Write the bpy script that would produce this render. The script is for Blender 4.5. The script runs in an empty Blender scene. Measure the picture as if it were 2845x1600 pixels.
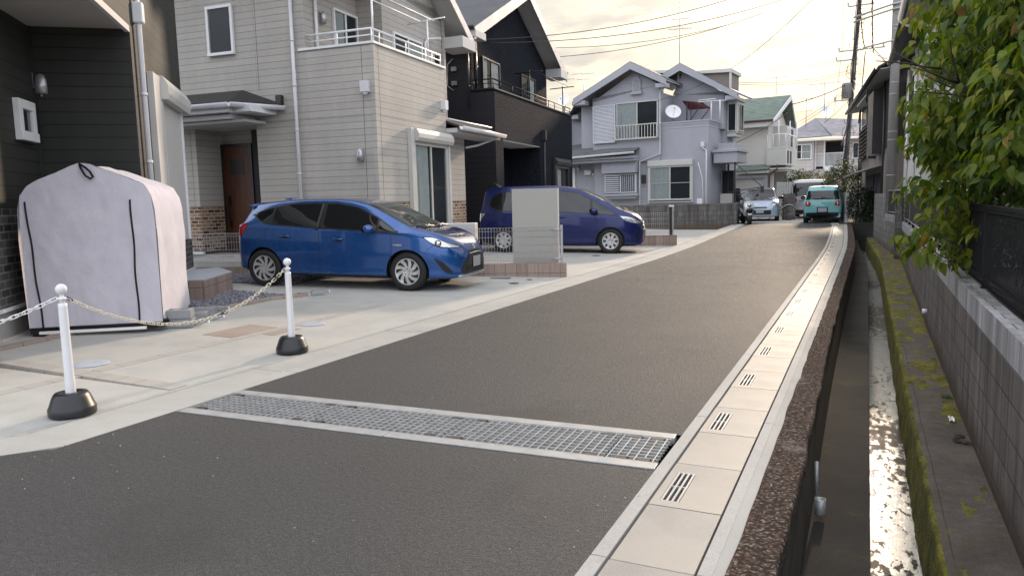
import bpy, bmesh, math, random
from math import sin, cos, pi, radians, sqrt
from mathutils import Vector, Matrix, noise
random.seed(7)
SUN_E = 2.5; SKY_K = 1.0
scene = bpy.context.scene
COL = scene.collection
def lin(c):
    return tuple((x/255/12.92 if x/255 <= .04045 else ((x/255+.055)/1.055)**2.4) for x in c)
# ---------------------------------------------------------------- materials
class NB:
    """small node-tree builder"""
    def __init__(s, name):
        s.m = bpy.data.materials.new(name); s.m.use_nodes = True
        s.t = s.m.node_tree; s.t.nodes.clear()
        s.out = s.t.nodes.new('ShaderNodeOutputMaterial')
        s.b = s.t.nodes.new('ShaderNodeBsdfPrincipled')
        s.t.links.new(s.b.outputs[0], s.out.inputs[0])
        s.tc = s.t.nodes.new('ShaderNodeTexCoord')
    def n(s, typ, **kw):
        nd = s.t.nodes.new(typ)
        for k, v in kw.items(): setattr(nd, k, v)
        return nd
    def l(s, a, b): s.t.links.new(a, b)
    def coord(s, scale=(1,1,1), uv=False):
        mp = s.n('ShaderNodeMapping'); mp.inputs['Scale'].default_value = scale
        s.l(s.tc.outputs['UV' if uv else 'Object'], mp.inputs[0]); return mp.outputs[0]
    def noise(s, scale=5, detail=4, rough=.6, vec=None, stretch=(1,1,1), uv=False):
        nd = s.n('ShaderNodeTexNoise'); nd.inputs['Scale'].default_value = scale
        nd.inputs['Detail'].default_value = detail; nd.inputs['Roughness'].default_value = rough
        s.l(vec or s.coord(stretch, uv), nd.inputs['Vector']); return nd.outputs[0]
    def ramp(s, fac, stops, interp='LINEAR'):
        r = s.n('ShaderNodeValToRGB'); r.color_ramp.interpolation = interp
        e = r.color_ramp.elements
        while len(e) < len(stops): e.new(.5)
        for i, (p, c) in enumerate(stops):
            e[i].position = p; e[i].color = (*c, 1) if len(c) == 3 else c
        s.l(fac, r.inputs[0]); return r.outputs[0]
    def v(s, fac, lo, hi, a=0, b=1):
        m = s.n('ShaderNodeMapRange'); m.inputs[1].default_value = lo; m.inputs[2].default_value = hi
        m.inputs[3].default_value = a; m.inputs[4].default_value = b; s.l(fac, m.inputs[0]); return m.outputs[0]
    def math(s, op, a, b=None):
        m = s.n('ShaderNodeMath', operation=op)
        for i, x in enumerate((a, b)):
            if x is None: continue
            if isinstance(x, (int, float)): m.inputs[i].default_value = x
            else: s.l(x, m.inputs[i])
        return m.outputs[0]
    def mix(s, fac, a, b, mode='MIX'):
        m = s.n('ShaderNodeMix', data_type='RGBA', blend_type=mode)
        for i, x in ((0, fac), (6, a), (7, b)):
            if isinstance(x, (int, float)): m.inputs[i].default_value = x
            elif isinstance(x, tuple): m.inputs[i].default_value = (*x, 1) if len(x) == 3 else x
            else: s.l(x, m.inputs[i])
        return m.outputs[2]
    def col(s, x):
        if isinstance(x, tuple): s.b.inputs['Base Color'].default_value = (*x, 1)
        else: s.l(x, s.b.inputs['Base Color'])
    def rough(s, x):
        if isinstance(x, (int, float)): s.b.inputs['Roughness'].default_value = x
        else: s.l(x, s.b.inputs['Roughness'])
    def bump(s, h, strength=.3, dist=.01):
        b = s.n('ShaderNodeBump'); b.inputs['Strength'].default_value = strength
        b.inputs['Distance'].default_value = dist; s.l(h, b.inputs['Height'])
        s.l(b.outputs[0], s.b.inputs['Normal'])
    def set(s, **kw):
        for k, v in kw.items(): s.b.inputs[k.replace('_', ' ')].default_value = v
def simple(name, c, rough=.6, metal=0, var=.12, nscale=3, bump=0, spec=.5, **kw):
    b = NB(name); n1 = b.noise(nscale, 5, .65)
    f = b.v(n1, .25, .75, 1-var, 1+var)
    cc = b.mix(1, tuple(c), f, 'MULTIPLY'); b.col(cc)
    b.rough(b.v(n1, .3, .7, max(.02, rough-.08), min(1, rough+.08)))
    b.set(Metallic=metal); b.b.inputs['Specular IOR Level'].default_value = spec
    if bump: b.bump(b.noise(nscale*14, 3), bump, .004)
    return b.m
def frac_line(b, coord, period, width, offset=0.0):
    """1 inside a thin line that repeats every period"""
    x = b.math('ADD', coord, 1000*period+offset)
    return b.math('LESS_THAN', b.math('FRACT', b.math('DIVIDE', x, period)), width/period)
def uvxy(b):
    s = b.n('ShaderNodeSeparateXYZ'); b.l(b.tc.outputs['UV'], s.inputs[0]); return s.outputs[0], s.outputs[1]
def siding(name, c, groove, period=.152, var=.10, streak=.10, panel=3.03, rough=.7, grain=0.25, lw=.011):
    b = NB(name); u, w = uvxy(b)
    g = frac_line(b, w, period, lw)
    pj = frac_line(b, u, panel, .009, .9)
    big = b.noise(.8, 4, .6); fine = b.noise(30, 4, .6, uv=True, stretch=(.25, 1, 1))
    strk = b.noise(2.2, 5, .6, uv=True, stretch=(1.6, .16, 1))
    m = b.math('MULTIPLY', b.v(big, .3, .7, 1-var, 1+var), b.v(fine, .3, .7, .94, 1.06))
    m = b.math('MULTIPLY', m, b.v(strk, .35, .7, 1+streak*.3, 1-streak))
    # every board takes a slightly different tone
    cell = b.n('ShaderNodeTexWhiteNoise', noise_dimensions='2D'); cv = b.n('ShaderNodeCombineXYZ')
    b.l(b.math('FLOOR', b.math('DIVIDE', b.math('ADD', w, 100*period), period)), cv.inputs[0])
    b.l(b.math('FLOOR', b.math('DIVIDE', b.math('ADD', u, 300.9), panel)), cv.inputs[1]); b.l(cv.outputs[0], cell.inputs['Vector'])
    m = b.math('MULTIPLY', m, b.v(cell.outputs[0], 0, 1, .965, 1.035))
    cc = b.mix(1, tuple(c), m, 'MULTIPLY')
    gg = b.math('MAXIMUM', g, pj)
    b.col(b.mix(gg, cc, tuple(groove))); b.rough(rough)
    h = b.math('SUBTRACT', b.math('MULTIPLY', fine, grain), b.math('MULTIPLY', gg, 1.5))
    b.bump(h, .6, .006); return b.m
def bricks(name, cols, mortar, bw=.2, bh=.076, ms=.01, rough=.85):
    b = NB(name); t = b.n('ShaderNodeTexBrick'); b.l(b.coord((1,1,1), True), t.inputs[0])
    t.inputs['Scale'].default_value = 1; t.inputs['Brick Width'].default_value = bw
    t.inputs['Row Height'].default_value = bh; t.inputs['Mortar Size'].default_value = ms
    t.inputs['Mortar Smooth'].default_value = .15; t.inputs['Bias'].default_value = 0
    t.inputs['Color1'].default_value = (0, 0, 0, 1); t.inputs['Color2'].default_value = (1, 1, 1, 1)
    t.inputs['Mortar'].default_value = (.5, .5, .5, 1)
    k = len(cols)
    cr = b.ramp(t.outputs[0], [((i+.5)/k, c) for i, c in enumerate(cols)])
    n1 = b.noise(9, 5, .7); n2 = b.noise(1.2, 4, .6)
    cc = b.mix(1, cr, b.math('MULTIPLY', b.v(n1, .3, .7, .75, 1.2), b.v(n2, .3, .7, .88, 1.1)), 'MULTIPLY')
    b.col(b.mix(t.outputs[1], cc, tuple(mortar))); b.rough(rough)
    b.bump(b.math('SUBTRACT', b.math('MULTIPLY', n1, .4), t.outputs[1]), .6, .008); return b.m
def blockwall(name, c, dark, bw=.4, bh=.2, stain=.5, green=None):
    b = NB(name); t = b.n('ShaderNodeTexBrick'); b.l(b.coord((1,1,1), True), t.inputs[0])
    t.offset = 0.0 if stain < 0 else .5
    t.inputs['Scale'].default_value = 1; t.inputs['Brick Width'].default_value = bw
    t.inputs['Row Height'].default_value = bh; t.inputs['Mortar Size'].default_value = .006
    t.inputs['Mortar Smooth'].default_value = .2
    t.inputs['Color1'].default_value = (.8, .8, .8, 1); t.inputs['Color2'].default_value = (1.1, 1.1, 1.1, 1)
    t.inputs['Mortar'].default_value = (.35, .35, .35, 1)
    fine = b.noise(60, 4, .7); streak = b.noise(3.2, 6, .65, uv=True, stretch=(1.8, .13, 1)); big = b.noise(.9, 5, .65)
    cc = b.mix(b.v(streak, .38, .62), tuple(c), tuple(dark))
    cc = b.mix(1, cc, t.outputs[0], 'MULTIPLY')
    cc = b.mix(1, cc, b.math('MULTIPLY', b.v(fine, .3, .7, .8, 1.15), b.v(big, .3, .7, .8, 1.15)), 'MULTIPLY')
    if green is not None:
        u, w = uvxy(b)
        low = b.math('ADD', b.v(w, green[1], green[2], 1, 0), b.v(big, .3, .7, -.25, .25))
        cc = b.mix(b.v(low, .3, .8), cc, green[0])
    b.col(cc); b.rough(.92)
    b.bump(b.math('SUBTRACT', b.math('MULTIPLY', fine, .5), b.math('MULTIPLY', t.outputs[1], 1.2)), .6, .006); return b.m
def concrete(name, c, warm=None, rough=.8, var=.14, speck=.1, stains=.25, bump=.25):
    b = NB(name); big = b.noise(.55, 5, .6); mid = b.noise(3.5, 6, .68); fine = b.noise(120, 3, .7)
    m = b.math('MULTIPLY', b.v(big, .3, .7, 1-var, 1+var), b.v(mid, .3, .7, 1-var*.8, 1+var*.6))
    m = b.math('MULTIPLY', m, b.v(fine, .3, .7, 1-speck, 1+speck))
    cc = b.mix(1, tuple(c), m, 'MULTIPLY')
    if warm is not None: cc = b.mix(b.v(b.noise(1.1, 4, .6), .42, .66), cc, tuple(warm))
    st = b.ramp(b.noise(6, 7, .75), [(.60, (0,0,0)), (.74, (1,1,1))])
    cc = b.mix(b.math('MULTIPLY', st, stains), cc, tuple(x*.45 for x in c)); b.col(cc)
    b.rough(b.v(mid, .3, .7, rough-.1, rough+.08)); b.bump(b.math('ADD', fine, mid), bump, .004); return b.m
def glass_mat(name, tint=(.02,.025,.03), alpha=.55, rough=.03):
    b = NB(name); b.col(tint); b.rough(rough); b.set(Alpha=1.0)
    b.b.inputs['Specular IOR Level'].default_value = .8
    tr = b.n('ShaderNodeBsdfTransparent'); tr.inputs[0].default_value = (.75, .8, .8, 1)
    mx = b.n('ShaderNodeMixShader'); mx.inputs[0].default_value = alpha
    b.l(tr.outputs[0], mx.inputs[1]); b.l(b.b.outputs[0], mx.inputs[2]); b.l(mx.outputs[0], b.out.inputs[0])
    wob = b.noise(1.3, 1, .4); b.bump(wob, .04, .05)
    return b.m
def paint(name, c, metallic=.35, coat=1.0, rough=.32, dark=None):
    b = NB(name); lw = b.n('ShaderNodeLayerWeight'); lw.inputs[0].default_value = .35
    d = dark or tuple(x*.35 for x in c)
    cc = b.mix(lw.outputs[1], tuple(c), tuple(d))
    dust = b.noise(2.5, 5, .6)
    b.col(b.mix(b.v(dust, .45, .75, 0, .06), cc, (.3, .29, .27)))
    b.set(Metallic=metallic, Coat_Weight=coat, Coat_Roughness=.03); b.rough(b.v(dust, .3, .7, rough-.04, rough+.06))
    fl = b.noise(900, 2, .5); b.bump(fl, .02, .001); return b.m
M = {}
M['beige'] = siding('beige_siding', (.425,.40,.36), (.21,.195,.17), .130, streak=.07, var=.07, panel=60, lw=.009)
M['brickp'] = bricks('brown_brick_cladding', [(.07,.035,.022),(.17,.085,.045),(.33,.18,.09),(.20,.12,.075),(.36,.22,.13)], (.44,.41,.36), .19, .0758)
M['darks'] = siding('dark_green_siding', (.021,.022,.018), (.003,.003,.003), .152, .2, .25, rough=.7)  # dark green taken darker all over, standing in for porch shade too
M['darkb'] = bricks('grey_brick_cladding', [(.03,.027,.024),(.055,.05,.044),(.085,.077,.068)], (.16,.155,.145), .22, .085)
b = NB('black_textured_siding'); n1 = b.noise(24, 5, .75, uv=True, stretch=(.35, 1, 1)); n2 = b.noise(1.3, 4, .6)
b.col(b.mix(1, b.ramp(n1, [(.35, (.005,.0055,.008)), (.68, (.027,.031,.043))]), b.v(n2, .3, .7, .85, 1.15), 'MULTIPLY')); b.rough(.85); b.set(); b.b.inputs['Specular IOR Level'].default_value = .08; b.bump(n1, .8, .03); M['blackt'] = b.m
M['blacks'] = siding('black_board_siding', (.014,.014,.019), (.004,.004,.005), .152, .12, .1, rough=.5)
M['gray'] = simple('grey_stucco', (.345,.348,.378), .85, var=.07, nscale=1.2, bump=.35)
M['grayt'] = simple('grey_trim', (.34,.343,.372), .6, var=.06)
M['cream'] = simple('cream_stucco', (.55,.54,.50), .85, var=.07, nscale=1.2, bump=.3)
M['cream2'] = siding('cream_board_siding', (.50,.47,.44), (.2,.18,.17), .25, .06, .06, lw=.012)
M['white'] = simple('white_paint', (.74,.74,.74), .4, var=.05, nscale=4)
M['pvc'] = simple('white_plastic_pipe', (.66,.66,.67), .35, var=.08, nscale=2)
M['soffit'] = simple('soffit_board', (.33,.32,.30), .7, var=.06, nscale=2)
M['soffitw'] = simple('white_soffit_board', (.50,.49,.48), .7, var=.06, nscale=2)
M['fascia'] = simple('pale_fascia', (.46,.45,.45), .55, var=.06)
M['alu'] = simple('satin_aluminium', (.42,.42,.43), .35, .6, var=.08)
M['blackm'] = simple('black_metal', (.010,.010,.011), .6, 0, var=.2, spec=.3)
M['darkfr'] = simple('dark_window_frame', (.03,.028,.028), .4, .2, var=.15)
M['ivory'] = simple('ivory_shutter', (.50,.49,.46), .5, var=.05)
M['glass'] = glass_mat('window_glass', alpha=.30)
M['glassd'] = glass_mat('tinted_car_glass', (.008,.009,.01), .86)
M['glassc'] = glass_mat('clear_car_glass', (.012,.014,.014), .5)
M['inside'] = simple('dark_room', (.045,.045,.05), .9, var=.3, nscale=1.5)
M['curtain'] = simple('white_net_curtain', (.82,.82,.80), .9, var=.12, nscale=6)
b = NB('reeded_frosted_glass'); u, w = uvxy(b); b.col((.30,.32,.33)); b.rough(.25); b.bump(b.noise(60, 2, .5), .5, .004); M['frost'] = b.m
b = NB('brown_wood_door'); g = b.noise(4, 6, .65, stretch=(6, 6, .5)); b.col(b.ramp(g, [(.3, (.035,.010,.004)), (.7, (.13,.042,.015))])); b.rough(.45)
u, w = uvxy(b); gr = frac_line(b, u, .12, .008); b.bump(b.math('SUBTRACT', g, gr), .5, .006); M['door'] = b.m
def rooftile(name, c, period=.18, dark=.35):
    b = NB(name); u, w = uvxy(b); ln = frac_line(b, w, period, .03)
    n1 = b.noise(12, 5, .7, uv=True, stretch=(1, 2, 1)); n2 = b.noise(1, 4, .6)
    cell = b.n('ShaderNodeTexWhiteNoise', noise_dimensions='2D'); cv = b.n('ShaderNodeCombineXYZ')
    b.l(b.math('FLOOR', b.math('DIVIDE', b.math('ADD', w, 100*period), period)), cv.inputs[0]); b.l(b.math('FLOOR', b.math('DIVIDE', b.math('ADD', u, 300), .3)), cv.inputs[1])
    b.l(cv.outputs[0], cell.inputs['Vector'])
    m = b.math('MULTIPLY', b.v(n1, .3, .7, .8, 1.2), b.v(n2, .3, .7, .85, 1.15)); m = b.math('MULTIPLY', m, b.v(cell.outputs[0], 0, 1, .85, 1.15))
    b.col(b.mix(ln, b.mix(1, tuple(c), m, 'MULTIPLY'), tuple(x*dark for x in c))); b.rough(.65)
    b.bump(b.math('SUBTRACT', b.math('FRACT', b.math('DIVIDE', b.math('ADD', w, 100*period), period)), ln), .5, .012); return b.m
M['roofk'] = rooftile('dark_slate_roof', (.075,.075,.085))
M['roofb'] = rooftile('brown_black_roof', (.030,.026,.028))
M['roofg'] = rooftile('green_slate_roof', (.135,.175,.145), .22)
M['roofp'] = rooftile('pale_slate_roof', (.26,.25,.27), .20)
M['roofgr'] = rooftile('grey_slate_roof', (.11,.12,.12), .20)
# asphalt
b = NB('asphalt'); fine = b.noise(170, 3, .8); mid = b.noise(40, 4, .7); big = b.noise(.5, 5, .6); big2 = b.noise(.16, 3, .5, stretch=(1.0, .35, 1))
v = b.n('ShaderNodeTexVoronoi'); v.inputs['Scale'].default_value = 210; b.l(b.coord(), v.inputs['Vector'])
cc = b.mix(b.v(big, .4, .62), (.055,.0575,.061), (.080,.078,.076))
cc = b.mix(b.v(big2, .40, .62, 0, .85), cc, (.047,.050,.052))
cc = b.mix(1, cc, b.math('MULTIPLY', b.v(fine, .25, .75, .2, 1.9), b.math('MULTIPLY', b.v(mid, .3, .7, .62, 1.38), b.v(b.noise(85, 3, .8), .3, .7, .45, 1.55))), 'MULTIPLY')
stain = b.v(b.noise(.85, 5, .6), .56, .66, 0, .45); cc = b.mix(stain, cc, (.030,.031,.033))
sp = b.math('LESS_THAN', v.outputs[0], .1); sel = b.math('GREATER_THAN', mid, .60)
cc = b.mix(b.math('MULTIPLY', b.math('MULTIPLY', sp, sel), .7), cc, (.30,.29,.27))
b.col(cc); b.rough(b.v(fine, .3, .7, .52, .78)); b.bump(b.math('ADD', fine, b.math('MULTIPLY', b.math('ADD', v.outputs[0], mid), 1.5)), 1.0, .008); M['asphalt'] = b.m
M['drive'] = concrete('driveway_concrete', (.40,.395,.365), (.43,.41,.37), .75, .14, .06, .3)
M['gutter'] = concrete('gutter_concrete', (.34,.335,.31), (.38,.37,.34), .8, .13, .10, .35)
M['cover'] = concrete('drain_cover_concrete', (.285,.270,.248), (.32,.295,.255), .58, .2, .14, .45)  # warm tan base holds some of the low sun's glow in the colour
M['kerbc'] = concrete('kerb_concrete', (.36,.35,.33), None, .75, .14, .16, .4)
b = NB('old_exposed_aggregate'); v = b.n('ShaderNodeTexVoronoi'); v.inputs['Scale'].default_value = 48; b.l(b.coord(), v.inputs['Vector'])
big = b.noise(1.6, 6, .7); cc = b.mix(b.v(v.outputs[0], .1, .6), (.115,.075,.057), (.032,.022,.017)); spk = b.math('GREATER_THAN', b.noise(52, 2, .5), .625)
cc = b.mix(b.math('MULTIPLY', spk, .6), cc, (.28,.25,.22)); cc = b.mix(b.v(b.noise(9, 6, .75), .60, .68, 0, .8), cc, (.25,.235,.22)); cc = b.mix(b.v(big, .60, .74), cc, (.17,.15,.135)); b.col(cc); b.rough(1.0); b.b.inputs['Specular IOR Level'].default_value = .15; b.bump(v.outputs[0], .6, .008); M['aggr'] = b.m
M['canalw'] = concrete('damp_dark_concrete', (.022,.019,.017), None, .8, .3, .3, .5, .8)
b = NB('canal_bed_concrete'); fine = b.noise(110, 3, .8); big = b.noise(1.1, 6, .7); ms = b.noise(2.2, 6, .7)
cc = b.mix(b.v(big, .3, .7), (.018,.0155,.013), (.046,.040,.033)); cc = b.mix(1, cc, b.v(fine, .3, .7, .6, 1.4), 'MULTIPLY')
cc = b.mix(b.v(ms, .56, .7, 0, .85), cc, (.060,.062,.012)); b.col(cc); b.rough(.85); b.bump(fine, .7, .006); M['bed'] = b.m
b = NB('ledge_concrete'); fine = b.noise(110, 3, .8); big = b.noise(1.1, 6, .7); ms = b.noise(2.6, 7, .72)
cc = b.mix(b.v(big, .3, .7), (.060,.046,.036), (.125,.105,.088)); cc = b.mix(1, cc, b.math('MULTIPLY', b.v(fine, .3, .7, .6, 1.4), b.v(b.noise(9, 5, .7), .3, .7, .7, 1.3)), 'MULTIPLY')
cc = b.mix(b.v(ms, .56, .7, 0, .7), cc, (.050,.052,.012)); b.col(cc); b.rough(.85); b.bump(fine, .7, .006); M['ledge'] = b.m
b = NB('moss'); f = b.noise(45, 4, .7); g = b.noise(4, 5, .7); cc = b.mix(b.v(g, .35, .65), (.060,.062,.010), (.22,.19,.02))
b.col(b.mix(1, cc, b.v(f, .3, .7, .5, 1.5), 'MULTIPLY')); b.rough(.95); b.bump(f, 1, .02); M['moss'] = b.m
b = NB('water'); b.col((.62,.62,.62)); b.rough(.035); b.set(IOR=1.33, Metallic=.4); b.b.inputs['Specular IOR Level'].default_value = 1.0  # pale, part-metal base puts bright sky glare into the water's colour
wn = b.noise(7, 3, .6, stretch=(1.3, .5, 1)); wb = b.noise(26, 4, .75, stretch=(1.3, .6, 1)); b.bump(b.math('ADD', wn, b.math('MULTIPLY', wb, .8)), .38, .014)
gv = b.n('ShaderNodeBsdfPrincipled'); gv.inputs['Base Color'].default_value = (.010,.009,.008,1); gv.inputs['Roughness'].default_value = .55      # wet silt and stones breaking the surface
gm = b.noise(11, 6, .72, stretch=(1.25, .55, 1)); gp = b.noise(.45, 2, .5); thr = b.math('ADD', gm, b.v(gp, .38, .62, -.16, .06))
mx = b.n('ShaderNodeMixShader'); b.l(b.v(thr, .475, .50), mx.inputs[0]); b.l(b.b.outputs[0], mx.inputs[1]); b.l(gv.outputs[0], mx.inputs[2]); b.l(mx.outputs[0], b.out.inputs[0]); M['water'] = b.m
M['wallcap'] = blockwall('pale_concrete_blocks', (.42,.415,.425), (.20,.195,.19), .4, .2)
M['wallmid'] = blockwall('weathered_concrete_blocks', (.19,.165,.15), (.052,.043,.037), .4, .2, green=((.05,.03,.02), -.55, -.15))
M['wallfar'] = blockwall('grey_brown_concrete_blocks', (.25,.235,.22), (.11,.10,.09), .4, .2, green=((.07,.045,.03), -.5, .0))
M['wallgray'] = blockwall('grey_concrete_blocks', (.20,.19,.18), (.10,.09,.08), .4, .2, green=((.11,.07,.04), .0, .5))
M['wallwht'] = blockwall('white_stained_blocks', (.42,.42,.41), (.24,.24,.23), .4, .2)
b = NB('tan_wood_grain_tile'); u, w = uvxy(b); g = b.noise(3, 5, .6, uv=True, stretch=(9, .5, 1)); jt = b.math('MAXIMUM', frac_line(b, u, .2, .006), frac_line(b, w, .2, .007, .12))
cell = b.n('ShaderNodeTexWhiteNoise', noise_dimensions='1D'); b.l(b.math('FLOOR', b.math('DIVIDE', b.math('ADD', u, 200), .2)), cell.inputs['W'])
cc = b.mix(1, b.ramp(g, [(.3, (.24,.175,.14)), (.7, (.34,.26,.215))]), b.v(cell.outputs[0], 0, 1, .82, 1.15), 'MULTIPLY')
b.col(b.mix(jt, cc, (.07,.05,.04))); b.rough(.6); b.bump(b.math('SUBTRACT', g, jt), .4, .004); M['tile'] = b.m
M['plate'] = simple('beige_textured_panel', (.40,.385,.345), .85, var=.03, nscale=2, bump=.3)
b = NB('gravel'); v = b.n('ShaderNodeTexVoronoi'); v.inputs['Scale'].default_value = 38; b.l(b.coord(), v.inputs['Vector'])
cc = b.mix(1, b.ramp(v.outputs[1], [(0, (.12,.12,.14)), (1, (.34,.34,.38))]), b.v(v.outputs[0], .05, .5, 1.2, .35), 'MULTIPLY'); b.col(cc); b.rough(.85); b.bump(b.math('MULTIPLY', v.outputs[0], -1), 1, .03); M['gravel'] = b.m
M['stone'] = simple('gravel_stone', (.25,.25,.28), .8, var=.35, nscale=18)
M['pink'] = concrete('faded_red_brick_paver', (.30,.235,.195), (.33,.27,.225), .8, .12, .1, .2)
M['buff'] = concrete('buff_brick_paver', (.385,.365,.33), (.37,.34,.30), .8, .12, .1, .2)
M['soil'] = concrete('ground_earth', (.10,.09,.075), None, .9, .2, .2, .3)
b = NB('lilac_canvas'); wv = b.noise(5, 4, .55); f = b.noise(400, 2, .5); b.col(b.mix(b.v(wv, .3, .7), (.50,.475,.53), (.55,.53,.575))); b.rough(.75); b.bump(b.math('ADD', b.math('MULTIPLY', f, .15), wv), .5, .03)
b.b.inputs['Sheen Weight'].default_value = .15; M['canvas'] = b.m
M['rubber'] = simple('tyre_rubber', (.013,.013,.014), .75, var=.3, nscale=8, bump=.2)
M['plastk'] = simple('black_plastic', (.012,.012,.014), .38, var=.2, nscale=5)
M['hub'] = simple('silver_hubcap', (.52,.52,.51), .35, .35, var=.08, nscale=6)
M['chrome'] = simple('chrome', (.7,.7,.7), .12, 1, var=.03)
M['lampw'] = glass_mat('headlamp_lens', (.35,.36,.37), .35, .05)
M['lampi'] = simple('headlamp_reflector', (.55,.56,.57), .2, .8, var=.1, nscale=30)
M['lampr'] = simple('red_tail_lamp', (.32,.012,.015), .12, var=.1, nscale=20)
M['numpl'] = simple('blank_grey_number_plate', (.33,.335,.345), .5, var=.02)
M['polew'] = simple('white_stand_pipe', (.66,.66,.66), .45, var=.07, nscale=5)
M['chainw'] = simple('white_plastic_chain', (.70,.70,.69), .45, var=.06, nscale=20)
M['chainy'] = simple('aged_cream_plastic_chain', (.62,.56,.44), .5, var=.15, nscale=20)
M['galv'] = simple('galvanised_steel', (.40,.41,.41), .5, .5, var=.16, nscale=12)
b = NB('checkered_steel'); b.col(b.mix(b.v(b.noise(8, 4, .6), .3, .7), (.36,.37,.37), (.48,.47,.45))); b.set(Metallic=.35); b.rough(.45)
mg = b.n('ShaderNodeTexBrick'); mg.inputs['Scale'].default_value = 1; mg.inputs['Brick Width'].default_value = .03; mg.inputs['Row Height'].default_value = .012; mg.inputs['Mortar Size'].default_value = .003
b.l(b.coord((1,1,1)), mg.inputs[0]); b.bump(mg.outputs[1], .8, .004); M['checker'] = b.m
M['conpole'] = simple('concrete_pole', (.20,.19,.18), .75, var=.12, nscale=2, bump=.2)
M['cable'] = simple('dark_cable', (.03,.028,.032), .6, var=.1)
M['bark'] = simple('tree_bark', (.05,.038,.028), .9, var=.3, nscale=14, bump=.6)
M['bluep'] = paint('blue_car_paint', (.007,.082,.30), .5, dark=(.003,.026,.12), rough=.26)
M['navyp'] = paint('navy_car_paint', (.004,.013,.105), .45, coat=.5, dark=(.004,.005,.035))
M['turqp'] = paint('turquoise_car_paint', (.17,.45,.45), .15, dark=(.07,.2,.21))
M['silvp'] = paint('silver_car_paint', (.42,.43,.46), .5)
M['palep'] = paint('pale_blue_car_paint', (.38,.45,.54), .3)
M['whitep'] = paint('white_body_panel', (.65,.66,.66), .05)
M['cabin_sheen'] = simple('pale_cabin_and_sky_sheen', (.20,.22,.22), .8, var=.5, nscale=2.2)  # pale sheet under windscreens: bright cabin plus sky reflection put into its colour
M['seat'] = simple('dark_fabric_seat', (.02,.02,.022), .9, var=.2)
M['blockm'] = simple('grey_cement_block', (.24,.25,.26), .85, var=.15, nscale=9, bump=.4)
M['bottle'] = glass_mat('clear_plastic_bottle', (.5,.5,.5), .25, .08)
M['brownw'] = siding('brown_board_wall', (.035,.025,.022), (.01,.008,.007), .3, .15, .15, lw=.01)
M['tanw'] = simple('tan_render_wall', (.22,.19,.165), .9, var=.12, nscale=1.5, bump=.4)
M['maroon'] = simple('maroon_awning', (.07,.012,.015), .6, var=.2, nscale=4)
M['shutterg'] = simple('pale_grey_shutter', (.50,.51,.54), .5, var=.05)
M['screen'] = simple('black_fence_screen', (.006,.006,.007), .9, var=.3, nscale=2)
M['orange'] = simple('orange_plastic', (.5,.09,.03), .5, var=.1)
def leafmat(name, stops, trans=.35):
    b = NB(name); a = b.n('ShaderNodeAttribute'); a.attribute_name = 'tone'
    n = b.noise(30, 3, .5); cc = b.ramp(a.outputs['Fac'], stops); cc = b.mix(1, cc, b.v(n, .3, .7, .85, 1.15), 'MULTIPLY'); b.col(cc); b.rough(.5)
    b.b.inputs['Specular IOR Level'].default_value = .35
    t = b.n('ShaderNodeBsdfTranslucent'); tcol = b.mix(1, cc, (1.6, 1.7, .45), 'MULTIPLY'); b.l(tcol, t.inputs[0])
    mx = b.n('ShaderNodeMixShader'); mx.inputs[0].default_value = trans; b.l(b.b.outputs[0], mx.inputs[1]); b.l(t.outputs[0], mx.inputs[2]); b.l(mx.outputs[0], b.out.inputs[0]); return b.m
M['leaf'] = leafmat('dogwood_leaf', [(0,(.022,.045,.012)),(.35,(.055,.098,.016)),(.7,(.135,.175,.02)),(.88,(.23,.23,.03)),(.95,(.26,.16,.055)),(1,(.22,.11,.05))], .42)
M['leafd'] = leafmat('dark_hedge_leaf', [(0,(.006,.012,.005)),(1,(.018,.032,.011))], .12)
M['leafm'] = leafmat('olive_shrub_leaf', [(0,(.025,.045,.012)),(1,(.085,.095,.028))], .3)
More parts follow.
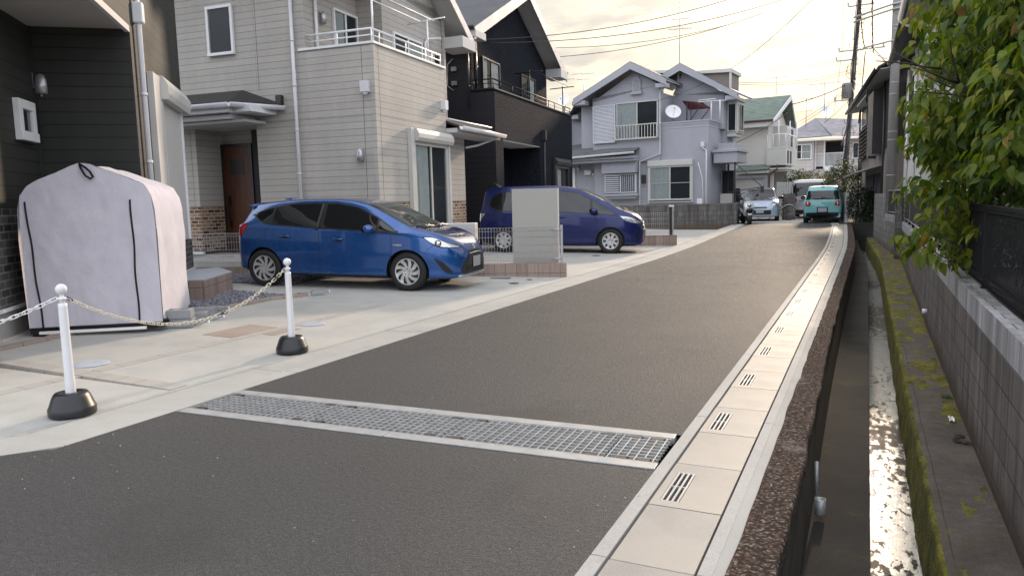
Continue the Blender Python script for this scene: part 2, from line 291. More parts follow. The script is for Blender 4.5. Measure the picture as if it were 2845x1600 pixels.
# ---------------------------------------------------------------- mesh building
class F:
    """wall frame: s runs along the wall, d out of it, z up"""
    def __init__(f, p, deg, s=0, d=0, z=0):
        a = radians(deg); f.t = Vector((cos(a), sin(a), 0)); f.o = Vector((sin(a), -cos(a), 0))
        f.p = Vector((p[0], p[1], z)) + f.t*s + f.o*d; f.deg = deg
    def __call__(f, s, d, z): return f.p + f.t*s + f.o*d + Vector((0, 0, z))
    def sub(f, s=0, d=0, turn=0, z=0):
        q = f(s, d, z); return F((q.x, q.y), f.deg+turn, z=q.z)
W = F((0, 0), 0)
class MB:
    def __init__(m): m.v = []; m.f = []; m.sm = []; m.tone = []; m.mi = []; m.cur = 0
    def add(m, vs, fs, smooth=False, tone=None):
        k = len(m.v); m.v += [Vector(v) for v in vs]
        for f in fs: m.f.append(tuple(i+k for i in f)); m.sm.append(smooth); m.mi.append(m.cur)
        if tone is not None: m.tone += [tone]*len(vs)
        return m
    def box(m, fr, s0, s1, d0, d1, z0, z1):
        P = [fr(s, d, z) for z in (z0, z1) for s, d in ((s0,d0),(s1,d0),(s1,d1),(s0,d1))]
        return m.add(P, [(0,1,2,3),(4,5,6,7),(0,1,5,4),(1,2,6,5),(2,3,7,6),(3,0,4,7)])
    def prism(m, A, B, smooth=False):
        """A and B matching rings (lists of points) closed into a solid"""
        n = len(A); fs = [tuple(range(n)), tuple(range(n, 2*n))]
        k = len(m.v); m.add(list(A)+list(B), fs)
        for i in range(n):
            j = (i+1) % n; m.f.append((k+i, k+j, k+n+j, k+n+i)); m.sm.append(smooth); m.mi.append(m.cur)
        return m
    def sz(m, fr, poly, d0, d1): return m.prism([fr(s, d0, z) for s, z in poly], [fr(s, d1, z) for s, z in poly])
    def dz(m, fr, poly, s0, s1): return m.prism([fr(s0, d, z) for d, z in poly], [fr(s1, d, z) for d, z in poly])
    def sd(m, fr, poly, z0, z1): return m.prism([fr(s, d, z0) for s, d in poly], [fr(s, d, z1) for s, d in poly])
    def slab(m, pts, th):
        """sloping panel: corner points, thickness straight down"""
        return m.prism(pts, [p - Vector((0, 0, th)) for p in pts])
    def tube(m, pts, r, n=8, close=False, caps=True):
        pts = [Vector(p) for p in pts]; N = len(pts); k = len(m.v); up = Vector((0, 0, 1)); prev = None
        rr = r if isinstance(r, (list, tuple)) else [r]*N
        for i, p in enumerate(pts):
            a = pts[(i-1) % N] if (close or i) else pts[i]; c = pts[(i+1) % N] if (close or i < N-1) else pts[i]
            t = (c-a).normalized()
            if prev is None: x = t.cross(up if abs(t.z) < .95 else Vector((1, 0, 0))).normalized()
            else: x = (prev - t*prev.dot(t)).normalized()
            prev = x; y = t.cross(x)
            for j in range(n):
                a2 = 2*pi*j/n; m.v.append(p + (x*cos(a2) + y*sin(a2))*rr[i])
        for i in range(N if close else N-1):
            for j in range(n):
                a, b2 = k+i*n+j, k+i*n+(j+1) % n; i2 = (i+1) % N
                m.f.append((a, b2, k+i2*n+(j+1) % n, k+i2*n+j)); m.sm.append(True); m.mi.append(m.cur)
        if caps and not close:
            m.f.append(tuple(k+j for j in range(n))); m.f.append(tuple(k+(N-1)*n+j for j in range(n))); m.sm += [False]*2; m.mi += [m.cur]*2
        return m
    def lathe(m, c, prof, n=24, axis=(0,0,1), smooth=True):
        ax = Vector(axis).normalized(); x = ax.cross(Vector((0,0,1)) if abs(ax.z) < .9 else Vector((1,0,0))).normalized(); y = ax.cross(x)
        c = Vector(c); k = len(m.v)
        for r, h in prof:
            for j in range(n): a = 2*pi*j/n; m.v.append(c + ax*h + (x*cos(a)+y*sin(a))*max(r, 1e-4))
        for i in range(len(prof)-1):
            for j in range(n):
                m.f.append((k+i*n+j, k+i*n+(j+1) % n, k+(i+1)*n+(j+1) % n, k+(i+1)*n+j)); m.sm.append(smooth); m.mi.append(m.cur)
        if prof[0][0] > 1e-3: m.f.append(tuple(k+j for j in range(n))); m.sm.append(False); m.mi.append(m.cur)
        if prof[-1][0] > 1e-3: m.f.append(tuple(k+(len(prof)-1)*n+j for j in range(n))); m.sm.append(False); m.mi.append(m.cur)
        return m
    def grid(m, P, smooth=True):
        R = len(P); C2 = len(P[0]); k = len(m.v)
        for row in P: m.v += [Vector(p) for p in row]
        for i in range(R-1):
            for j in range(C2-1):
                m.f.append((k+i*C2+j, k+i*C2+j+1, k+(i+1)*C2+j+1, k+(i+1)*C2+j)); m.sm.append(smooth); m.mi.append(m.cur)
        return m
    def build(m, name, mat, parent=None, recalc=True, mats=None, sharp=None, bevel=0):
        me = bpy.data.meshes.new(name); off = Vector((0, 0, 0)); r = parent
        while r is not None and r.parent is not None: r = r.parent
        if r is not None: off = r.location
        me.from_pydata([v - off for v in m.v], [], m.f)
        me.polygons.foreach_set('use_smooth', m.sm); me.polygons.foreach_set('material_index', m.mi)
        if recalc:
            bm = bmesh.new(); bm.from_mesh(me); bmesh.ops.recalc_face_normals(bm, faces=bm.faces[:]); bm.to_mesh(me); bm.free()
        if m.tone and len(m.tone) == len(m.v):
            at = me.attributes.new('tone', 'FLOAT', 'POINT'); at.data.foreach_set('value', m.tone)
        make_uv(me, off)
        if sharp: me.set_sharp_from_angle(angle=radians(sharp))
        me.materials.append(M[mat])
        for x in (mats or []): me.materials.append(M[x])
        o = bpy.data.objects.new(name, me); COL.objects.link(o); o.parent = parent
        if bevel:
            bv = o.modifiers.new('bevel', 'BEVEL'); bv.width = bevel; bv.segments = 2; bv.limit_method = 'ANGLE'; bv.angle_limit = radians(50)
        return o
def make_uv(me, off):
    uv = me.uv_layers.new(name='UVMap'); vs = me.vertices; D = uv.data
    for p in me.polygons:
        n = p.normal
        if abs(n.z) > .985: 
            for li in p.loop_indices:
                c = vs[me.loops[li].vertex_index].co + off; D[li].uv = (c.x, c.y)
        else:
            t = Vector((-n.y, n.x, 0)).normalized(); q = n.cross(t); q = -q if q.z < 0 else q
            if abs(n.z) < .06: q = Vector((0, 0, 1))
            for li in p.loop_indices:
                c = vs[me.loops[li].vertex_index].co + off; D[li].uv = (c.dot(t), c.dot(q))
def tag(o, label, cat, group=None, kind=None):
    o['label'] = label; o['category'] = cat
    if group: o['group'] = group
    if kind: o['kind'] = kind
    return o
def thing(name, label, cat, loc=(0,0,0), group=None):
    o = bpy.data.objects.new(name, None); COL.objects.link(o); o.location = loc; o.empty_display_size = .2
    return tag(o, label, cat, group)
def struct(name, mb, mat, kind='structure', **kw):
    o = mb.build(name, mat, None, **kw); o['kind'] = kind; return o
def copy_tree(o, parent=None):
    c = o.copy(); COL.objects.link(c); c.parent = parent
    for ch in o.children: copy_tree(ch, c)
    return c
def lerp(a, b, t): return a+(b-a)*t
def interp(tab, x):
    if x <= tab[0][0]: return tab[0][1]
    for (x0, y0), (x1, y1) in zip(tab, tab[1:]):
        if x <= x1: return y0 + (y1-y0)*(x-x0)/(x1-x0)
    return tab[-1][1]
def smooth_interp(tab, x):
    """monotone-ish cubic through the table"""
    xs = [t[0] for t in tab]; ys = [t[1] for t in tab]; n = len(xs)
    if x <= xs[0]: return ys[0]
    if x >= xs[-1]: return ys[-1]
    i = max(j for j in range(n-1) if xs[j] <= x)
    def slope(k):
        if k == 0 or k == n-1: 
            a, b2 = (0, 1) if k == 0 else (n-2, n-1); return (ys[b2]-ys[a])/(xs[b2]-xs[a])
        d0 = (ys[k]-ys[k-1])/(xs[k]-xs[k-1]); d1 = (ys[k+1]-ys[k])/(xs[k+1]-xs[k])
        return 0 if d0*d1 <= 0 else 2*d0*d1/(d0+d1)
    h = xs[i+1]-xs[i]; t = (x-xs[i])/h; m0 = slope(i)*h; m1 = slope(i+1)*h
    return (2*t**3-3*t*t+1)*ys[i] + (t**3-2*t*t+t)*m0 + (-2*t**3+3*t*t)*ys[i+1] + (t**3-t*t)*m1
# ---------------------------------------------------------------- camera, sun, sky
H = 1.38; YAW = radians(25.70744); PITCH = radians(6.671734); ROLL = radians(1.4)
fw = Vector((-sin(YAW)*cos(PITCH), cos(YAW)*cos(PITCH), -sin(PITCH))); rt = Vector((cos(YAW), sin(YAW), 0)); up = rt.cross(fw)
r2 = rt*cos(ROLL) - up*sin(ROLL); u2 = up*cos(ROLL) + rt*sin(ROLL)
cam = bpy.data.cameras.new('camera'); co = bpy.data.objects.new('camera', cam); COL.objects.link(co)
co.matrix_world = Matrix(((r2.x, u2.x, -fw.x, 0), (r2.y, u2.y, -fw.y, 0), (r2.z, u2.z, -fw.z, H), (0, 0, 0, 1)))
cam.sensor_width = 36; cam.lens = 36*2050/2845; cam.clip_end = 2000; cam.clip_start = .05; scene.camera = co
SUN_AZ = radians(2.5); SUN_EL = radians(19)      # azimuth from +Y towards +X
sd = Vector((sin(SUN_AZ)*cos(SUN_EL), cos(SUN_AZ)*cos(SUN_EL), sin(SUN_EL)))
sl = bpy.data.lights.new('sun', 'SUN'); so = bpy.data.objects.new('sun', sl); COL.objects.link(so)
so.rotation_euler = sd.to_track_quat('Z', 'Y').to_euler(); sl.energy = SUN_E; sl.angle = radians(4); sl.color = (1, .79, .60)
w = bpy.data.worlds.new('World'); scene.world = w; w.use_nodes = True; nt = w.node_tree; nt.nodes.clear()
def wn(t, **k):
    n = nt.nodes.new(t)
    for a, b2 in k.items(): setattr(n, a, b2)
    return n
def wl(a, b2): nt.links.new(a, b2)
def wmath(op, a, b2=None, clamp=False):
    m = wn('ShaderNodeMath', operation=op, use_clamp=clamp)
    for i, x in enumerate((a, b2)):
        if x is None: continue
        if isinstance(x, (int, float)): m.inputs[i].default_value = x
        else: wl(x, m.inputs[i])
    return m.outputs[0]
def wmix(f, a, b2, mode='MIX'):
    m = wn('ShaderNodeMix', data_type='RGBA', blend_type=mode)
    for i, x in ((0, f), (6, a), (7, b2)):
        if isinstance(x, (int, float)): m.inputs[i].default_value = x
        elif isinstance(x, tuple): m.inputs[i].default_value = (*x, 1)
        else: wl(x, m.inputs[i])
    return m.outputs[2]
tc = wn('ShaderNodeTexCoord'); sky = wn('ShaderNodeTexSky', sky_type='NISHITA', sun_disc=False, sun_elevation=SUN_EL, sun_rotation=SUN_AZ)
sky.air_density = 1.5; sky.dust_density = 3
dt = wn('ShaderNodeVectorMath', operation='DOT_PRODUCT'); wl(tc.outputs['Generated'], dt.inputs[0])
gd = Vector((sin(radians(-6))*cos(radians(21)), cos(radians(-6))*cos(radians(21)), sin(radians(21)))); dt.inputs[1].default_value = gd
g = wmath('MAXIMUM', dt.outputs['Value'], 0)
sx = wn('ShaderNodeSeparateXYZ'); wl(tc.outputs['Generated'], sx.inputs[0])
zz = wmath('ADD', wmath('MAXIMUM', sx.outputs[2], 0), .16)
cv = wn('ShaderNodeCombineXYZ'); wl(wmath('DIVIDE', sx.outputs[0], zz), cv.inputs[0]); wl(wmath('MULTIPLY', wmath('DIVIDE', sx.outputs[1], zz), 1.25), cv.inputs[1])
def wnoise(sc, det, vec=cv.outputs[0], ro=.58):
    n = wn('ShaderNodeTexNoise'); n.inputs['Scale'].default_value = sc; n.inputs['Detail'].default_value = det; n.inputs['Roughness'].default_value = ro
    wl(vec, n.inputs['Vector']); return n.outputs[0]
def wramp(x, lo, hi, a=0, b2=1):
    m = wn('ShaderNodeMapRange', interpolation_type='SMOOTHSTEP'); wl(x, m.inputs[0])
    for i, q in zip((1, 2, 3, 4), (lo, hi, a, b2)): m.inputs[i].default_value = q
    return m.outputs[0]
cloud = wramp(wnoise(1.9, 8), .40, .62); wisps = wramp(wnoise(3.6, 8, ro=.62), .44, .64)
base = wmix(wramp(g, .25, .93), (1.38,1.44,1.60), (.47,.455,.415))          # cool behind the camera, warm round the sun
hz = wramp(sx.outputs[2], -.02, .30); base = wmix(hz, wmix(wramp(g, .3, .97), (1.15,1.21,1.34), (.50,.485,.435)), base)
base = wmix(wmath('MULTIPLY', wmath('MULTIPLY', cloud, wramp(g, .55, .95, .25, .8)), 1.0), base, (.285,.29,.32))
base = wmix(wmath('MULTIPLY', wisps, wramp(g, .86, .985, .1, .65)), base, (.86,.74,.55))
sc_ = wn('ShaderNodeVectorMath', operation='SCALE'); wl(base, sc_.inputs[0]); sc_.inputs['Scale'].default_value = SKY_K
g1 = wmath('POWER', g, 900); g2 = wmath('POWER', g, 230); g3 = wmath('POWER', g, 60)
gl = wmath('ADD', wmath('MULTIPLY', g1, 4.0), wmath('ADD', wmath('MULTIPLY', wmath('MULTIPLY', g2, wramp(cloud, 0, 1, 1.25, .75)), 1.5), wmath('MULTIPLY', g3, .22)))
gc = wn('ShaderNodeVectorMath', operation='SCALE'); gc.inputs[0].default_value = (1, .87, .64); wl(gl, gc.inputs['Scale'])
nk = wn('ShaderNodeVectorMath', operation='SCALE'); wl(sky.outputs[0], nk.inputs[0]); nk.inputs['Scale'].default_value = .012
ad = wn('ShaderNodeVectorMath', operation='ADD'); wl(sc_.outputs[0], ad.inputs[0]); wl(gc.outputs[0], ad.inputs[1])
a2_ = wn('ShaderNodeVectorMath', operation='ADD'); wl(ad.outputs[0], a2_.inputs[0]); wl(nk.outputs[0], a2_.inputs[1])
bg = wn('ShaderNodeBackground'); wl(a2_.outputs[0], bg.inputs[0]); wo = wn('ShaderNodeOutputWorld'); wl(bg.outputs[0], wo.inputs[0])
vs = scene.view_settings; vs.view_transform = 'Standard'; vs.look = 'None'; vs.gamma = 1; vs.use_curve_mapping = False; vs.exposure = .55
# ================================================================ ground, road, drain, canal
def sst(t): t = max(0, min(1, t)); return t*t*(3-2*t)
def hY(y): return .22*sst((y-16)/16)
def cY(y): return -.34*((y-20)/14)**1.3 if y > 20 else 0
XD0 = -4.75
def gz(x, y=0):                                       # driveway surface
    return max(0, .022*(XD0-x)) if y < 31 else max(hY(y), .022*(XD0-x)*max(0, 1-(y-31)/3))
YS = [-14, -8, -4, -2, 0, 1.5, 3, 5, 7, 9, 11, 13, 15, 16, 18, 20, 22, 24, 26, 28, 30, 32, 34, 37, 45, 60]
def strip(mb, xa, xb, ys, z=0.0, hz=True, jag=0, shift=True, n=1):
    rows = []
    for y in ys:
        s = cY(y) if shift else 0; a = xa(y) if callable(xa) else xa; b_ = xb(y) if callable(xb) else xb
        rows.append([(lerp(a, b_, i/n)+s, y, z+(hY(y) if hz else 0)) for i in range(n+1)])
    mb.grid(rows, False)
# earth under everything: one sheet left of the canal, one right of it, both run to the horizon
mb = MB()
for (xa, xb, za) in ((-1500, -.62, -.16), (1.0, 1500, .28)):
    ys = [-300, -50] + [y for y in YS if y >= -14] + [90, 1500]
    rows = [[(xa, y, za), (xa*.02 if abs(xa) > 100 and xb < 0 else xb if xb < 100 else xa, y, za), (xb + (cY(min(y, 34)) if xb < 0 else 0), y, za)] for y in ys]
    if xb > 0: rows = [[(xa if y < 34 else -.2, y, za), (30, y, za), (xb, y, za)] for y in ys]
    mb.grid(rows, False)
mb.grid([[(-.97, 33.6, .12), (1.2, 33.6, .12)], [(-.97, 1500, .12), (1.2, 1500, .12)]], False)
struct('ground', mb, 'soil', recalc=False)
# grate trench in the road
GA = (-4.24, 3.46); GB = (-.945, 3.59)                 # near edge of the steel channel, left and right end
gt = Vector((GB[0]-GA[0], GB[1]-GA[1], 0)); GL = gt.length; gang = math.degrees(math.atan2(gt.y, gt.x)); GW = .60
GF = F(GA, gang)                                       # d is negative going away from the camera
def XL(y): return -4.27
mb = MB()
def gy(x, far): 
    p = GF((x-GA[0])/cos(radians(gang)), -GW if far else 0, 0); return p.y
xs = [-4.27 + (4.27-.938)*i/8 for i in range(9)]
near = [0, 1.5, 2.6]
mb.grid([[(x, y, 0) for x in xs] for y in (-14, -8, -4, 0, 2.3)] + [[(x, gy(x, False), 0) for x in xs]], False)
mb.grid([[(x, gy(x, True), 0) for x in xs]] + [[(x + cY(y), y, hY(y)) for x in xs] for y in [5, 7, 9, 12, 14, 16, 18, 20, 22, 24, 26, 28, 29.5, 31]], False)
mb.grid([[(-30, -14, .0), (-4.27, -14, 0)], [(-30, -3.2, 0), (-4.27, -3.2, 0)], [(-9.5, -3.2, 0), (-4.27, -3.2, 0)], [(-4.3, 2.6, 0), (-4.27, 2.6, 0)]], False)
mb.grid([[(-30, -14, .0), (-30.01, -14, 0)], [(-30, -3.2, 0), (-9.5, -3.2, 0)]], False)
# the road turns left past the drain's end
mb.grid([[(lerp(-4.6, -1.28, i/5)+ (cY(y) if i == 5 else 0)*0, y, hY(y)) for i in range(6)] for y in (31, 33, 36)], False)
struct('road', mb, 'asphalt', recalc=False)
# concrete yard at the street's end
mb = MB(); mb.grid([[(x, y, hY(y)+.012 if y > 33.3 else hY(y)-.006) for x in (-4.86, -4, -2.5, -.97)] for y in (30.9, 33.3, 33.31, 36, 45, 60)], False); mb.grid([[(x, y, hY(y)+.012) for x in (-16, -8, -4.86)] for y in (33.5, 45, 60)], False)
struct('yard_pavement', mb, 'drive', recalc=False)
# gutters along the left edge: lip and channel cast in 2 m lengths, a broken joint at the corner
mb = MB()
def gut(p0, p1, a0, a1, b0, b1, z0, z1):
    """one gutter length between p0 and p1 (road edge) reaching inward by a..b"""
    pass
E1 = [(-4.27, 2.67), (-4.27, 31.0)]
y = 2.68; k = 0
random.seed(3)
while y < 31:
    L = min(2.0, 31-y); e = .004
    for xa, xb, za, zb in ((-4.27, -4.405, .004, .006), (-4.409, -4.74, -.006, .0), (-4.743, -4.80, .004, .004)):
        s0, s1 = cY(y)*.6, cY(y+L)*.6
        A = [Vector((xa+s0, y+e, za+hY(y))), Vector((xb+s0, y+e, zb+hY(y))), Vector((xb+s1, y+L-e, zb+hY(y+L))), Vector((xa+s1, y+L-e, za+hY(y+L)))]
        mb.prism(A, [p-Vector((0, 0, .10)) for p in A])
    y += L; k += 1
# the corner piece that swings off to the left at the bottom of the picture
c0 = Vector((-4.27, 2.672, 0)); dirv = Vector((-.60, -.80, 0)).normalized(); inn = Vector((-.80, .60, 0))
for j in range(4):
    a = c0 + dirv*(j*1.2+.004); b2 = c0 + dirv*(j*1.2+1.196)
    for w0, w1, za, zb in ((0, .14, .003, .005), (.145, .42, -.004, .0)):
        ex = (w1*.42 if j == 0 else 0); ex0 = (w0*.42 if j == 0 else 0)
        A = [a+inn*w0-dirv*ex0+Vector((0,0,za)), a+inn*w1-dirv*ex+Vector((0,0,zb)), b2+inn*w1+Vector((0,0,zb)), b2+inn*w0+Vector((0,0,za))]
        mb.prism(A, [p-Vector((0, 0, .10)) for p in A])
struct('gutter', mb, 'gutter', bevel=.003)
# concrete driveways, cut into bays by joints
mb = MB()
def bay(pts, dz=0.0):
    P = [Vector((x, y, gz(x)+dz)) for x, y in pts]; mb.prism(P, [p-Vector((0,0,.09)) for p in P])
q = lambda y: c0.x
bay([(-4.803, 2.60), (-4.803, 3.86), (-7.9, 3.72), (-8.6, 1.2), (-6.6, .25), (-4.66, 2.44)])
bay([(-4.803, 4.03), (-4.803, 9.3), (-7.70, 9.3), (-7.68, 3.87)])
bay([(-7.69, 3.86), (-7.70, 7.1), (-9.0, 7.1), (-9.3, 6.3), (-8.0, 4.2)], -.004)
bay([(-4.803, 9.31), (-4.803, 12.36), (-11.9, 10.1), (-11.9, 9.31)])
bay([(-7.95, 8.42), (-7.71, 9.3), (-11.8, 9.3), (-10.9, 8.9)])
bay([(-4.803, 12.39), (-4.803, 16.6), (-12.6, 15.0), (-12.6, 9.95)])
bay([(-4.803, 16.61), (-4.803, 21.1), (-12.6, 19.0), (-12.6, 15.01)])
bay([(-4.803, 21.11), (-4.86, 25.5), (-12.6, 25.5), (-12.6, 19.01)])
bay([(-4.86, 25.51), (-5.0, 31.0), (-4.84, 33.6), (-12.6, 33.6), (-12.6, 25.51)])
struct('driveway_pavement', mb, 'drive', bevel=.004)
# buff and faded red paver bands let into the driveway
mb = MB()
def pv(m, x0, x1, y0, y1, n, along, tilt=0):
    for i in range(n):
        a, b2 = i/n, (i+1)/n
        if along == 'y': xa, xb, ya, yb = x0, x1, lerp(y0, y1, a)+.004, lerp(y0, y1, b2)-.004
        else: xa, xb, ya, yb = lerp(x0, x1, a)+.004, lerp(x0, x1, b2)-.004, y0, y1
        P = [Vector((xx, yy+tilt*(xx-x0), gz(xx)+.004)) for xx, yy in ((xa, ya), (xb, ya), (xb, yb), (xa, yb))]
        m.prism(P, [p-Vector((0,0,.05)) for p in P])
pv(mb, -7.9, -4.805, 3.87, 4.02, 14, 'x', .0)
pv(mb, -5.98, -5.85, 2.3, 3.86, 7, 'y'); pv(mb, -5.98, -5.85, 4.04, 8.2, 19, 'y')
struct('buff_paver_band', mb, 'buff')
mb = MB(); pv(mb, -6.42, -5.99, 5.62, 6.30, 1, 'y'); pv(mb, -5.84, -5.68, 5.9, 6.34, 1, 'y')
struct('red_paver_patch', mb, 'pink')
# tile edging of the gravel bed (a low brick border that ends in a square corner)
EDG = [(-7.66, 4.30), (-7.70, 5.2), (-7.62, 6.7), (-7.66, 7.35), (-7.72, 7.9), (-7.50, 8.50)]
t = thing('brick_edging', 'low reddish brick border of the gravel bed left of the blue car', 'edging', (-7.6, 6.5, .06))
mb = MB()
def border(mb, pts, wd, z, hgt, L=.21):
    for (x0, y0), (x1, y1) in zip(pts, pts[1:]):
        v = Vector((x1-x0, y1-y0, 0)); n = max(1, round(v.length/L)); dv = v.normalized(); nn = Vector((-dv.y, dv.x, 0))*wd
        for i in range(n):
            a = Vector((x0, y0, 0))+v*(i/n)+dv*.003; b2 = Vector((x0, y0, 0))+v*((i+1)/n)-dv*.003
            P = [Vector((p.x, p.y, gz(p.x)+hgt)) for p in (a, b2, b2+nn, a+nn)]; mb.prism(P, [p-Vector((0,0,.1)) for p in P])
border(mb, [(-7.50, 6.2), (-7.56, 7.2), (-7.62, 7.9), (-7.42, 8.46), (-7.60, 8.53)], .07, 0, .045)
mb.build('brick_row', 'pink', t, bevel=.005)
mb = MB(); border(mb, [(-7.52, 4.15), (-7.60, 4.7), (-7.70, 5.1)], .10, 0, .035, .3)
t2 = thing('brick_edging', 'short flush brick border at the foot of the dark green house', 'edging', (-7.5, 4.2, .05)); mb.build('brick_row', 'pink', t2, bevel=.005)
# gravel
GR = [(-8.7, 6.6), (-7.72, 6.4), (-7.68, 7.2), (-7.70, 7.9), (-7.52, 8.42), (-7.95, 8.40), (-9.2, 8.45), (-9.3, 7.2)]
GR2 = [(-8.6, 9.4), (-9.0, 10.85), (-11.6, 10.10), (-11.5, 9.0), (-9.4, 9.31)]
def inside(p, poly):
    c = False; n = len(poly)
    for i in range(n):
        (x0, y0), (x1, y1) = poly[i], poly[i-1]
        if (y0 > p[1]) != (y1 > p[1]) and p[0] < (x1-x0)*(p[1]-y0)/(y1-y0)+x0: c = not c
    return c
mb = MB()
for poly in (GR, GR2):
    P = [Vector((x, y, gz(x)+.015)) for x, y in poly]; mb.prism(P, [p-Vector((0,0,.08)) for p in P])
struct('gravel_bed', mb, 'gravel')
mb = MB(); random.seed(11)
for poly, nst in ((GR, 2600), (GR2, 1500)):
    x0 = min(p[0] for p in poly); x1 = max(p[0] for p in poly); y0 = min(p[1] for p in poly); y1 = max(p[1] for p in poly); k = 0
    while k < nst:
        x, y = random.uniform(x0, x1), random.uniform(y0, y1)
        if not inside((x, y), poly): continue
        k += 1; r = random.uniform(.008, .018); c = Vector((x, y, gz(x)+.018+random.random()*.012))
        ax = Vector((random.gauss(0,1), random.gauss(0,1), random.gauss(0,1))).normalized(); b3 = ax.orthogonal().normalized(); c3 = ax.cross(b3)
        e = (1.3, .8, .6)
        V = [c+ax*r*e[0], c-ax*r*e[0], c+b3*r*e[1], c-b3*r*e[1], c+c3*r*e[2], c-c3*r*e[2]]
        mb.add(V, [(0,2,4),(2,1,4),(1,3,4),(3,0,4),(2,0,5),(1,2,5),(3,1,5),(0,3,5)])
o = mb.build('gravel', 'stone', recalc=False); tag(o, 'grey crushed gravel between the storage shed and the blue car', 'gravel', kind='stuff')
# little lids and manholes
def lid(x, y, r, name, label, mat, square=None, rim=True, group=None):
    z = gz(x); t = thing(name, label, 'manhole cover', (x, y, z), group)
    m = MB()
    if square: m.box(F((x, y), square[2], z=z), -square[0]/2, square[0]/2, -square[1]/2, square[1]/2, 0, .008)
    else: m.lathe((x, y, z), [(r, 0), (r, .005), (r*.97, .007), (r*.5,.0072), (0, .0075)], 32)
    m.build('cover_plate', mat, t)
    if rim and not square:
        m = MB(); m.lathe((x, y, z), [(r*.62, .006), (r*.62, .0082), (r*.58, .0082), (r*.58, .006)], 28); m.lathe((x, y, z), [(r*.3, .006), (r*.3, .0086), (r*.26, .0086), (r*.26, .006)], 20)
        m.box(F((x, y), 20, z=z), r*.7, r*.85, -.02, .02, .006, .009); m.build('raised_rings', mat, t)
    return t
M['lidw'] = simple('pale_plastic_lid', (.42,.44,.48), .5, var=.12, nscale=9)
M['lidk'] = simple('dark_iron_lid', (.05,.045,.045), .6, .2, var=.2)
M['lidg'] = simple('blue_green_lid', (.07,.13,.15), .5, var=.15)
lid(-6.21, 4.20, .155, 'manhole_cover', 'round pale manhole cover behind the left white chain stand', 'lidw')
lid(-5.79, 6.63, .165, 'manhole_cover', 'round pale blue manhole cover in front of the blue car', 'lidw')
lid(-7.45, 6.72, .09, 'manhole_cover', 'small round pale cover next to the bottles by the shed', 'lidw', rim=False)
lid(-10.28, 9.65, .13, 'manhole_cover', 'round pale cover in the gravel behind the blue car', 'lidw', rim=False)
lid(-10.10, 9.98, .08, 'manhole_cover', 'small dark cover in the gravel behind the blue car', 'lidk', rim=False)
lid(-5.87, 11.72, .2, 'meter_box_cover', 'rectangular blue-green meter lid at the foot of the tiled wall', 'lidg', (.36, .18, 17))
lid(-5.32, 11.12, .085, 'manhole_cover', 'round rusty cover at the mouth of the driveway', 'lidk', rim=False)
lid(-5.30, 11.72, .05, 'manhole_cover', 'smallest black cover beside the tiled wall end', 'lidk', rim=False)
lid(-5.9, 17.0, .1, 'manhole_cover', 'small dark cover under the front of the navy minivan', 'lidk', rim=False)
# ---- steel grating across the road
dgt = thing('road_drain_grating', 'long galvanised steel grating set across the asphalt street', 'drain grating', (-2.6, 3.8, 0))
m = MB(); zt = .006
for a, b2 in ((0, 1.655), (1.662, GL)):
    for d0, d1 in ((0, -.085), (-GW+.085, -GW)):
        m.box(GF, a, b2, d0, d1, -.03, zt)
m.build('channel_frame', 'checker', dgt, bevel=.002)
m = MB(); m.box(GF, 0, GL, -.001, -GW+.001, -.36, -.30); m.box(GF, 0, GL, -.03, -.085, -.3, -.031); m.box(GF, 0, GL, -GW+.085, -GW+.03, -.3, -.031); m.build('trench', 'screen', dgt)  # trench walls and floor coloured black as the shade under the bars
x = .012; n = 0
while x < GL-.05:
    L = min(.985, GL-x-.01); m = MB(); d0, d1 = -.098, -GW+.098
    for i in range(int(L/.050)+1):
        s = x + min(i*.050, L-.008); m.box(GF, s, s+.0072, d0, d1, -.022, zt-.002)
    for j in range(9):
        d = lerp(d0, d1-.0, j/8); m.box(GF, x, x+L, d-.003, d+.003, -.018 if 0 < j < 8 else -.034, zt-.003)
    m.build('grating_panel', 'galv', dgt)
    for s in (x+.04, x+L-.11):
        for d in (d0-.004, d1+.044): MB().box(GF, s, s+.07, d, d-.04, -.02, zt-.0015).build('fixing_plate', 'lidk', dgt)
    x += 1.0; n += 1
# ---- the row of drain covers along the street
def pavrow(name, xa, xb, mat, seg, z0=0.0, jag=0.0, gap=.006, zj=0.0):
    m = MB(); y = -1.4; random.seed(hash(name) % 97 if False else len(name))
    while y < 31.0:
        L = min(seg, 31.0-y); A = []
        for xx, yy in ((xa, y+gap/2), (xb, y+gap/2), (xb, y+L-gap/2), (xa, y+L-gap/2)):
            A.append(Vector((xx+cY(yy), yy, z0+hY(yy)+random.uniform(-zj, zj))))
        m.prism(A, [p-Vector((0,0,.12)) for p in A]); y += L
    return struct(name, m, mat, bevel=.003)
pavrow('drain_kerb', -.938, -.873, 'kerbc', 2.0, .004); pavrow('drain_kerb', -.527, -.472, 'kerbc', 2.0, .003)
m = MB(); strip(m, -.94, -.45, [y for y in YS if y <= 30]+[31], -.05); struct('drain_bed', m, 'canalw', recalc=False)
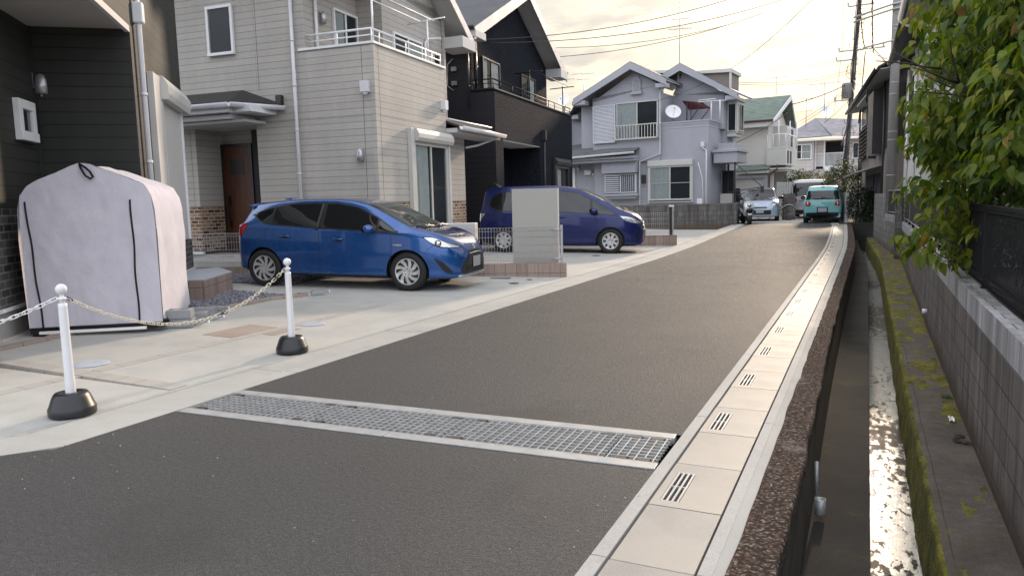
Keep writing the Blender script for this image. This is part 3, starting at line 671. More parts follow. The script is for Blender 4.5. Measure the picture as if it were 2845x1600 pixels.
# master cover (with a slotted grate) and plain cover
def cover(k, slotted):
    y0 = 3.165+.5675*k; yc = y0+.284; s = cY(yc); z = hY(yc)
    t = thing('drain_cover', '', 'drain cover', (-.699+s, yc, z), 'concrete covers of the roadside drain')
    m = MB(); x0, x1 = -.861+s, -.537+s
    A = [Vector((x0, y0+.003, z)), Vector((x1, y0+.003, z)), Vector((x1, y0+.564, z)), Vector((x0, y0+.564, z))]
    if slotted:
        gx0, gx1, ga, gb = -.825+s, -.735+s, y0+.06, y0+.44
        m.grid([[(x, y, z) for x in (x0, gx0, gx1, x1)] for y in (y0+.003, ga)], False); m.grid([[(x, y, z) for x in (x0, gx0)] for y in (ga, gb)], False); m.grid([[(x, y, z) for x in (gx1, x1)] for y in (ga, gb)], False)
        m.grid([[(x, y, z) for x in (x0, gx0, gx1, x1)] for y in (gb, y0+.564)], False)
        for a, b2 in (((x0, y0+.003), (x1, y0+.003)), ((x1, y0+.003), (x1, y0+.564)), ((x1, y0+.564), (x0, y0+.564)), ((x0, y0+.564), (x0, y0+.003)), ((gx0, ga), (gx0, gb)), ((gx1, ga), (gx1, gb)), ((gx0, ga), (gx1, ga)), ((gx0, gb), (gx1, gb))):
            m.add([(a[0], a[1], z), (b2[0], b2[1], z), (b2[0], b2[1], z-.06), (a[0], a[1], z-.06)], [(0,1,2,3)])
        m.build('slab', 'cover', t, recalc=False)
        m = MB()
        for i in range(4): xx = lerp(gx0+.008, gx1-.008, i/3); m.box(W, xx-.005, xx+.005, -ga, -gb, z-.015, z+.001)
        for yy in (ga+.004, gb-.004, (ga+gb)/2): m.box(W, gx0+.001, gx1-.001, -yy-.004, -yy+.004, z-.016, z)
        m.build('slot_grate', 'galv', t)
    else:
        m.prism(A, [p-Vector((0,0,.06)) for p in A]); m.build('slab', 'cover', t, bevel=.003)
    return t
random.seed(5)
def cover_label(k, sl):
    ordn = ['nearest','second','third','fourth','fifth','sixth','seventh','eighth','ninth','tenth']
    base = 'drain cover with a slotted steel grate' if sl else 'plain concrete drain cover without a grate'
    i = (k+6)//2
    if k < -1: return f'{base}, out at the bottom edge of the photo'
    if k == -1: return f'{base}, second nearer than the road grating'
    if k == 0: return f'{base}, just nearer than the road grating'
    if k == 1: return f'{base}, right beside the end of the road grating'
    j = k//2
    if j-1 < 10 and sl: return f'{ordn[j-1]} {base} beyond the road grating'
    if j-1 < 10: return f'{ordn[j-1]} {base} beyond the road grating'
    return f'far {base} in the row towards the turquoise car'
ms = {True: None, False: None}
for k in range(-5, 49):
    sl = (k % 2 == 0)
    if k < 16: t = cover(k, sl); ms[sl] = ms[sl] or t
    else:
        src = cover(k, sl) if k < 18 else None
        if src: t = src; ms[sl] = t
        else:
            t = copy_tree(ms[sl]); yc = 3.165+.5675*k+.284; t.location = (-.699+cY(yc), yc, hY(yc)); t.rotation_euler.x = math.atan((hY(yc+.28)-hY(yc-.28))/.56)
    t['label'] = cover_label(k, sl)
# ---- rough old kerb between drain and canal
def XK(y): return smooth_interp([(-14,-.25),(4,-.257),(8.5,-.279),(14,-.265),(20,-.235),(24,-.24),(31,-.26)], y)
ysf = [-1.5+.11*i for i in range(296)]; ysf = [y for y in ysf if y <= 31]
m = MB(); rows = []
for y in ysf:
    n0 = noise.noise(Vector((y*2.1, 3, 0)))*.016 + noise.noise(Vector((y*9, 5, 0)))*.007; n1 = noise.noise(Vector((y*2.6, 9, 1)))*.018 + noise.noise(Vector((y*11, 5, 4)))*.006
    s = cY(y); z = hY(y)
    a = -.429+s+n0; b2 = XK(y)+s+max(n1, -.010)
    r = [(a, y, z-.03), (a+.004, y, z+.004)]
    for i in range(1, 8): r.append((lerp(a, b2, i/8), y, z+.004+noise.noise(Vector((i*.7, y*7, 2)))*.006))
    r += [(b2-.006, y, z+.002), (b2, y, z-.012), (b2-.004+n0*.3, y, z-.09), (b2-.03, y, z-.12)]
    rows.append(r)
m.grid(rows, False); struct('canal_kerb', m, 'aggr', recalc=False)
m = MB(); m.grid([[(-.473+cY(y), y, hY(y)+.001), (-.42+cY(y)+noise.noise(Vector((y*3, 1, 7)))*.006, y, hY(y)-.001+noise.noise(Vector((y*5, 2, 7)))*.002)] for y in ysf], False); struct('mortar_bed', m, 'gutter', recalc=False)
# canal: damp wall, shelf, water, mossy ledge
def XW(y): return smooth_interp([(-14,.74),(6,.755),(9,.775),(12,.80),(18,.84),(22.4,.86),(24,.68),(26,.5),(29.5,.28),(31,.2)], y)
def cC(y): return cY(y)+ (0 if y < 21 else -.12*sst((y-21)/8))
yc_ = [-14, -4, 0, 1.5] + [2+.5*i for i in range(58)] + [31]
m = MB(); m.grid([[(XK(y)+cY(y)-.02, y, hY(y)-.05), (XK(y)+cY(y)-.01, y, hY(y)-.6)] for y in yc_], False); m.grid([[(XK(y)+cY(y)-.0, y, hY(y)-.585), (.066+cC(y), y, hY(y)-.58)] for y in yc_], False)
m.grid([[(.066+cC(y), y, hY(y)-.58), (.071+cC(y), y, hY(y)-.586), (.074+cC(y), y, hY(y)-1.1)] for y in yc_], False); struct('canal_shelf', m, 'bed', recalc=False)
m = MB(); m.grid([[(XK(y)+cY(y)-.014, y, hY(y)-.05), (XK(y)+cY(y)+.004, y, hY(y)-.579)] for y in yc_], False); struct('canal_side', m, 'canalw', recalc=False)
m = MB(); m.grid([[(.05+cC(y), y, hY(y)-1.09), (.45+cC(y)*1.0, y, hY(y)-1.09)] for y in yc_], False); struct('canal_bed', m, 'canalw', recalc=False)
m = MB(); m.grid([[(lerp(.06, .41, i/4)+cC(y), y, hY(y)-1.0) for i in range(5)] for y in yc_], False); struct('water', m, 'water', recalc=False)
m = MB(); rows = []
for i in range(900):
    y = 1.5+.033*i
    if y > 31: break
    n0 = noise.noise(Vector((y*1.7, 0, 3)))*.012; lim = XW(y)+.02
    inner = min(.397+cC(y)*1.0+n0, lim-.08)
    rows.append([(inner-.02, y, hY(y)-1.05), (inner-.012+noise.noise(Vector((y*13, 2, 3)))*.012, y, hY(y)-.85), (inner+noise.noise(Vector((y*13, 5, 3)))*.012, y, hY(y)-.62), (inner+.006, y, hY(y)-.515), (inner+.03, y, hY(y)-.503), (inner+.055, y, hY(y)-.50), (inner+.058, y, hY(y)-.507), (inner+.063, y, hY(y)-.50), (lim, y, hY(y)-.497)])
m.grid(rows, False); struct('canal_ledge', m, 'ledge', recalc=False)
# moss growing over the ledge and down its side
m = MB(); rows = []; yy = 3.0
while yy < 30.5:
    r = []; lim = XW(yy)-.004; inner = .397+cC(yy)+noise.noise(Vector((yy*1.7, 0, 3)))*.012
    inner = min(inner, lim-.1)
    dens = interp([(3, .05), (6, .12), (7.6, .18), (8.3, .52), (10, .56), (16, .66), (22, .66), (30, .6)], yy)
    pts = [(inner-.022, -.97), (inner-.016, -.88), (inner-.010, -.78), (inner-.006, -.68), (inner-.002, -.58), (inner, -.525), (inner+.012, -.502)]
    for j, (x, z) in enumerate(pts):
        n = noise.noise(Vector((z*6, yy*3.3, 1)))+.5*noise.noise(Vector((z*22, yy*17, 1)))
        k = (.55 if yy < 8 else .95)+.9*n
        r.append((x-.016*min(1, max(-.6, k))-.004*noise.noise(Vector((z*60, yy*50, 1))), yy, z+hY(yy)))
    for j in range(14):
        x = lerp(inner+.02, lim, j/13); u = j/13
        n = noise.noise(Vector((x*5, yy*1.5, 4)))+.6*noise.noise(Vector((x*16, yy*7, 8)))+.25*noise.noise(Vector((x*60, yy*40, 8)))
        b_ = dens*2-1 + (.25 if u > .75 else 0); k = n*1.1+b_*.55
        r.append((x, yy, -.503+hY(yy)+ (min(.022, .03*k) if k > 0 else -.006)+.003*noise.noise(Vector((x*90, yy*80, 8)))*(k > 0)))
    rows.append(r); yy += .03 if yy < 14 else .06
m.grid(rows, True); o = m.build('moss', 'moss', recalc=False); tag(o, 'yellow-green moss covering the concrete ledge beside the water', 'moss', kind='stuff')
# rubble in the bottom of the water, small litter on the ledge
m = MB(); random.seed(21)
def stone(m, c, r, sq=.6, tone=None):
    bm = bmesh.new(); bmesh.ops.create_icosphere(bm, subdivisions=1, radius=r)
    V = [Vector((v.co.x*(1+.3*random.uniform(-1,1)), v.co.y*(1+.3*random.uniform(-1,1)), v.co.z*sq*(1+.3*random.uniform(-1,1))))+Vector(c) for v in bm.verts]; m.add(V, [tuple(v.index for v in f.verts) for f in bm.faces]); bm.free()
for i in range(170):
    y = random.uniform(2.9, 4.95); stone(m, (random.uniform(.09, .38), y, -1.005+random.uniform(-.02, .012)), random.uniform(.012, .03))
for i in range(40): stone(m, (random.uniform(.09, .38), random.uniform(5, 9), -1.012), random.uniform(.01, .022))
o = m.build('rubble', 'canalw'); tag(o, 'wet stones in the canal water at the bottom edge', 'rubble', kind='stuff')
t = thing('fallen_leaves', 'brown dead leaf clump on the ledge by the block wall', 'leaves', (.69, 6.35, -.49)); m = MB()
for i in range(14): stone(m, (.69+random.uniform(-.05,.05), 6.35+random.uniform(-.12,.12), -.488+random.uniform(0,.015)), .022, .25)
m.build('leaf_pile', 'bark', t)
t = thing('paper_scrap', 'crumpled white scrap lying on the ledge by the wall', 'litter', (.675, 6.85, -.49)); m = MB()
m.grid([[(.655+.04*i/4, 6.8+.12*j/4, -.488+.022*random.random()) for i in range(5)] for j in range(5)]); m.build('scrap', 'white', t)
# drain pipe stub in the canal side
t = thing('drain_pipe', 'short grey plastic pipe sticking out of the dark canal side', 'pipe', (-.24, 4.6, -.5)); m = MB()
m.tube([(-.235, 4.75, -.25), (-.232, 4.72, -.34), (-.228, 4.70, -.45)], .012, 10); m.lathe((-.205, 4.68, -.56), [(.03, 0), (.032, .01), (.032, .10), (.027, .10), (.027, .01)], 18); m.build('pipe_body', 'galv', t)
t = thing('weep_pipe', 'white plastic pipe mouth low in the block wall', 'pipe', (.79, 11.6, -.3)); m = MB(); m.lathe((.80, 11.6, -.27), [(.035, 0), (.035, .07), (.028, .07), (.028, 0)], 16, (-1, 0, 0)); m.build('pipe_body', 'pvc', t)
# ---- walls on the right bank
def wallrun(t, pts, z0, z1, th, mat, name, dz=0.0, bev=.004, proud=0.0):
    m = MB()
    for (x0, y0), (x1, y1) in zip(pts, pts[1:]):
        v = Vector((x1-x0, y1-y0, 0)); n = Vector((v.y, -v.x, 0)).normalized()
        A = [Vector((x0, y0, z0+hY(y0)*dz))-n*proud, Vector((x1, y1, z0+hY(y1)*dz))-n*proud, Vector((x1, y1, z0+hY(y1)*dz))+n*th, Vector((x0, y0, z0+hY(y0)*dz))+n*th]
        B = [Vector((a.x, a.y, z1+hY(a.y)*dz)) for a in A]; m.prism(A, B)
    return m.build(name, mat, t, bevel=bev)
NW = [(.75, -2), (.755, 6), (.775, 9.5), (.81, 14), (.865, 22.45)]
t = thing('block_wall', 'long concrete block wall with a pale coping course beside the canal', 'wall', (.78, 10, -.5))
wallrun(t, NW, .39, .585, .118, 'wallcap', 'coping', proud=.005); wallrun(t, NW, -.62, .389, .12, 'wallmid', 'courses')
t = thing('block_pillar', 'square grey concrete block pillar standing in the canal wall', 'pillar', (.76, 22.6, -.4))
for i in range(9):
    m = MB(); z = -.52+i*.205; m.box(W, .69, .86, -22.85, -22.5, z, z+.2); m.build('pillar_block', 'wallgray' if i > 2 else 'wallmid', t, bevel=.006)
m = MB(); m.box(W, .67, .88, -22.87, -22.44, -.72, -.52); m.build('pillar_foot', 'canalw', t)
FW1 = [(.80, 22.85), (.52, 26.0)]; FW2 = [(.52, 26.0), (.24, 30.4)]
t = thing('block_wall', 'brownish block wall with railing just past the grey pillar', 'wall', (.66, 24.4, -.4))
wallrun(t, FW1, .52, .72, .12, 'wallcap', 'coping', proud=.004); wallrun(t, FW1, -.62, .519, .12, 'wallfar', 'courses')
t = thing('block_wall', 'tallest far block wall where the canal bends left', 'wall', (.38, 28.2, -.4))
wallrun(t, FW2, -.62, 1.34, .12, 'wallfar', 'courses')
# canal end wall under the hedge
t = thing('canal_end_wall', 'dark concrete end wall of the canal below the hedge', 'wall', (-.2, 30.9, -.3)); m = MB(); m.box(W, -.95, .6, -31.4, -31.0, -1.1, .26); m.build('end_slab', 'canalw', t)
# fences on the wall
def post(m, x, y, z0, z1, a=.045): m.box(W, x-a/2, x+a/2, -y-a/2, -y+a/2, z0, z1)
t = thing('mesh_fence', 'black folded wire mesh fence on the canal wall under the tree', 'fence', (.86, 6, .58))
m = MB(); y = 1.3; 
while y < 10.8:
    x = .872 + (y-6)*.004; zt_, zb = 1.235, .615
    m.tube([(x+.03, y, zt_-.05), (x-.03, y, zt_-.03), (x-.005, y, zt_+.02), (x+.035, y, zt_-.012), (x, y, zt_-.09), (x, y, zb+.10), (x-.035, y, zb+.05), (x-.015, y, zb+.0), (x+.03, y, zb+.035), (x+.02, y, zb+.08)], .0030, 4, caps=False); y += .05
for z in (1.255, 1.205, 1.145, .90, .72, .665, .615): m.tube([(.86-.0, 1.3, z), (.90, 10.8, z)], .0035, 5)
m.build('mesh_panel', 'blackm', t)
for y in (3.05, 5.05, 7.05, 9.05): m = MB(); post(m, .885+(y-6)*.004, y, .585, 1.22, .05); m.box(W, .855, .915, -y-.03, -y+.03, .585, .60); m.build('post', 'blackm', t)
t = thing('screen_fence', 'black solid screen fence with a low rail, before the grey pillar', 'fence', (.9, 17, .6))
m = MB(); m.prism([Vector(p) for p in ((.905, 10.9, .72), (.955, 22.3, .70), (.975, 22.3, .70), (.925, 10.9, .72))], [Vector(p) for p in ((.905, 10.9, 1.33), (.955, 22.3, 1.33), (.975, 22.3, 1.33), (.925, 10.9, 1.33))]); m.build('screen_panel', 'screen', t)
m = MB(); m.tube([(.885, 10.9, .695), (.93, 22.3, .68)], .014, 6); m.tube([(.90, 10.9, 1.345), (.95, 22.3, 1.345)], .016, 6); m.build('rail', 'alu', t)
for y in (11.4, 13.2, 15.0, 16.8, 18.6, 20.4, 22.1): m = MB(); post(m, .90+(y-11)*.0045, y, .585, .70, .05); m.build('post', 'blackm', t)
t = thing('screen_fence', 'short black screen fence beyond the grey pillar', 'fence', (.7, 24.4, .7))
m = MB(); m.prism([Vector(p) for p in ((.86, 22.9, .80), (.60, 26.0, .80), (.64, 26.0, .80), (.90, 22.9, .80))], [Vector(p) for p in ((.86, 22.9, 1.42), (.60, 26.0, 1.42), (.64, 26.0, 1.42), (.90, 22.9, 1.42))]); m.build('screen_panel', 'screen', t)
m = MB(); m.tube([(.84, 22.9, .80), (.58, 26.0, .78)], .014, 6); m.tube([(.85, 22.9, 1.43), (.59, 26.0, 1.43)], .016, 6); m.build('rail', 'alu', t)
for k in range(5): m = MB(); q = k/4; post(m, lerp(.87, .61, q), lerp(23.0, 25.9, q), .70, .80, .05); m.build('post', 'blackm', t)

# grit and pebbles scattered on the street
m = MB(); random.seed(99)
for i in range(230):
    x = random.uniform(-4.2, -1.0); y = 1.2+10*random.random()**1.6
    if random.random() < .4: x = random.choice((-4.27, -.95))+random.gauss(0, .06); y = random.uniform(1.5, 14)
    stone(m, (x, y, .002+(.004 if x > -.94 or x < -4.27 else 0)), random.uniform(.002, .0055))
o = m.build('grit', 'kerbc'); tag(o, 'scattered pale grit and small stones on the asphalt', 'grit', kind='stuff')
# ================================================================ houses
def P(name, mat, parent, *boxes, bevel=0, **kw):
    """one part from a list of (frame, s0, s1, d0, d1, z0, z1) boxes"""
    o = None
    for b_ in boxes:
        q = MB().box(*b_).build(name, mat, parent, bevel=bevel, **kw); o = o or q
    return o
def curtain(m, fr, s0, s1, z0, z1, d, amp=.02, n=None):
    n = n or max(8, int((s1-s0)/.03)); rows = []
    for i in range(n+1):
        s = lerp(s0, s1, i/n); w_ = amp*sin(i*1.9)+amp*.5*sin(i*.7+1); rows.append([fr(s, d+w_, z1), fr(s+.01*sin(i), d+w_*1.3, lerp(z1, z0, .5)), fr(s, d+w_*1.2, z0)])
    m.grid(rows)
def window(fr, s0, s1, z0, z1, parent, frame='white', panes=2, fw_=.045, depth=.06, cur=None, glass='glass', bars=None, name='window', midz=None, room=True):
    """frame with panes, set 6 cm proud of the wall with a dark room board right behind the glass"""
    m = MB(); g = .003
    m.box(fr, s0, s1, g, depth, z1-fw_, z1); m.box(fr, s0, s1, g, depth+.015, z0, z0+fw_)
    m.box(fr, s0, s0+fw_, g, depth, z0+fw_, z1-fw_); m.box(fr, s1-fw_, s1, g, depth, z0+fw_, z1-fw_)
    w_ = (s1-s0-2*fw_)/panes
    for i in range(1, panes): c = s0+fw_+w_*i; m.box(fr, c-.028, c+.028, g+.01, depth-.012, z0+fw_, z1-fw_)
    if midz: m.box(fr, s0+fw_, s1-fw_, g+.012, depth-.022, midz-.012, midz+.012)
    if bars:
        for i in range(bars): c = lerp(s0+fw_, s1-fw_, (i+.5)/bars); m.box(fr, c-.009, c+.009, depth-.004, depth+.014, z0+fw_*.5, z1-fw_*.5)
    w = m.build(name, frame, parent, bevel=.004)
    if room: P('room', 'inside', w, (fr, s0+fw_*.5, s1-fw_*.5, .004, .008, z0+fw_*.5, z1-fw_*.5))
    if cur:
        for a, b2 in cur:
            m = MB(); curtain(m, fr, lerp(s0+fw_, s1-fw_, a), lerp(s0+fw_, s1-fw_, b2), z0+fw_, z1-fw_, .020, .008); m.build('curtain', 'curtain', w, recalc=False)
    for i in range(panes):
        a = s0+fw_+w_*i; m = MB(); m.grid([[fr(a+.001, .038, z0+fw_), fr(a+w_-.001, .038, z0+fw_)], [fr(a+.001, .038, z1-fw_), fr(a+w_-.001, .038, z1-fw_)]], False); m.build('pane', glass, w, recalc=False)
    return w
def pipe(parent, pts, r=.032, mat='pvc', clips=None, name='downpipe'):
    m = MB(); m.tube(pts, r, 10)
    a = Vector(pts[-1]); 
    for p, q in zip(pts, pts[1:]):
        p, q = Vector(p), Vector(q)
        if abs((q-p).z) > .8:
            n = int(abs((q-p).z)/.95)
            for i in range(1, n+1): c = p.lerp(q, i/(n+1)); m.tube([c-Vector((0,0,.018)), c+Vector((0,0,.018))], r*1.22, 10)
    return m.build(name, mat, parent)
def walllamp(fr, s, z, parent, mat='alu', r=.07):
    m = MB(); c = fr(s, .075, z)
    m.box(fr, s-.05, s+.05, .002, .025, z-.06, z+.12)
    m.lathe(c, [(r*.98, -.12), (r, -.02), (r*.93, .05), (r*.7, .095), (r*.3, .118), (0.001, .122)], 20); m.lathe(c, [(r*.3, -.15), (r*.35, -.12)], 12)
    return m.build('wall_lamp', mat, parent)
def gutterline(m, a, b2, r=.055):
    """half-round eaves gutter"""
    a, b2 = Vector(a), Vector(b2); t = (b2-a).normalized(); n = Vector((t.y, -t.x, 0)).normalized()
    prof = [(-r, 0), (-r, -.03), (-r*.7, -.075), (0, -.095), (r*.7, -.075), (r, -.03), (r, 0), (r*.85, 0), (r*.55, -.065), (-r*.55, -.065), (-r*.85, 0)]
    m.prism([a+n*x+Vector((0,0,z)) for x, z in prof], [b2+n*x+Vector((0,0,z)) for x, z in prof], True)
def gable(parent, fr, s0, s1, vr, zr, vl, zl, vh, zh, roof, fasc='fascia', soff='soffitw', th=.05, fh=.20, front=True, back=False):
    """gable roof whose ridge runs along s at d=vr; eaves at d=vl (low side A) and d=vh (low side B)"""
    o = []
    for (ve, ze) in ((vl, zl), (vh, zh)):
        m = MB(); m.slab([fr(s0, vr, zr), fr(s1, vr, zr), fr(s1, ve, ze), fr(s0, ve, ze)], th); r_ = m.build('roof', roof, parent); o.append(r_)
        m = MB(); k = (ze-zr)/(ve-vr)
        m.slab([fr(s0+.03, vr, zr-th-.002), fr(s1-.03, vr, zr-th-.002), fr(s1-.03, ve-math.copysign(.03, ve-vr), ze-th-.002+abs(k)*.03), fr(s0+.03, ve-math.copysign(.03, ve-vr), ze-th-.002+abs(k)*.03)], .04); m.build('soffit', soff, parent)
    m = MB()
    for s in ([s1] if front else [])+([s0] if back else []):
        sg = 1 if s == s1 else -1
        for (ve, ze) in ((vl, zl), (vh, zh)):
            A = [fr(s-sg*.028, vr, zr-.01), fr(s-sg*.028, ve, ze-.01), fr(s-sg*.028, ve, ze-fh), fr(s-sg*.028, vr, zr-fh)]
            m.prism(A, [p+fr.t*sg*.034 for p in A])
    if m.v: m.build('fascia', fasc, parent)
    return o
def hplane(parent, fr, pts, z0, z1, mat, name): m = MB(); m.sd(fr, pts, z0, z1); return m.build(name, mat, parent)
# ---------------------------------------------------------------- A: dark green house with porch recess
QA = (-9.05, 5.72); A = thing('dark_green_house', 'dark green board-clad house with a deep porch recess at the left edge', 'house', (-9.8, 6.8, 0))
A1 = F(QA, 130); RA = (-8.215, 6.42); A2 = F(RA, 130); A3 = F(QA, 40)
# volumes: behind window wall (A1 plane), behind the porch back wall, far return wall
def darkwall(m, zs0, zs1):
    m.box(A1, -3.6, -.002, -3.0, 0, zs0, zs1)                      # wall with the small window
    m.box(A3, -3.0, 1.09, -3.42, 0, zs0, zs1)                      # block behind the porch, its +s face is the shutter wall
m = MB(); darkwall(m, 1.442, 3.629); m.build('siding', 'darks', A)
m = MB(); darkwall(m, .40, 1.438); m.build('brick_cladding', 'darkb', A)
m = MB(); m.box(A1, -3.6, -.02, -3.0, -.02, -.1, .36); m.box(A3, -2.98, 1.07, -3.40, -.02, -.1, .36); m.build('foundation', 'kerbc', A)
m = MB(); m.box(A1, -3.6, .0, -.02, .03, .362, .398); m.box(A3, 0, 1.12, -.02, .03, .362, .398); m.box(A2, -.03, 3.45, -.02, .03, .362, .397); m.build('drip_sill', 'white', A)
# upper storey reaches out over the porch
m = MB(); m.box(A3, -3.0, 1.09, -3.42, 3.8, 3.63, 6.6); m.build('upper_wall', 'darks', A)
m = MB(); m.box(A3, 0.002, 1.085, .002, 3.7, 3.585, 3.627); m.build('porch_ceiling', 'soffit', A)
m = MB(); m.box(A2, -3.85, .0, -.04, .012, 3.55, 3.628); m.build('ceiling_trim', 'fascia', A)
m = MB(); m.box(A2, 0.005, .035, -.01, .012, .4, 3.55); m.box(A3, .0, .03, .0, .03, .4, 3.58); m.build('corner_trim', 'darkfr', A)
window(A1, -.72, -.22, 2.20, 2.66, A, 'white', 1, .105, .07)
walllamp(A1, .02, 2.92, A, 'alu', .075)
pipe(A, [A2(.28, .06, 6.4), A2(.28, .06, 3.95), A2(.30, .10, 3.85), A2(.30, .06, 3.7), A2(.31, .06, .3)], .034)
m = MB(); m.box(A2, .24, .36, .0, .13, 3.72, 3.98); m.build('pipe_joint', 'pvc', A, bevel=.02)
sh = P('roller_shutter_window', 'ivory', A, (A2, .80, 1.32, .003, .09, .9, 3.22), (A2, 1.32, 2.95, .003, .05, .9, 3.0), bevel=.008)
m = MB(); m.dz(A2, [(.003, 2.92), (.17, 2.92), (.19, 3.0), (.19, 3.12), (.12, 3.24), (.003, 3.26)], 1.25, 3.12); m.build('shutter_box', 'ivory', sh, bevel=.006)
P('guide_rail', 'white', sh, (A2, 1.36, 1.42, .05, .075, .9, 2.92), (A2, 2.88, 2.95, .05, .075, .9, 2.92))
# ---------------------------------------------------------------- B: beige house
BL = F((-8.6, 12.0), 5); BR = F((-8.6, 12.0), 95)
B = thing('beige_house', 'two-storey beige board-clad house with brick base and white balcony', 'house', (-10.5, 14, 0))
zb = .45; zbr = 1.42
def bvol(m, z0, z1, up_=True):
    m.box(BL, -9.5, -4.46, -4.9, 0, z0, z1)                           # left of the porch
    m.box(BL, -4.46, -2.84, -4.9, -.8, z0, z1)
    m.box(BL, -2.84, 0, -3.12, 0, z0, z1)
    m.box(BL, -2.84, -.35, -4.9, -3.12, z0, z1)
m = MB(); bvol(m, zbr+.004, 3.10); m.build('siding', 'beige', B)
m = MB(); bvol(m, zb, zbr); m.build('brick_cladding', 'brickp', B)
m = MB(); m.box(BL, -9.48, -4.48, -4.9, -.02, -.05, zb-.05); m.box(BL, -4.48, -2.82, -4.9, -.0, -.05, zb-.06); m.box(BL, -2.82, -.02, -3.1, -.02, -.05, zb-.05); m.box(BL, -2.82, -.37, -4.9, -3.1, -.05, zb-.05); m.build('foundation', 'kerbc', B)
P('drip_sill', 'white', B, (BL, -9.5, -4.44, -.02, .03, zb-.046, zb-.004), (BL, -2.86, .03, -.02, .03, zb-.046, zb-.004), (BR, 0.035, 3.12, -.02, .03, zb-.046, zb-.004))
m = MB(); m.box(BL, -9.5, -2.76, -4.9, 0, 3.104, 6.45); m.box(BL, -2.756, -1.55, -4.9, 0, 3.105, 6.45); m.box(BL, -1.549, 0, -3.12, 0, 3.105, 3.45); m.build('upper_siding', 'beige', B)
m = MB()
# parapet of the balcony: left wall, street wall
m.box(BL, -1.548, 0, -.12, 0, 3.452, 4.44); m.box(BL, -.12, 0, -3.12, -.121, 3.452, 4.44)
m.build('balcony_parapet', 'beige', B)
m = MB(); m.box(BL, -1.548, -.9, -5.0, -1.95, 3.452, 6.2); m.box(BL, -1.548, -.35, -5.0, -3.125, 3.11, 3.45); m.build('gable_wall', 'beige', B)
P('parapet_cap', 'white', B, (BL, -1.70, .03, -.15, .03, 4.442, 4.49), (BL, -.15, .03, -3.15, -.151, 4.442, 4.49), bevel=.006)
# siding corner trims and vertical joints
P('corner_trim', 'beige', B, (BL, -.07, .012, -.07, .012, zbr+.01, 4.438), (BL, -.84+.0, -.888, -5.01, -4.9, 2.9, 6.0))
P('panel_joint', 'darkfr', B, (BL, -2.712, -2.704, .0, .0015, 3.75, 6.4), (BL, -.27, -.262, .0, .0015, 1.43, 4.43), (BR, .17, .177, .0, .0015, 1.43, 4.43), (BL, -4.60, -4.593, 0, .0015, 1.43, 3.2))
m = MB()                                                           # white balcony railing
for a, b2 in (((-1.60, -.06), (.0, -.06)), ((-.06, -.0), (-.06, -3.06))):
    if a[0] == -1.60: q1 = lambda z: [BL(-1.62, -.06, z), BL(-.06, -.06, z)]
    else: q1 = lambda z: [BL(-.06, -.06, z), BL(-.06, -3.05, z)]
    m.tube(q1(4.74), .022, 8); m.tube(q1(4.62), .014, 8)
for s in (-1.6, -.83): m.tube([BL(s, -.06, 4.49), BL(s, -.06, 4.735)], .014, 6)
for d in (-.06, -.35, -1.42, -2.3, -2.62, -3.05): m.tube([BL(-.06, d, 4.49), BL(-.06, d, 4.735)], .014, 6)
m.build('balcony_railing', 'white', B)
m = MB()                                                           # laundry-pole racks on the balcony
for d, s2 in ((-.12, 1), (-2.45, 1)):
    m.tube([BL(-.06, d, 4.5), BL(-.06, d, 5.42)], .02, 8); m.tube([BL(-.55, d, 5.35), BL(.35, d-.05, 5.42)], .016, 6)
for s in (-.32, -.02): m.tube([BL(s, .1, 5.40), BL(s, -2.7, 5.43)], .013, 6)
m.build('laundry_rack', 'white', B)
# upper-storey windows
BU = F((BL(-1.548, 0, 0).x, BL(-1.548, 0, 0).y), 95)                 # recessed wall facing the street
window(BU, 1.0, 2.30 if False else 1.93, 3.5, 5.50, B, 'white', 2, .05, .06, cur=[(0, .45)], midz=None)
BU2 = F((BL(-.9, 0, 0).x, BL(-.9, 0, 0).y), 95)
window(BU2, 2.35, 3.75, 4.3, 5.22, B, 'white', 2, .05, .06, cur=[(.5, 1)])
walllamp(BU, .58, 5.20, B, 'alu', .06)
walllamp(BU2, 4.55, 4.95, B, 'darkfr', .05)
walllamp(BL, -.35, 2.36, B, 'alu', .07)
window(BL, -3.92, -3.24, 4.53, 5.53, B, 'white', 1, .06, .06)
# shuttered terrace window on the street side
tw = window(BR, 1.38, 3.02, .62, 2.70, B, 'ivory', 2, .075, .07, cur=[(.0, .42)])
P('shutter_frame', 'ivory', tw, (BR, 1.22, 1.37, .003, .10, .6, 2.96), (BR, 3.025, 3.10, .003, .10, .6, 2.9), bevel=.006)
m = MB(); m.dz(BR, [(.003, 2.70), (.16, 2.70), (.2, 2.77), (.2, 2.86), (.14, 2.96), (.003, 2.98)], 1.38, 3.13); m.build('shutter_box', 'ivory', tw, bevel=.006)
# narrow window in the rear bay
BB = F((BL(-.35, 0, 0).x, BL(-.35, 0, 0).y), 95)
window(BB, 3.35, 3.95, 1.0, 2.6, B, 'ivory', 1, .05, .06, glass='frost', room=False)
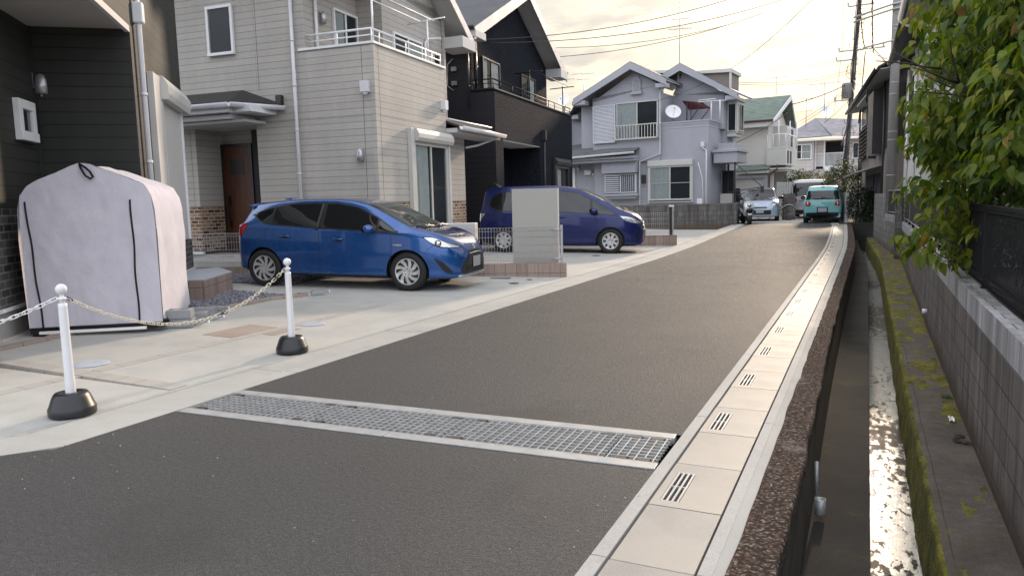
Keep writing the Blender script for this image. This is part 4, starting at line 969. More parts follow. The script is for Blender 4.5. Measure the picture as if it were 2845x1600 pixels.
# door in the porch
BD = BL.sub(-.62, -.8)
dr = P('front_door', 'door', B, (BD, -3.80, -3.05, .004, .05, .42, 2.74), bevel=.004)
P('door_frame', 'darkfr', dr, (BD, -3.86, -3.803, .004, .07, .42, 2.80), (BD, -3.80, -3.0, .004, .07, 2.742, 2.80), (BD, -3.047, -3.0, .004, .07, .42, 2.741))
P('door_window', 'darkfr', dr, (BD, -3.62, -3.24, .051, .058, 2.12, 2.46))
m = MB(); m.tube([BD(-3.68, .05, 1.62), BD(-3.68, .10, 1.60), BD(-3.66, .11, 1.3), BD(-3.68, .10, 1.0), BD(-3.68, .05, .98)], .017, 8); m.box(BD, -3.71, -3.65, .05, .062, 1.42, 1.66); m.box(BD, -3.71, -3.65, .05, .062, .95, 1.1); m.build('handle', 'blackm', dr)
P('side_panel', 'inside', B, (BD, -2.998, -2.24, .004, .03, .42, 3.08))
P('porch_step', 'kerbc', B, (BL, -4.44, -2.6, .0, .9, -.05, .34), (BL, -4.44, -2.7, .901, 1.2, -.05, .2), bevel=.01)
P('porch_ceiling', 'soffitw', B, (BL, -4.9, -2.6, -1.2, .62, 3.08, 3.13))
# entry roof
m = MB()
R0 = [BL(-5.6, .95, 3.44), BL(-2.68, .95, 3.44), BL(-3.12, .005, 3.80), BL(-5.6, .005, 3.80)]; m.slab(R0, .05)
m.slab([BL(-2.68, .95, 3.44), BL(-2.40, .55, 3.44), BL(-2.12, .005, 3.44), BL(-3.12, .005, 3.80)], .05)
m.build('porch_roof', 'roofb', B)
P('porch_fascia', 'pvc', B, (BL, -5.6, -2.72, .80, .92, 3.24, 3.385), (BL, -2.85, -2.30, .003, .80, 3.24, 3.385), (BL, -5.6, -2.85, .003, .72, 3.14, 3.239), bevel=.01)
m = MB(); gutterline(m, BL(-5.6, 1.0, 3.41), BL(-2.64, 1.0, 3.41)); gutterline(m, BL(-2.62, 1.02, 3.41), BL(-2.10, .02, 3.41)); m.build('porch_gutter', 'pvc', B)
P('flashing', 'darkfr', B, (BL, -2.25, -2.12, .003, .10, 3.44, 3.62))
# downpipes
pipe(B, [BL(-1.80, .05, 6.4), BL(-1.80, .05, .3)], .036)
pipe(B, [BU(.36, .05, 6.2), BU(.36, .05, 3.5)], .034)
def hopper(fr, s, z, parent, pts):
    m = MB(); m.box(fr, s-.075, s+.075, .004, .13, z-.12, z+.09); m.lathe(fr(s, .065, z-.12), [(.06, 0), (.036, -.06)], 12); m.tube([fr(s, .065, z-.16)]+pts, .034, 10); m.build('rainwater_hopper', 'pvc', parent)
hopper(BL, -.18, 3.66, B, [BL(-.18, .065, 3.50), BL(-.15, .06, 3.44), BL(-.02, .06, 3.40), BL(.01, .06, 3.33), BL(.0, .06, .3)])
hopper(BR, 2.93, 3.62, B, [BR(2.93, .065, 3.46), BR(3.08, .05, 3.40), BR(3.10, .05, .3)])
pipe(B, [BL(-.85, -4.85+3.5, 5.55), BR(3.35, -.83, 5.30)], .03) if False else None
pipe(B, [BU2(4.35, .25, 5.42), BU2(4.0, .06, 5.36), BU2(3.9, .05, 5.25), BU2(3.9, .05, 3.6)], .03)
m = MB(); m.tube([BR(3.18, -.7, 3.5), BB(5.5, .52, 3.3)], .025, 8); m.build('roof_pipe', 'pvc', B)
# lean-to roof of the rear bay
m = MB(); m.slab([BB(3.14, -.5, 3.58), BB(5.9, -.5, 3.58), BB(5.9, .68, 3.16), BB(3.14, .68, 3.16)], .05); m.build('bay_roof', 'roofb', B)
P('bay_fascia', 'soffitw', B, (BB, 3.13, 5.85, -.02, .62, 3.0, 3.10)); m = MB(); gutterline(m, BB(3.13, .74, 3.14), BB(5.92, .74, 3.14)); m.build('bay_gutter', 'pvc', B)
pipe(B, [BB(5.6, .66, 3.05), BB(5.3, .2, 2.85), BB(4.9, .05, 2.78)], .028)
# roof, ridge towards the street
gable(B, BL, -10, -.35, -2.1, 8.0, 1.0, 6.75, -5.75, 5.62, 'roofb', fh=.26)
m = MB(); m.prism([BL(-.9, -.0, 6.2), BL(-.9, -4.98, 6.2 if False else 5.95), BL(-.9, -2.1, 7.8)], [BL(-1.5, -.0, 6.2), BL(-1.5, -4.98, 5.95), BL(-1.5, -2.1, 7.8)]); m.build('gable_panel', 'beige', B)
P('eaves_box', 'soffitw', B, (BL, -1.0, -.32, -5.78, -4.95, 5.30, 5.58), bevel=.008); P('balcony_eaves', 'soffitw', B, (BL, -1.6, -.25, -1.2, .35, 5.98, 6.14))
m = MB(); gutterline(m, BL(-9, -5.8, 5.62), BL(-.33, -5.8, 5.62)); m.build('roof_gutter', 'darkfr', B)
# ---------------------------------------------------------------- C: black house
CL = F((-9.8, 19.2), 5); CR = F((-9.8, 19.2), 95)
C = thing('black_house', 'black textured two-storey house with a gable and long dark balcony', 'house', (-12, 23, 0))
m = MB(); m.box(CL, -.9, .14, -.62, 0, -.1, 3.2); m.box(CL, -9.5, -.9, -9.2, 0, -.1, 3.2); m.box(CL, -.9, .14, -8.0, -4.08, -.1, 3.2); m.box(CL, -1.6, -.9, -4.08, -.6, -.1, 3.2); m.build('lower_wall', 'blackt', C)
P('dark_side_wall', 'blacks', C, (CL, -9.5, .12, .001, .02, -.1, 4.5), (CL, -9.5, -.66, .001, .025, 4.5, 6.05))
m = MB(); m.box(CL, -9.5, .14, -8.0, 0, 3.2+.003, 4.57); m.build('balcony_wall', 'blackt', C)
P('porch_ceiling', 'soffitw', C, (CL, -.9, .12, -4.06, -.64, 3.17, 3.199))
m = MB(); m.box(CL, -9.5, -.6, -7.2, -.0, 4.573, 6.3); m.prism([CL(-.6, 0, 6.3), CL(-.6, -7.2, 6.3), CL(-.6, -3.75, 7.98)], [CL(-1.0, 0, 6.3), CL(-1.0, -7.2, 6.3), CL(-1.0, -3.75, 7.98)]); m.build('upper_wall', 'blackt', C)
P('parapet_cap', 'darkfr', C, (CL, -.62, .17, -8.03, .03, 4.572, 4.61))
C2 = F((CL(-.6, 0, 0).x, CL(-.6, 0, 0).y), 95)
window(C2, .85, 2.25, 4.62, 5.68, C, 'darkfr', 2, .05, .07, cur=[(0, .3), (.55, 1)])
window(C2, 4.25, 5.75, 4.62, 5.68, C, 'darkfr', 2, .05, .07, cur=[(.5, 1)])
window(F((CL(.14, 0, 0).x, CL(.14, 0, 0).y), 95), 5.6, 7.2, .7, 2.62, C, 'darkfr', 2, .09, .1, cur=[(.1, .5)])
CF = F((CL(.14, 0, 0).x, CL(.14, 0, 0).y), 95)
m = MB(); m.dz(CF, [(.003, 2.62), (.16, 2.64), (.19, 2.75), (.12, 2.88), (.003, 2.9)], 5.45, 7.3); m.box(CF, 5.4, 5.58, .003, .12, .7, 2.9); m.build('shutter_box', 'darkfr', C, bevel=.006)
m = MB()
m.tube([CL(-.55, -.03, 4.86), CL(.1, -.03, 4.86), CL(.1, -7.9, 4.86)], .022, 6); m.tube([CL(-.55, -.03, 4.74), CL(.1, -.03, 4.74), CL(.1, -7.9, 4.74)], .012, 6)
for d in (-.03, -.6, -1.6, -2.7, -3.9, -5.2, -5.9, -7.2, -7.9): m.tube([CL(.1, d, 4.6), CL(.1, d, 4.86)], .014, 6)
for s in (-.5, -.2): m.tube([CL(s, -.03, 4.6), CL(s, -.03, 4.86)], .014, 6)
m.build('balcony_railing', 'blackm', C)
m = MB()
for d in (-3.5, -7.3): m.tube([CL(.0, d, 4.6), CL(.0, d, 5.62)], .02, 6); m.tube([CL(-.5, d, 5.55), CL(.45, d, 5.58)], .018, 6)
m.tube([CL(.1, -3.3, 5.63), CL(.12, -7.6, 5.66)], .014, 6); m.build('laundry_rack', 'blackm', C)
m = MB(); m.box(CF, 4.25, 4.38, .004, .14, 3.42, 3.75); m.tube([CF(4.315, .07, 3.42), CF(4.315, .07, .3)], .036, 8); m.build('rainwater_hopper', 'darkfr', C)
pipe(C, [CF(-.25, -.68, 6.0), CF(-.25, -.68, 4.0)], .035, 'darkfr'); pipe(C, [C2(.28, .07, 5.95), C2(.28, .07, 4.6)], .05, 'darkfr')
gable(C, CL, -10, -.02, -3.75, 8.30, .9, 6.12, -8.0, 6.22, 'roofk', fh=.34, soff='soffitw', fasc='fascia')
P('eaves_box', 'soffitw', C, (CL, -.65, -.0, -8.02, -7.15, 5.94, 6.26), (CL, -.65, -.0, .15, .9, 5.86, 6.06), bevel=.01)
m = MB(); gutterline(m, CL(-9, -8.05, 6.26), CL(.0, -8.05, 6.26)); gutterline(m, CL(-9, .95, 6.14), CL(.0, .95, 6.14)); m.build('roof_gutter', 'darkfr', C)
m = MB(); 
for z in (5.15, 4.75): m.box(CL, -1.15, -1.0, .026, .09, z, z+.12)
m.tube([CL(-1.1, .05, 5.5), CL(-1.25, .09, 5.35), CL(-1.28, .09, 4.75), CL(-1.1, .06, 4.6)], .015, 6); m.build('service_bracket', 'alu', C)
# ---------------------------------------------------------------- D: grey stucco house
G0 = (-6.2, 34.6); GL_ = F(G0, -6)
D = thing('grey_house', 'pale grey stucco house with two gables and a satellite dish balcony', 'house', (-9.5, 37, 0))
zg = .25
m = MB()
m.box(GL_, -9.2, -7.0, -4.0, -1.0, zg-.3, 5.9)                   # far left wing
m.box(GL_, -7.6, -6.15, -4.0, -.45, zg-.3, 3.5); m.box(GL_, -7.0, -6.15, -4.0, -.45, 3.5, 6.0)
m.box(GL_, -6.15, -2.70, -4.0, 0, 3.12, 6.3)                      # upper bump with the louvred window
m.box(GL_, -6.15, -2.70, -4.0, -.12, zg-.3, 3.11)
m.box(GL_, -2.699, -.42, -4.0, -.1, zg-.3, 4.55)
m.box(GL_, -2.699, -.21, -3.99, -1.8, 4.55, 6.30)
m.box(GL_, -.419, -.2, -4.0, -2.2, zg-.3, 5.9)
m.prism([GL_(-6.15, 0, 6.3), GL_(-2.7, 0, 6.3), GL_(-2.7, 0, 6.62), GL_(-3.95, 0, 7.34), GL_(-6.15, 0, 6.12)], [GL_(-6.15, -.5, 6.3), GL_(-2.7, -.5, 6.3), GL_(-2.7, -.5, 6.62), GL_(-3.95, -.5, 7.34), GL_(-6.15, -.5, 6.12)])
m.prism([GL_(-2.7, -1.8, 6.35), GL_(-.1, -1.8, 6.1), GL_(-2.15, -1.8, 7.45)], [GL_(-2.7, -2.4, 6.35), GL_(-.1, -2.4, 6.1), GL_(-2.15, -2.4, 7.45)])
m.build('stucco_wall', 'gray', D)
P('bay_box', 'gray', D, (GL_, -5.56, -3.79, -.12, .32, 2.62, 3.26), (GL_, -5.5, -3.85, -.119, .06, 1.5, 2.619)); P('bay_sill', 'grayt', D, (GL_, -5.52, -3.70, .0, .30, 1.50, 1.62), (GL_, -5.42, -3.80, .0, .22, 1.38, 1.499), bevel=.02)
# balcony parapet trim
P('parapet_cap', 'grayt', D, (GL_, -2.70, -.36, -1.8, -.06, 4.80, 4.88), (GL_, -2.695, -.39, -1.75, -.08, 4.70, 4.799), (GL_, -2.69, -.41, -1.7, -.095, 4.552, 4.699), bevel=.012)
# roofs
def groof(s_r, z_r, sl_, zl_, sr_, zr_, d0, d1, nm='roof', trim='grayt', th=.05, fh=.30):
    for (se, ze) in ((sl_, zl_), (sr_, zr_)):
        m = MB(); m.slab([GL_(s_r, d0, z_r), GL_(s_r, d1, z_r), GL_(se, d1, ze), GL_(se, d0, ze)], th); m.build(nm, 'roofgr', D)
        m = MB(); Aq = [GL_(s_r, d0+.01, z_r-.03), GL_(se, d0+.01, ze-.03), GL_(se, d0+.01, ze-fh), GL_(s_r, d0+.01, z_r-fh-.06)]; m.prism(Aq, [p-GL_.o*.04 for p in Aq])
        m.build('bargeboard', trim, D)
        m = MB(); m.slab([GL_(s_r, d0-.03, z_r-.06), GL_(s_r, d1, z_r-.06), GL_(se, d1, ze-.06), GL_(se, d0-.03, ze-.06)], .04); m.build('soffit', trim, D)
groof(-3.95, 7.75, -6.95, 6.30, -2.2, 6.80, .55, -4.3); groof(-2.15, 7.72, -3.6, 7.0, .55, 6.12, -1.2, -4.3)
m = MB(); m.slab([GL_(-7.0, .1, 6.25), GL_(-7.0, -4.3, 6.25), GL_(-9.6, -4.3, 5.3), GL_(-9.6, -.5, 5.3), GL_(-7.7, -.5, 5.75)], .05); m.build('roof', 'roofgr', D)
P('eaves_box', 'grayt', D, (GL_, -7.05, -6.35, .0, .5, 5.98, 6.2), (GL_, -2.75, -2.22, .0, .5, 6.42, 6.62), (GL_, -.02, .55, -1.75, -1.25, 5.80, 6.0), (GL_, -7.75, -7.2, -.95, -.5, 5.45, 5.65), bevel=.02)
# dormer-like roof pieces at the right of each gable
for tri, dd in ((((-3.70, 7.60), (-2.5, 7.50), (-2.5, 6.70)), -2.0), (((-1.72, 7.36), (.0, 7.27), (.0, 6.2)), -2.02)):
    m = MB(); m.sz(GL_, tri, dd, dd-1.6); m.build('cross_gable', 'tanw', D)
    (sa, za), (sb, zb_), (sc, zc) = tri
    m = MB(); m.sz(GL_, [(sa-.1, za+.02), (sb+.1, zb_+.04), (sb+.1, zb_-.13), (sa+.1, za-.12)], dd+.16, dd-1.7); m.build('cross_roof', 'cream', D)
    m = MB(); m.sz(GL_, [(sb+.0, zb_-.131), (sb+.09, zb_-.131), (sc+.09, zc-.05), (sc, zc-.05)], dd+.12, dd+.02); m.build('bargeboard', 'cream', D)
w_ = window(GL_, -4.87, -2.78, 4.22, 5.95, D, 'ivory', 2, .05, .06, cur=[(0, .48)])
m = MB(); m.tube([GL_(-4.9, .22, 4.85), GL_(-2.75, .22, 4.85)], .03, 6)
for i in range(15): s = -4.85+2.08*i/14; m.box(GL_, s-.014, s+.014, .2, .24, 4.24, 4.84)
m.box(GL_, -4.9, -2.75, .17, .25, 4.18, 4.24); m.box(GL_, -4.9, -4.86, .0, .25, 4.2, 4.86); m.box(GL_, -2.79, -2.75, .0, .25, 4.2, 4.86); m.build('window_railing', 'ivory', D)
m = MB(); m.box(GL_, -6.10, -6.05, .003, .13, 4.15, 5.85); m.box(GL_, -4.97, -4.92, .003, .13, 4.15, 5.85); m.box(GL_, -6.1, -4.92, .003, .13, 5.85, 5.9); m.box(GL_, -6.1, -4.92, .003, .13, 4.1, 4.15)
for i in range(26): z = 4.15+1.7*i/26; m.dz(GL_, [(.04, z), (.12, z+.005), (.09, z+.06), (.03, z+.055)], -6.05, -4.97)
m.box(GL_, -6.05, -4.97, .004, .03, 4.15, 5.85); m.build('louvre_shutter', 'shutterg', D)
m = MB(); m.box(GL_, -4.05, -3.62, .003, .08, 6.42, 6.98); m.box(GL_, -4.12, -3.55, .003, .14, 6.28, 6.41)
for i in range(9): m.box(GL_, -3.98, -3.69, .08, .10, 6.46+i*.055, 6.49+i*.055)
m.lathe(GL_(-3.835, .005, 6.98), [(.145, 0), (.145, .075)], 16, tuple(GL_.o)); m.build('gable_vent', 'grayt', D)
window(GL_, -3.22, -1.16, 1.26, 2.86, D, 'ivory', 2, .07, .07, cur=[(0, .5)], midz=2.06).location
gd_ = GL_.sub(0, -.1); 
for ch in D.children:
    pass
P('shutter_box', 'ivory', D, (GL_, -3.28, -1.10, -.098, .12, 2.86, 3.12), bevel=.02); P('window_casing', 'ivory', D, (GL_, -3.28, -3.225, -.098, .06, 1.2, 2.859), (GL_, -1.155, -1.10, -.098, .06, 1.2, 2.859), (GL_, -3.28, -1.10, -.098, .06, 1.16, 1.199), (GL_, -3.2, -1.18, -.098, .002, 1.26, 2.86))
bw = window(GL_.sub(0, .063), -5.5, -3.85, 1.66, 2.58, D, 'white', 2, .05, .06)
m = MB(); G6 = GL_.sub(0, .13)
for i in range(9): m.box(G6, -5.48, -4.72, .0, .05, 1.68+i*.1, 1.74+i*.1)
for i in range(8): s = -4.62+.72*i/7; m.box(G6, s-.016, s+.016, .0, .03, 1.66, 2.56)
m.build('window_grille', 'shutterg', bw)
m = MB(); m.slab([GL_(-8.8, .75, 3.42), GL_(-3.70, .75, 3.62), GL_(-3.72, -.2, 3.85), GL_(-6.1, -.4, 3.95), GL_(-6.4, -1.0, 4.3), GL_(-8.8, -1.0, 4.1)], .05); m.build('lower_roof', 'roofgr', D)
P('lower_fascia', 'grayt', D, (GL_, -8.8, -3.72, -.1, .66, 3.28, 3.40), (GL_, -8.8, -3.74, -.1, .56, 3.16, 3.279), bevel=.02)
m = MB(); gutterline(m, GL_(-8.8, .8, 3.42), GL_(-3.7, .8, 3.58)); m.build('roof_gutter', 'pvc', D)
pipe(D, [GL_(-2.28, .3, 6.45), GL_(-2.66, .06, 6.3), GL_(-2.66, .06, 3.45), GL_(-3.68, .06, 3.12), GL_(-3.68, .06, .3)], .035)
hopper(GL_.sub(0, -.1), -.66, 3.78, D, [GL_(-.66, -.03, 3.6), GL_(-.5, -.04, 3.5), GL_(-.5, -.04, .3)])
pipe(D, [GL_(-.86, .03, 2.95), GL_(-.78, .03, 2.7), GL_(-.66, .0, 2.2), GL_(-.62, -.02, .9)], .025, name='cable_duct')
walllamp(GL_.sub(0, -.45), -7.15, 2.95, D, 'alu', .06)
P('vent_hood', 'pvc', D, (GL_.sub(0, -.45), -6.8, -6.45, .003, .18, 2.62, 2.86), (GL_.sub(0, -.45), -6.42, -6.3, .003, .08, 2.58, 2.7), bevel=.02)
P('meter_box', 'darkfr', D, (GL_.sub(0, -.12), -3.62, -3.42, .003, .16, 2.1, 2.5), bevel=.03); P('meter_plate', 'grayt', D, (GL_.sub(0, -.12), -3.66, -3.34, .0, .03, 1.95, 2.55))
P('vent_grille', 'pvc', D, (GL_.sub(0, -.1), -.92, -.66, .003, .1, 1.0, 1.3), bevel=.02)
P('entrance_door', 'white', D, (GL_.sub(0, -.45), -7.59, -7.38, .003, .05, .8, 3.0))
# right side: bay windows, canopy, awning
DR = F((GL_(-.2, -2.2, 0).x, GL_(-.2, -2.2, 0).y), 84)
P('side_bay', 'ivory', D, (DR, .1, 1.2, .003, .5, 4.35, 5.85), (DR, .0, 1.3, .002, .62, 5.85, 6.0), (DR, .1, 1.2, .003, .42, 4.2, 4.349), bevel=.02)
window(F((DR(0, .5, 0).x, DR(0, .5, 0).y), 84), .2, 1.1, 4.45, 5.75, D, 'ivory', 2, .05, .05)
window(GL_.sub(-.2, -2.29), .05, .45, 4.45, 5.75, D, 'ivory', 1, .04, .05, name='bay_side_window')
P('porch_canopy', 'grayt', D, (GL_, -.30, .78, -2.2, -.5, 2.9, 3.38), (GL_, -.36, .86, -2.3, -.42, 3.38, 3.44), (GL_, -.34, .83, -2.25, -.45, 3.441, 3.52), (GL_, -.2, .6, -2.3, -.8, 3.521, 3.8), bevel=.02)
P('porch_post', 'darkfr', D, (GL_, .60, .66, -.75, -.69, .2, 2.9), (GL_, -.10, -.02, -2.19, -2.1, .2, 2.9)); window(GL_.sub(0, -2.2), -.36, .2, .6, 2.6, D, 'darkfr', 1, .05, .06)
P('utility_box', 'soffit', D, (GL_, .0, .55, -1.2, -.6, .9, 1.5))
P('rear_wall_block', 'cream', D, (GL_, -9.1, -7.9, -.99, -.6, .0, 5.2))
m = MB(); m.tube([GL_(.65, -.6, 2.88), GL_(2.05, .1, 1.75)], .02, 5); m.tube([GL_(.35, -.3, 1.55), GL_(2.05, .1, 1.75)], .02, 5); m.tube([GL_(.65, -.72, 1.4), GL_(2.05, .05, 1.72)], .015, 5); m.box(GL_, 1.98, 2.1, .04, .16, 1.5, 1.78); m.build('folding_arm', 'cable', D)
# awning frame and laundry poles on the balcony
m = MB()
m.slab([GL_(-2.15, -1.6, 6.0), GL_(-.95, -1.0, 5.75), GL_(-.55, -.7, 5.45), GL_(-1.75, -1.4, 5.55)], .04); m.build('awning', 'maroon', D)
m = MB(); m.tube([GL_(-1.0, -1.0, 5.72), GL_(-1.6, -1.0, 4.95)], .022, 5); m.tube([GL_(-.55, -.75, 5.45), GL_(-1.05, -.75, 4.85)], .022, 5); m.tube([GL_(-1.0, -1.0, 5.74), GL_(-.55, -.75, 5.45)], .025, 5)
m.tube([GL_(-1.8, -1.2, 4.8), GL_(-1.8, -1.2, 5.85)], .03, 5); m.tube([GL_(-1.6, -1.2, 4.8), GL_(-1.6, -1.2, 5.8)], .02, 5); m.build('awning_frame', 'darkfr', D)
m = MB()
for s in (-.45, -.05): m.tube([GL_(s, -.6, 4.85), GL_(s, -.6, 5.75)], .03, 6); m.tube([GL_(s-.55, -.4, 5.72), GL_(s+.2, -.9, 5.74)], .022, 6)
m.tube([GL_(-1.0, -.45, 5.8), GL_(-.2, -.45, 5.8)], .02, 6); m.build('laundry_rack', 'pvc', D)
# ---------------------------------------------------------------- E: green-roofed cream house
E0 = (-5, 42); EL = F(E0, -6); E_ = thing('green_roof_house', 'cream house with a green slate gable roof and small corner balcony', 'house', (-7, 44, 0))
m = MB(); m.box(EL, -6, .14, -5, 0, -.1, 5.1); m.box(EL, .14, .85, -4.2, -1.2, -.1, 5.1); m.box(EL, .14, 1.10, -2.6, .25, 2.95, 3.84); m.prism([EL(.14, 0, 5.1), EL(.14, -5, 5.1), EL(.14, -2.5, 6.6)], [EL(-.2, 0, 5.1), EL(-.2, -5, 5.1), EL(-.2, -2.5, 6.6)]); m.build('stucco_wall', 'cream', E_)
m = MB(); m.slab([EL(-6.5, .5, 5.32), EL(.5, .5, 5.35), EL(.78, -2.5, 6.85), EL(-6.5, -2.5, 6.85)], .06); m.slab([EL(-6.5, -5.6, 5.32), EL(.5, -5.6, 5.32), EL(.78, -2.5, 6.85), EL(-6.5, -2.5, 6.85)], .06); m.build('roof', 'roofg', E_)
P('fascia', 'cream', E_, (EL, -6.4, .45, .05, .42, 4.98, 5.24)); P('eaves_trim', 'maroon', E_, (EL, -6.5, .5, .42, .5, 5.235, 5.31))
m = MB()
for e in (.5, -5.6):
    Aq = [EL(.785, -2.5, 6.83), EL(.505, e, 5.33), EL(.505, e, 5.12), EL(.785, -2.5, 6.6)]; m.prism(Aq, [p+EL.t*.05 for p in Aq])
m.build('bargeboard', 'white', E_)
m = MB(); m.box(EL, .16, 1.12, .2, .27, 3.842, 3.88); m.tube([EL(.16, .2, 4.55), EL(1.08, .2, 4.55), EL(1.08, -2.5, 4.55)], .03, 6)
for s, d in ((.16, .2), (.45, .2), (.75, .2), (1.08, .2), (1.08, -.8), (1.08, -1.7), (1.08, -2.5)): m.tube([EL(s, d, 3.86), EL(s, d, 4.55)], .02, 5)
for s, d in ((.7, .1), (1.05, -1.0), (1.25, -1.8)): m.tube([EL(s, d, 3.86), EL(s, d, 5.3)], .035, 6)
m.build('balcony_railing', 'white', E_)
P('parapet_louvre', 'darkfr', E_, (EL, 1.101, 1.13, -.5, -.2, 3.05, 3.7), (EL, 1.101, 1.13, -1.2, -.9, 3.05, 3.7)); window(F((EL(.85, 0, 0).x, EL(.85, 0, 0).y), 84), 1.4, 2.8, 3.95, 5.0, E_, 'white', 2)
m = MB(); m.slab([EL(-1.45, .55, 2.72), EL(.30, .55, 2.78), EL(.36, .02, 3.02), EL(-1.35, .02, 3.02)], .05); m.build('lower_roof', 'roofg', E_)
P('lower_fascia', 'cream', E_, (EL, -1.40, .30, .01, .48, 2.55, 2.70), (EL, .30, 1.15, -1.5, .35, 2.62, 2.70), (EL, .34, 1.20, -1.5, .42, 2.71, 2.80), bevel=.02)
P('porch_side', 'cream', E_, (EL, .14, .42, -.3, .02, -.1, 2.55), (EL, -2.6, -1.8, .005, .05, -.1, 2.95)); pipe(E_, [EL(.75, .5, 2.98), EL(.74, .47, 2.75), EL(.5, .42, 2.58), EL(.30, .3, 2.42), EL(.30, .3, 0)], .035, 'maroon')
gr_ = P('garage_frame', 'grayt', E_, (EL, -1.95, -1.72, .052, .25, -.1, 2.30), (EL, -.02, .18, .06, .25, -.1, 2.30), (EL, -1.95, .18, .06, .27, 2.30, 2.48), bevel=.02); P('garage_door', 'ivory', gr_, (EL, -1.72, -.02, .06, .1, -.1, 2.29))
# ---------------------------------------------------------------- F: hip-roofed house at the end
F0 = (-3, 56); FL = F(F0, 0); FH = thing('hip_roof_house', 'cream board-clad house with a pale hipped roof at the far end', 'house', (-2, 59, 0))
m = MB(); m.box(FL, -2.0, -.42, -7, .5, 2.95, 5.15); m.box(FL, -1.9, 3.6, -7, 0, -.1, 5.1) if False else m.box(FL, -1.9, .25, -7, 0, -.1, 5.1); m.box(FL, .25, 1.55, -7, -1.2, -.1, 5.1); m.box(FL, 1.55, 5.4, -7, 0, -.1, 5.1); m.box(FL, .25, 1.549, -1.2, 0, -.1, 3.1); m.build('board_wall', 'cream2', FH)
m = MB(); ap = FL(-.6, -3.2, 6.9); ap2 = FL(3.2, -3.6, 6.55)
m.prism([FL(-2.6, 1.0, 5.2), FL(.75, 1.0, 5.3), FL(.75, .7, 5.3), ap], [p-Vector((0,0,.06)) for p in (FL(-2.6, 1.0, 5.2), FL(.75, 1.0, 5.3), FL(.75, .7, 5.3), ap)])
m.prism([FL(-2.6, 1.0, 5.2), ap, FL(-2.6, -7.6, 5.2)], [p-Vector((0,0,.06)) for p in (FL(-2.6, 1.0, 5.2), ap, FL(-2.6, -7.6, 5.2))]); m.build('roof', 'roofgr' if False else 'roofp', FH)
m = MB(); m.prism([FL(.75, 1.0, 5.301), FL(6, .6, 5.0), ap2, ap], [p-Vector((0,0,.06)) for p in (FL(.75, 1.0, 5.301), FL(6, .6, 5.0), ap2, ap)]); m.build('roof_slope', 'roofp', FH)
P('eaves_fascia', 'white', FH, (FL, -2.55, 5.9, .5, .92, 5.0, 5.12)); window(FL.sub(0, .5), -1.85, -.55, 3.78, 4.82, FH, 'white', 2, .06, .08, cur=[(.5, 1)], midz=4.3); window(FL.sub(0, 0), 2.0, 2.75, 3.7, 4.8, FH, 'white', 2, .06, .08)
m = MB(); m.box(FL, -.35, 1.6, -.1, .0, 3.1, 3.3); m.tube([FL(-.3, -.02, 4.15), FL(.2, -.02, 4.15)], .04, 6); m.tube([FL(.3, .05, 4.15), FL(1.5, .05, 4.15)], .04, 6)
for i in range(26): s = -.3+1.85*i/25; m.box(FL, s-.015, s+.015, -.0, .04, 3.25, 4.15)
for s in (.24, 1.5, -.33): m.box(FL, s-.05, s+.05, -.05, .06, 3.1, 5.05)
m.build('balcony_railing', 'white', FH); P('balcony_recess', 'inside', FH, (FL, .27, 1.54, -1.199, -1.18, 3.2, 5.0)); P('lower_canopy', 'roofp', FH, (FL, .4, 3.4, .01, .6, 2.6, 2.7)); P('terrace_box', 'white', FH, (FL, .3, 1.6, .02, .3, 2.95, 3.2))
t = thing('arched_awning', 'dark red arched awning behind the silver van', 'awning', (-1.0, 51, 1.6)); m = MB(); rows = []
for i in range(17):
    a = pi*i/16; rows.append([(-1.15-1.5*cos(a), 50.2, 1.55+.75*sin(a)), (-1.15-1.5*cos(a), 51.8, 1.55+.75*sin(a))])
m.grid(rows); m.build('canopy_sheet', 'maroon', t, recalc=False); m = MB()
for y in (50.2, 51.0, 51.8): m.tube([(-1.15-1.5*cos(pi*i/16), y, 1.57+.75*sin(pi*i/16)) for i in range(17)], .03, 5)
for x in (-2.65, .35): m.tube([(x, 50.2, .1), (x, 50.2, 1.6)], .04, 5)
m.build('canopy_ribs', 'maroon', t)
# ---------------------------------------------------------------- right-hand houses
t = thing('brown_house', 'dark brown old house with louvred boards behind the utility pole', 'house', (1.0, 32, 0)); RB = F((.75, 27.0), 95.2)   # normal points +x, so build on the other side
m = MB(); m.box(RB, 0, 11.7, .0, 4.5, -.1, 2.9); m.build('lower_wall', 'tanw', t); m = MB(); m.box(RB, 0, 11.7, -.02, 4.5, 2.9, 5.3); m.build('board_wall', 'brownw', t)
m = MB(); m.slab([RB(-.6, -.62, 5.30), RB(13.3, -.55, 5.28), RB(13.3, 2.4, 6.9), RB(-.6, 2.4, 6.9)], .07); m.slab([RB(-.6, 5.2, 5.30), RB(13.3, 5.2, 5.28), RB(13.3, 2.4, 6.9), RB(-.6, 2.4, 6.9)], .07); m.build('roof', 'roofb', t)
m = MB(); m.slab([RB(-.55, -.56, 5.235), RB(13.2, -.5, 5.215), RB(13.2, .3, 5.3), RB(-.55, .3, 5.3)], .03); m.build('soffit', 'soffit', t); m = MB(); gutterline(m, RB(-.6, -.66, 5.27), RB(13.3, -.60, 5.25)); m.build('roof_gutter', 'darkfr', t)
P('shutter_case', 'darkfr', t, (RB, 2.6, 4.4, -.42, -.021, 2.75, 4.95), (RB, 5.4, 5.8, -.3, -.021, 2.7, 5.1)); P('bay_roof', 'alu', t, (RB, 4.5, 8.4, -.50, -.021, 5.0, 5.06))
m = MB()
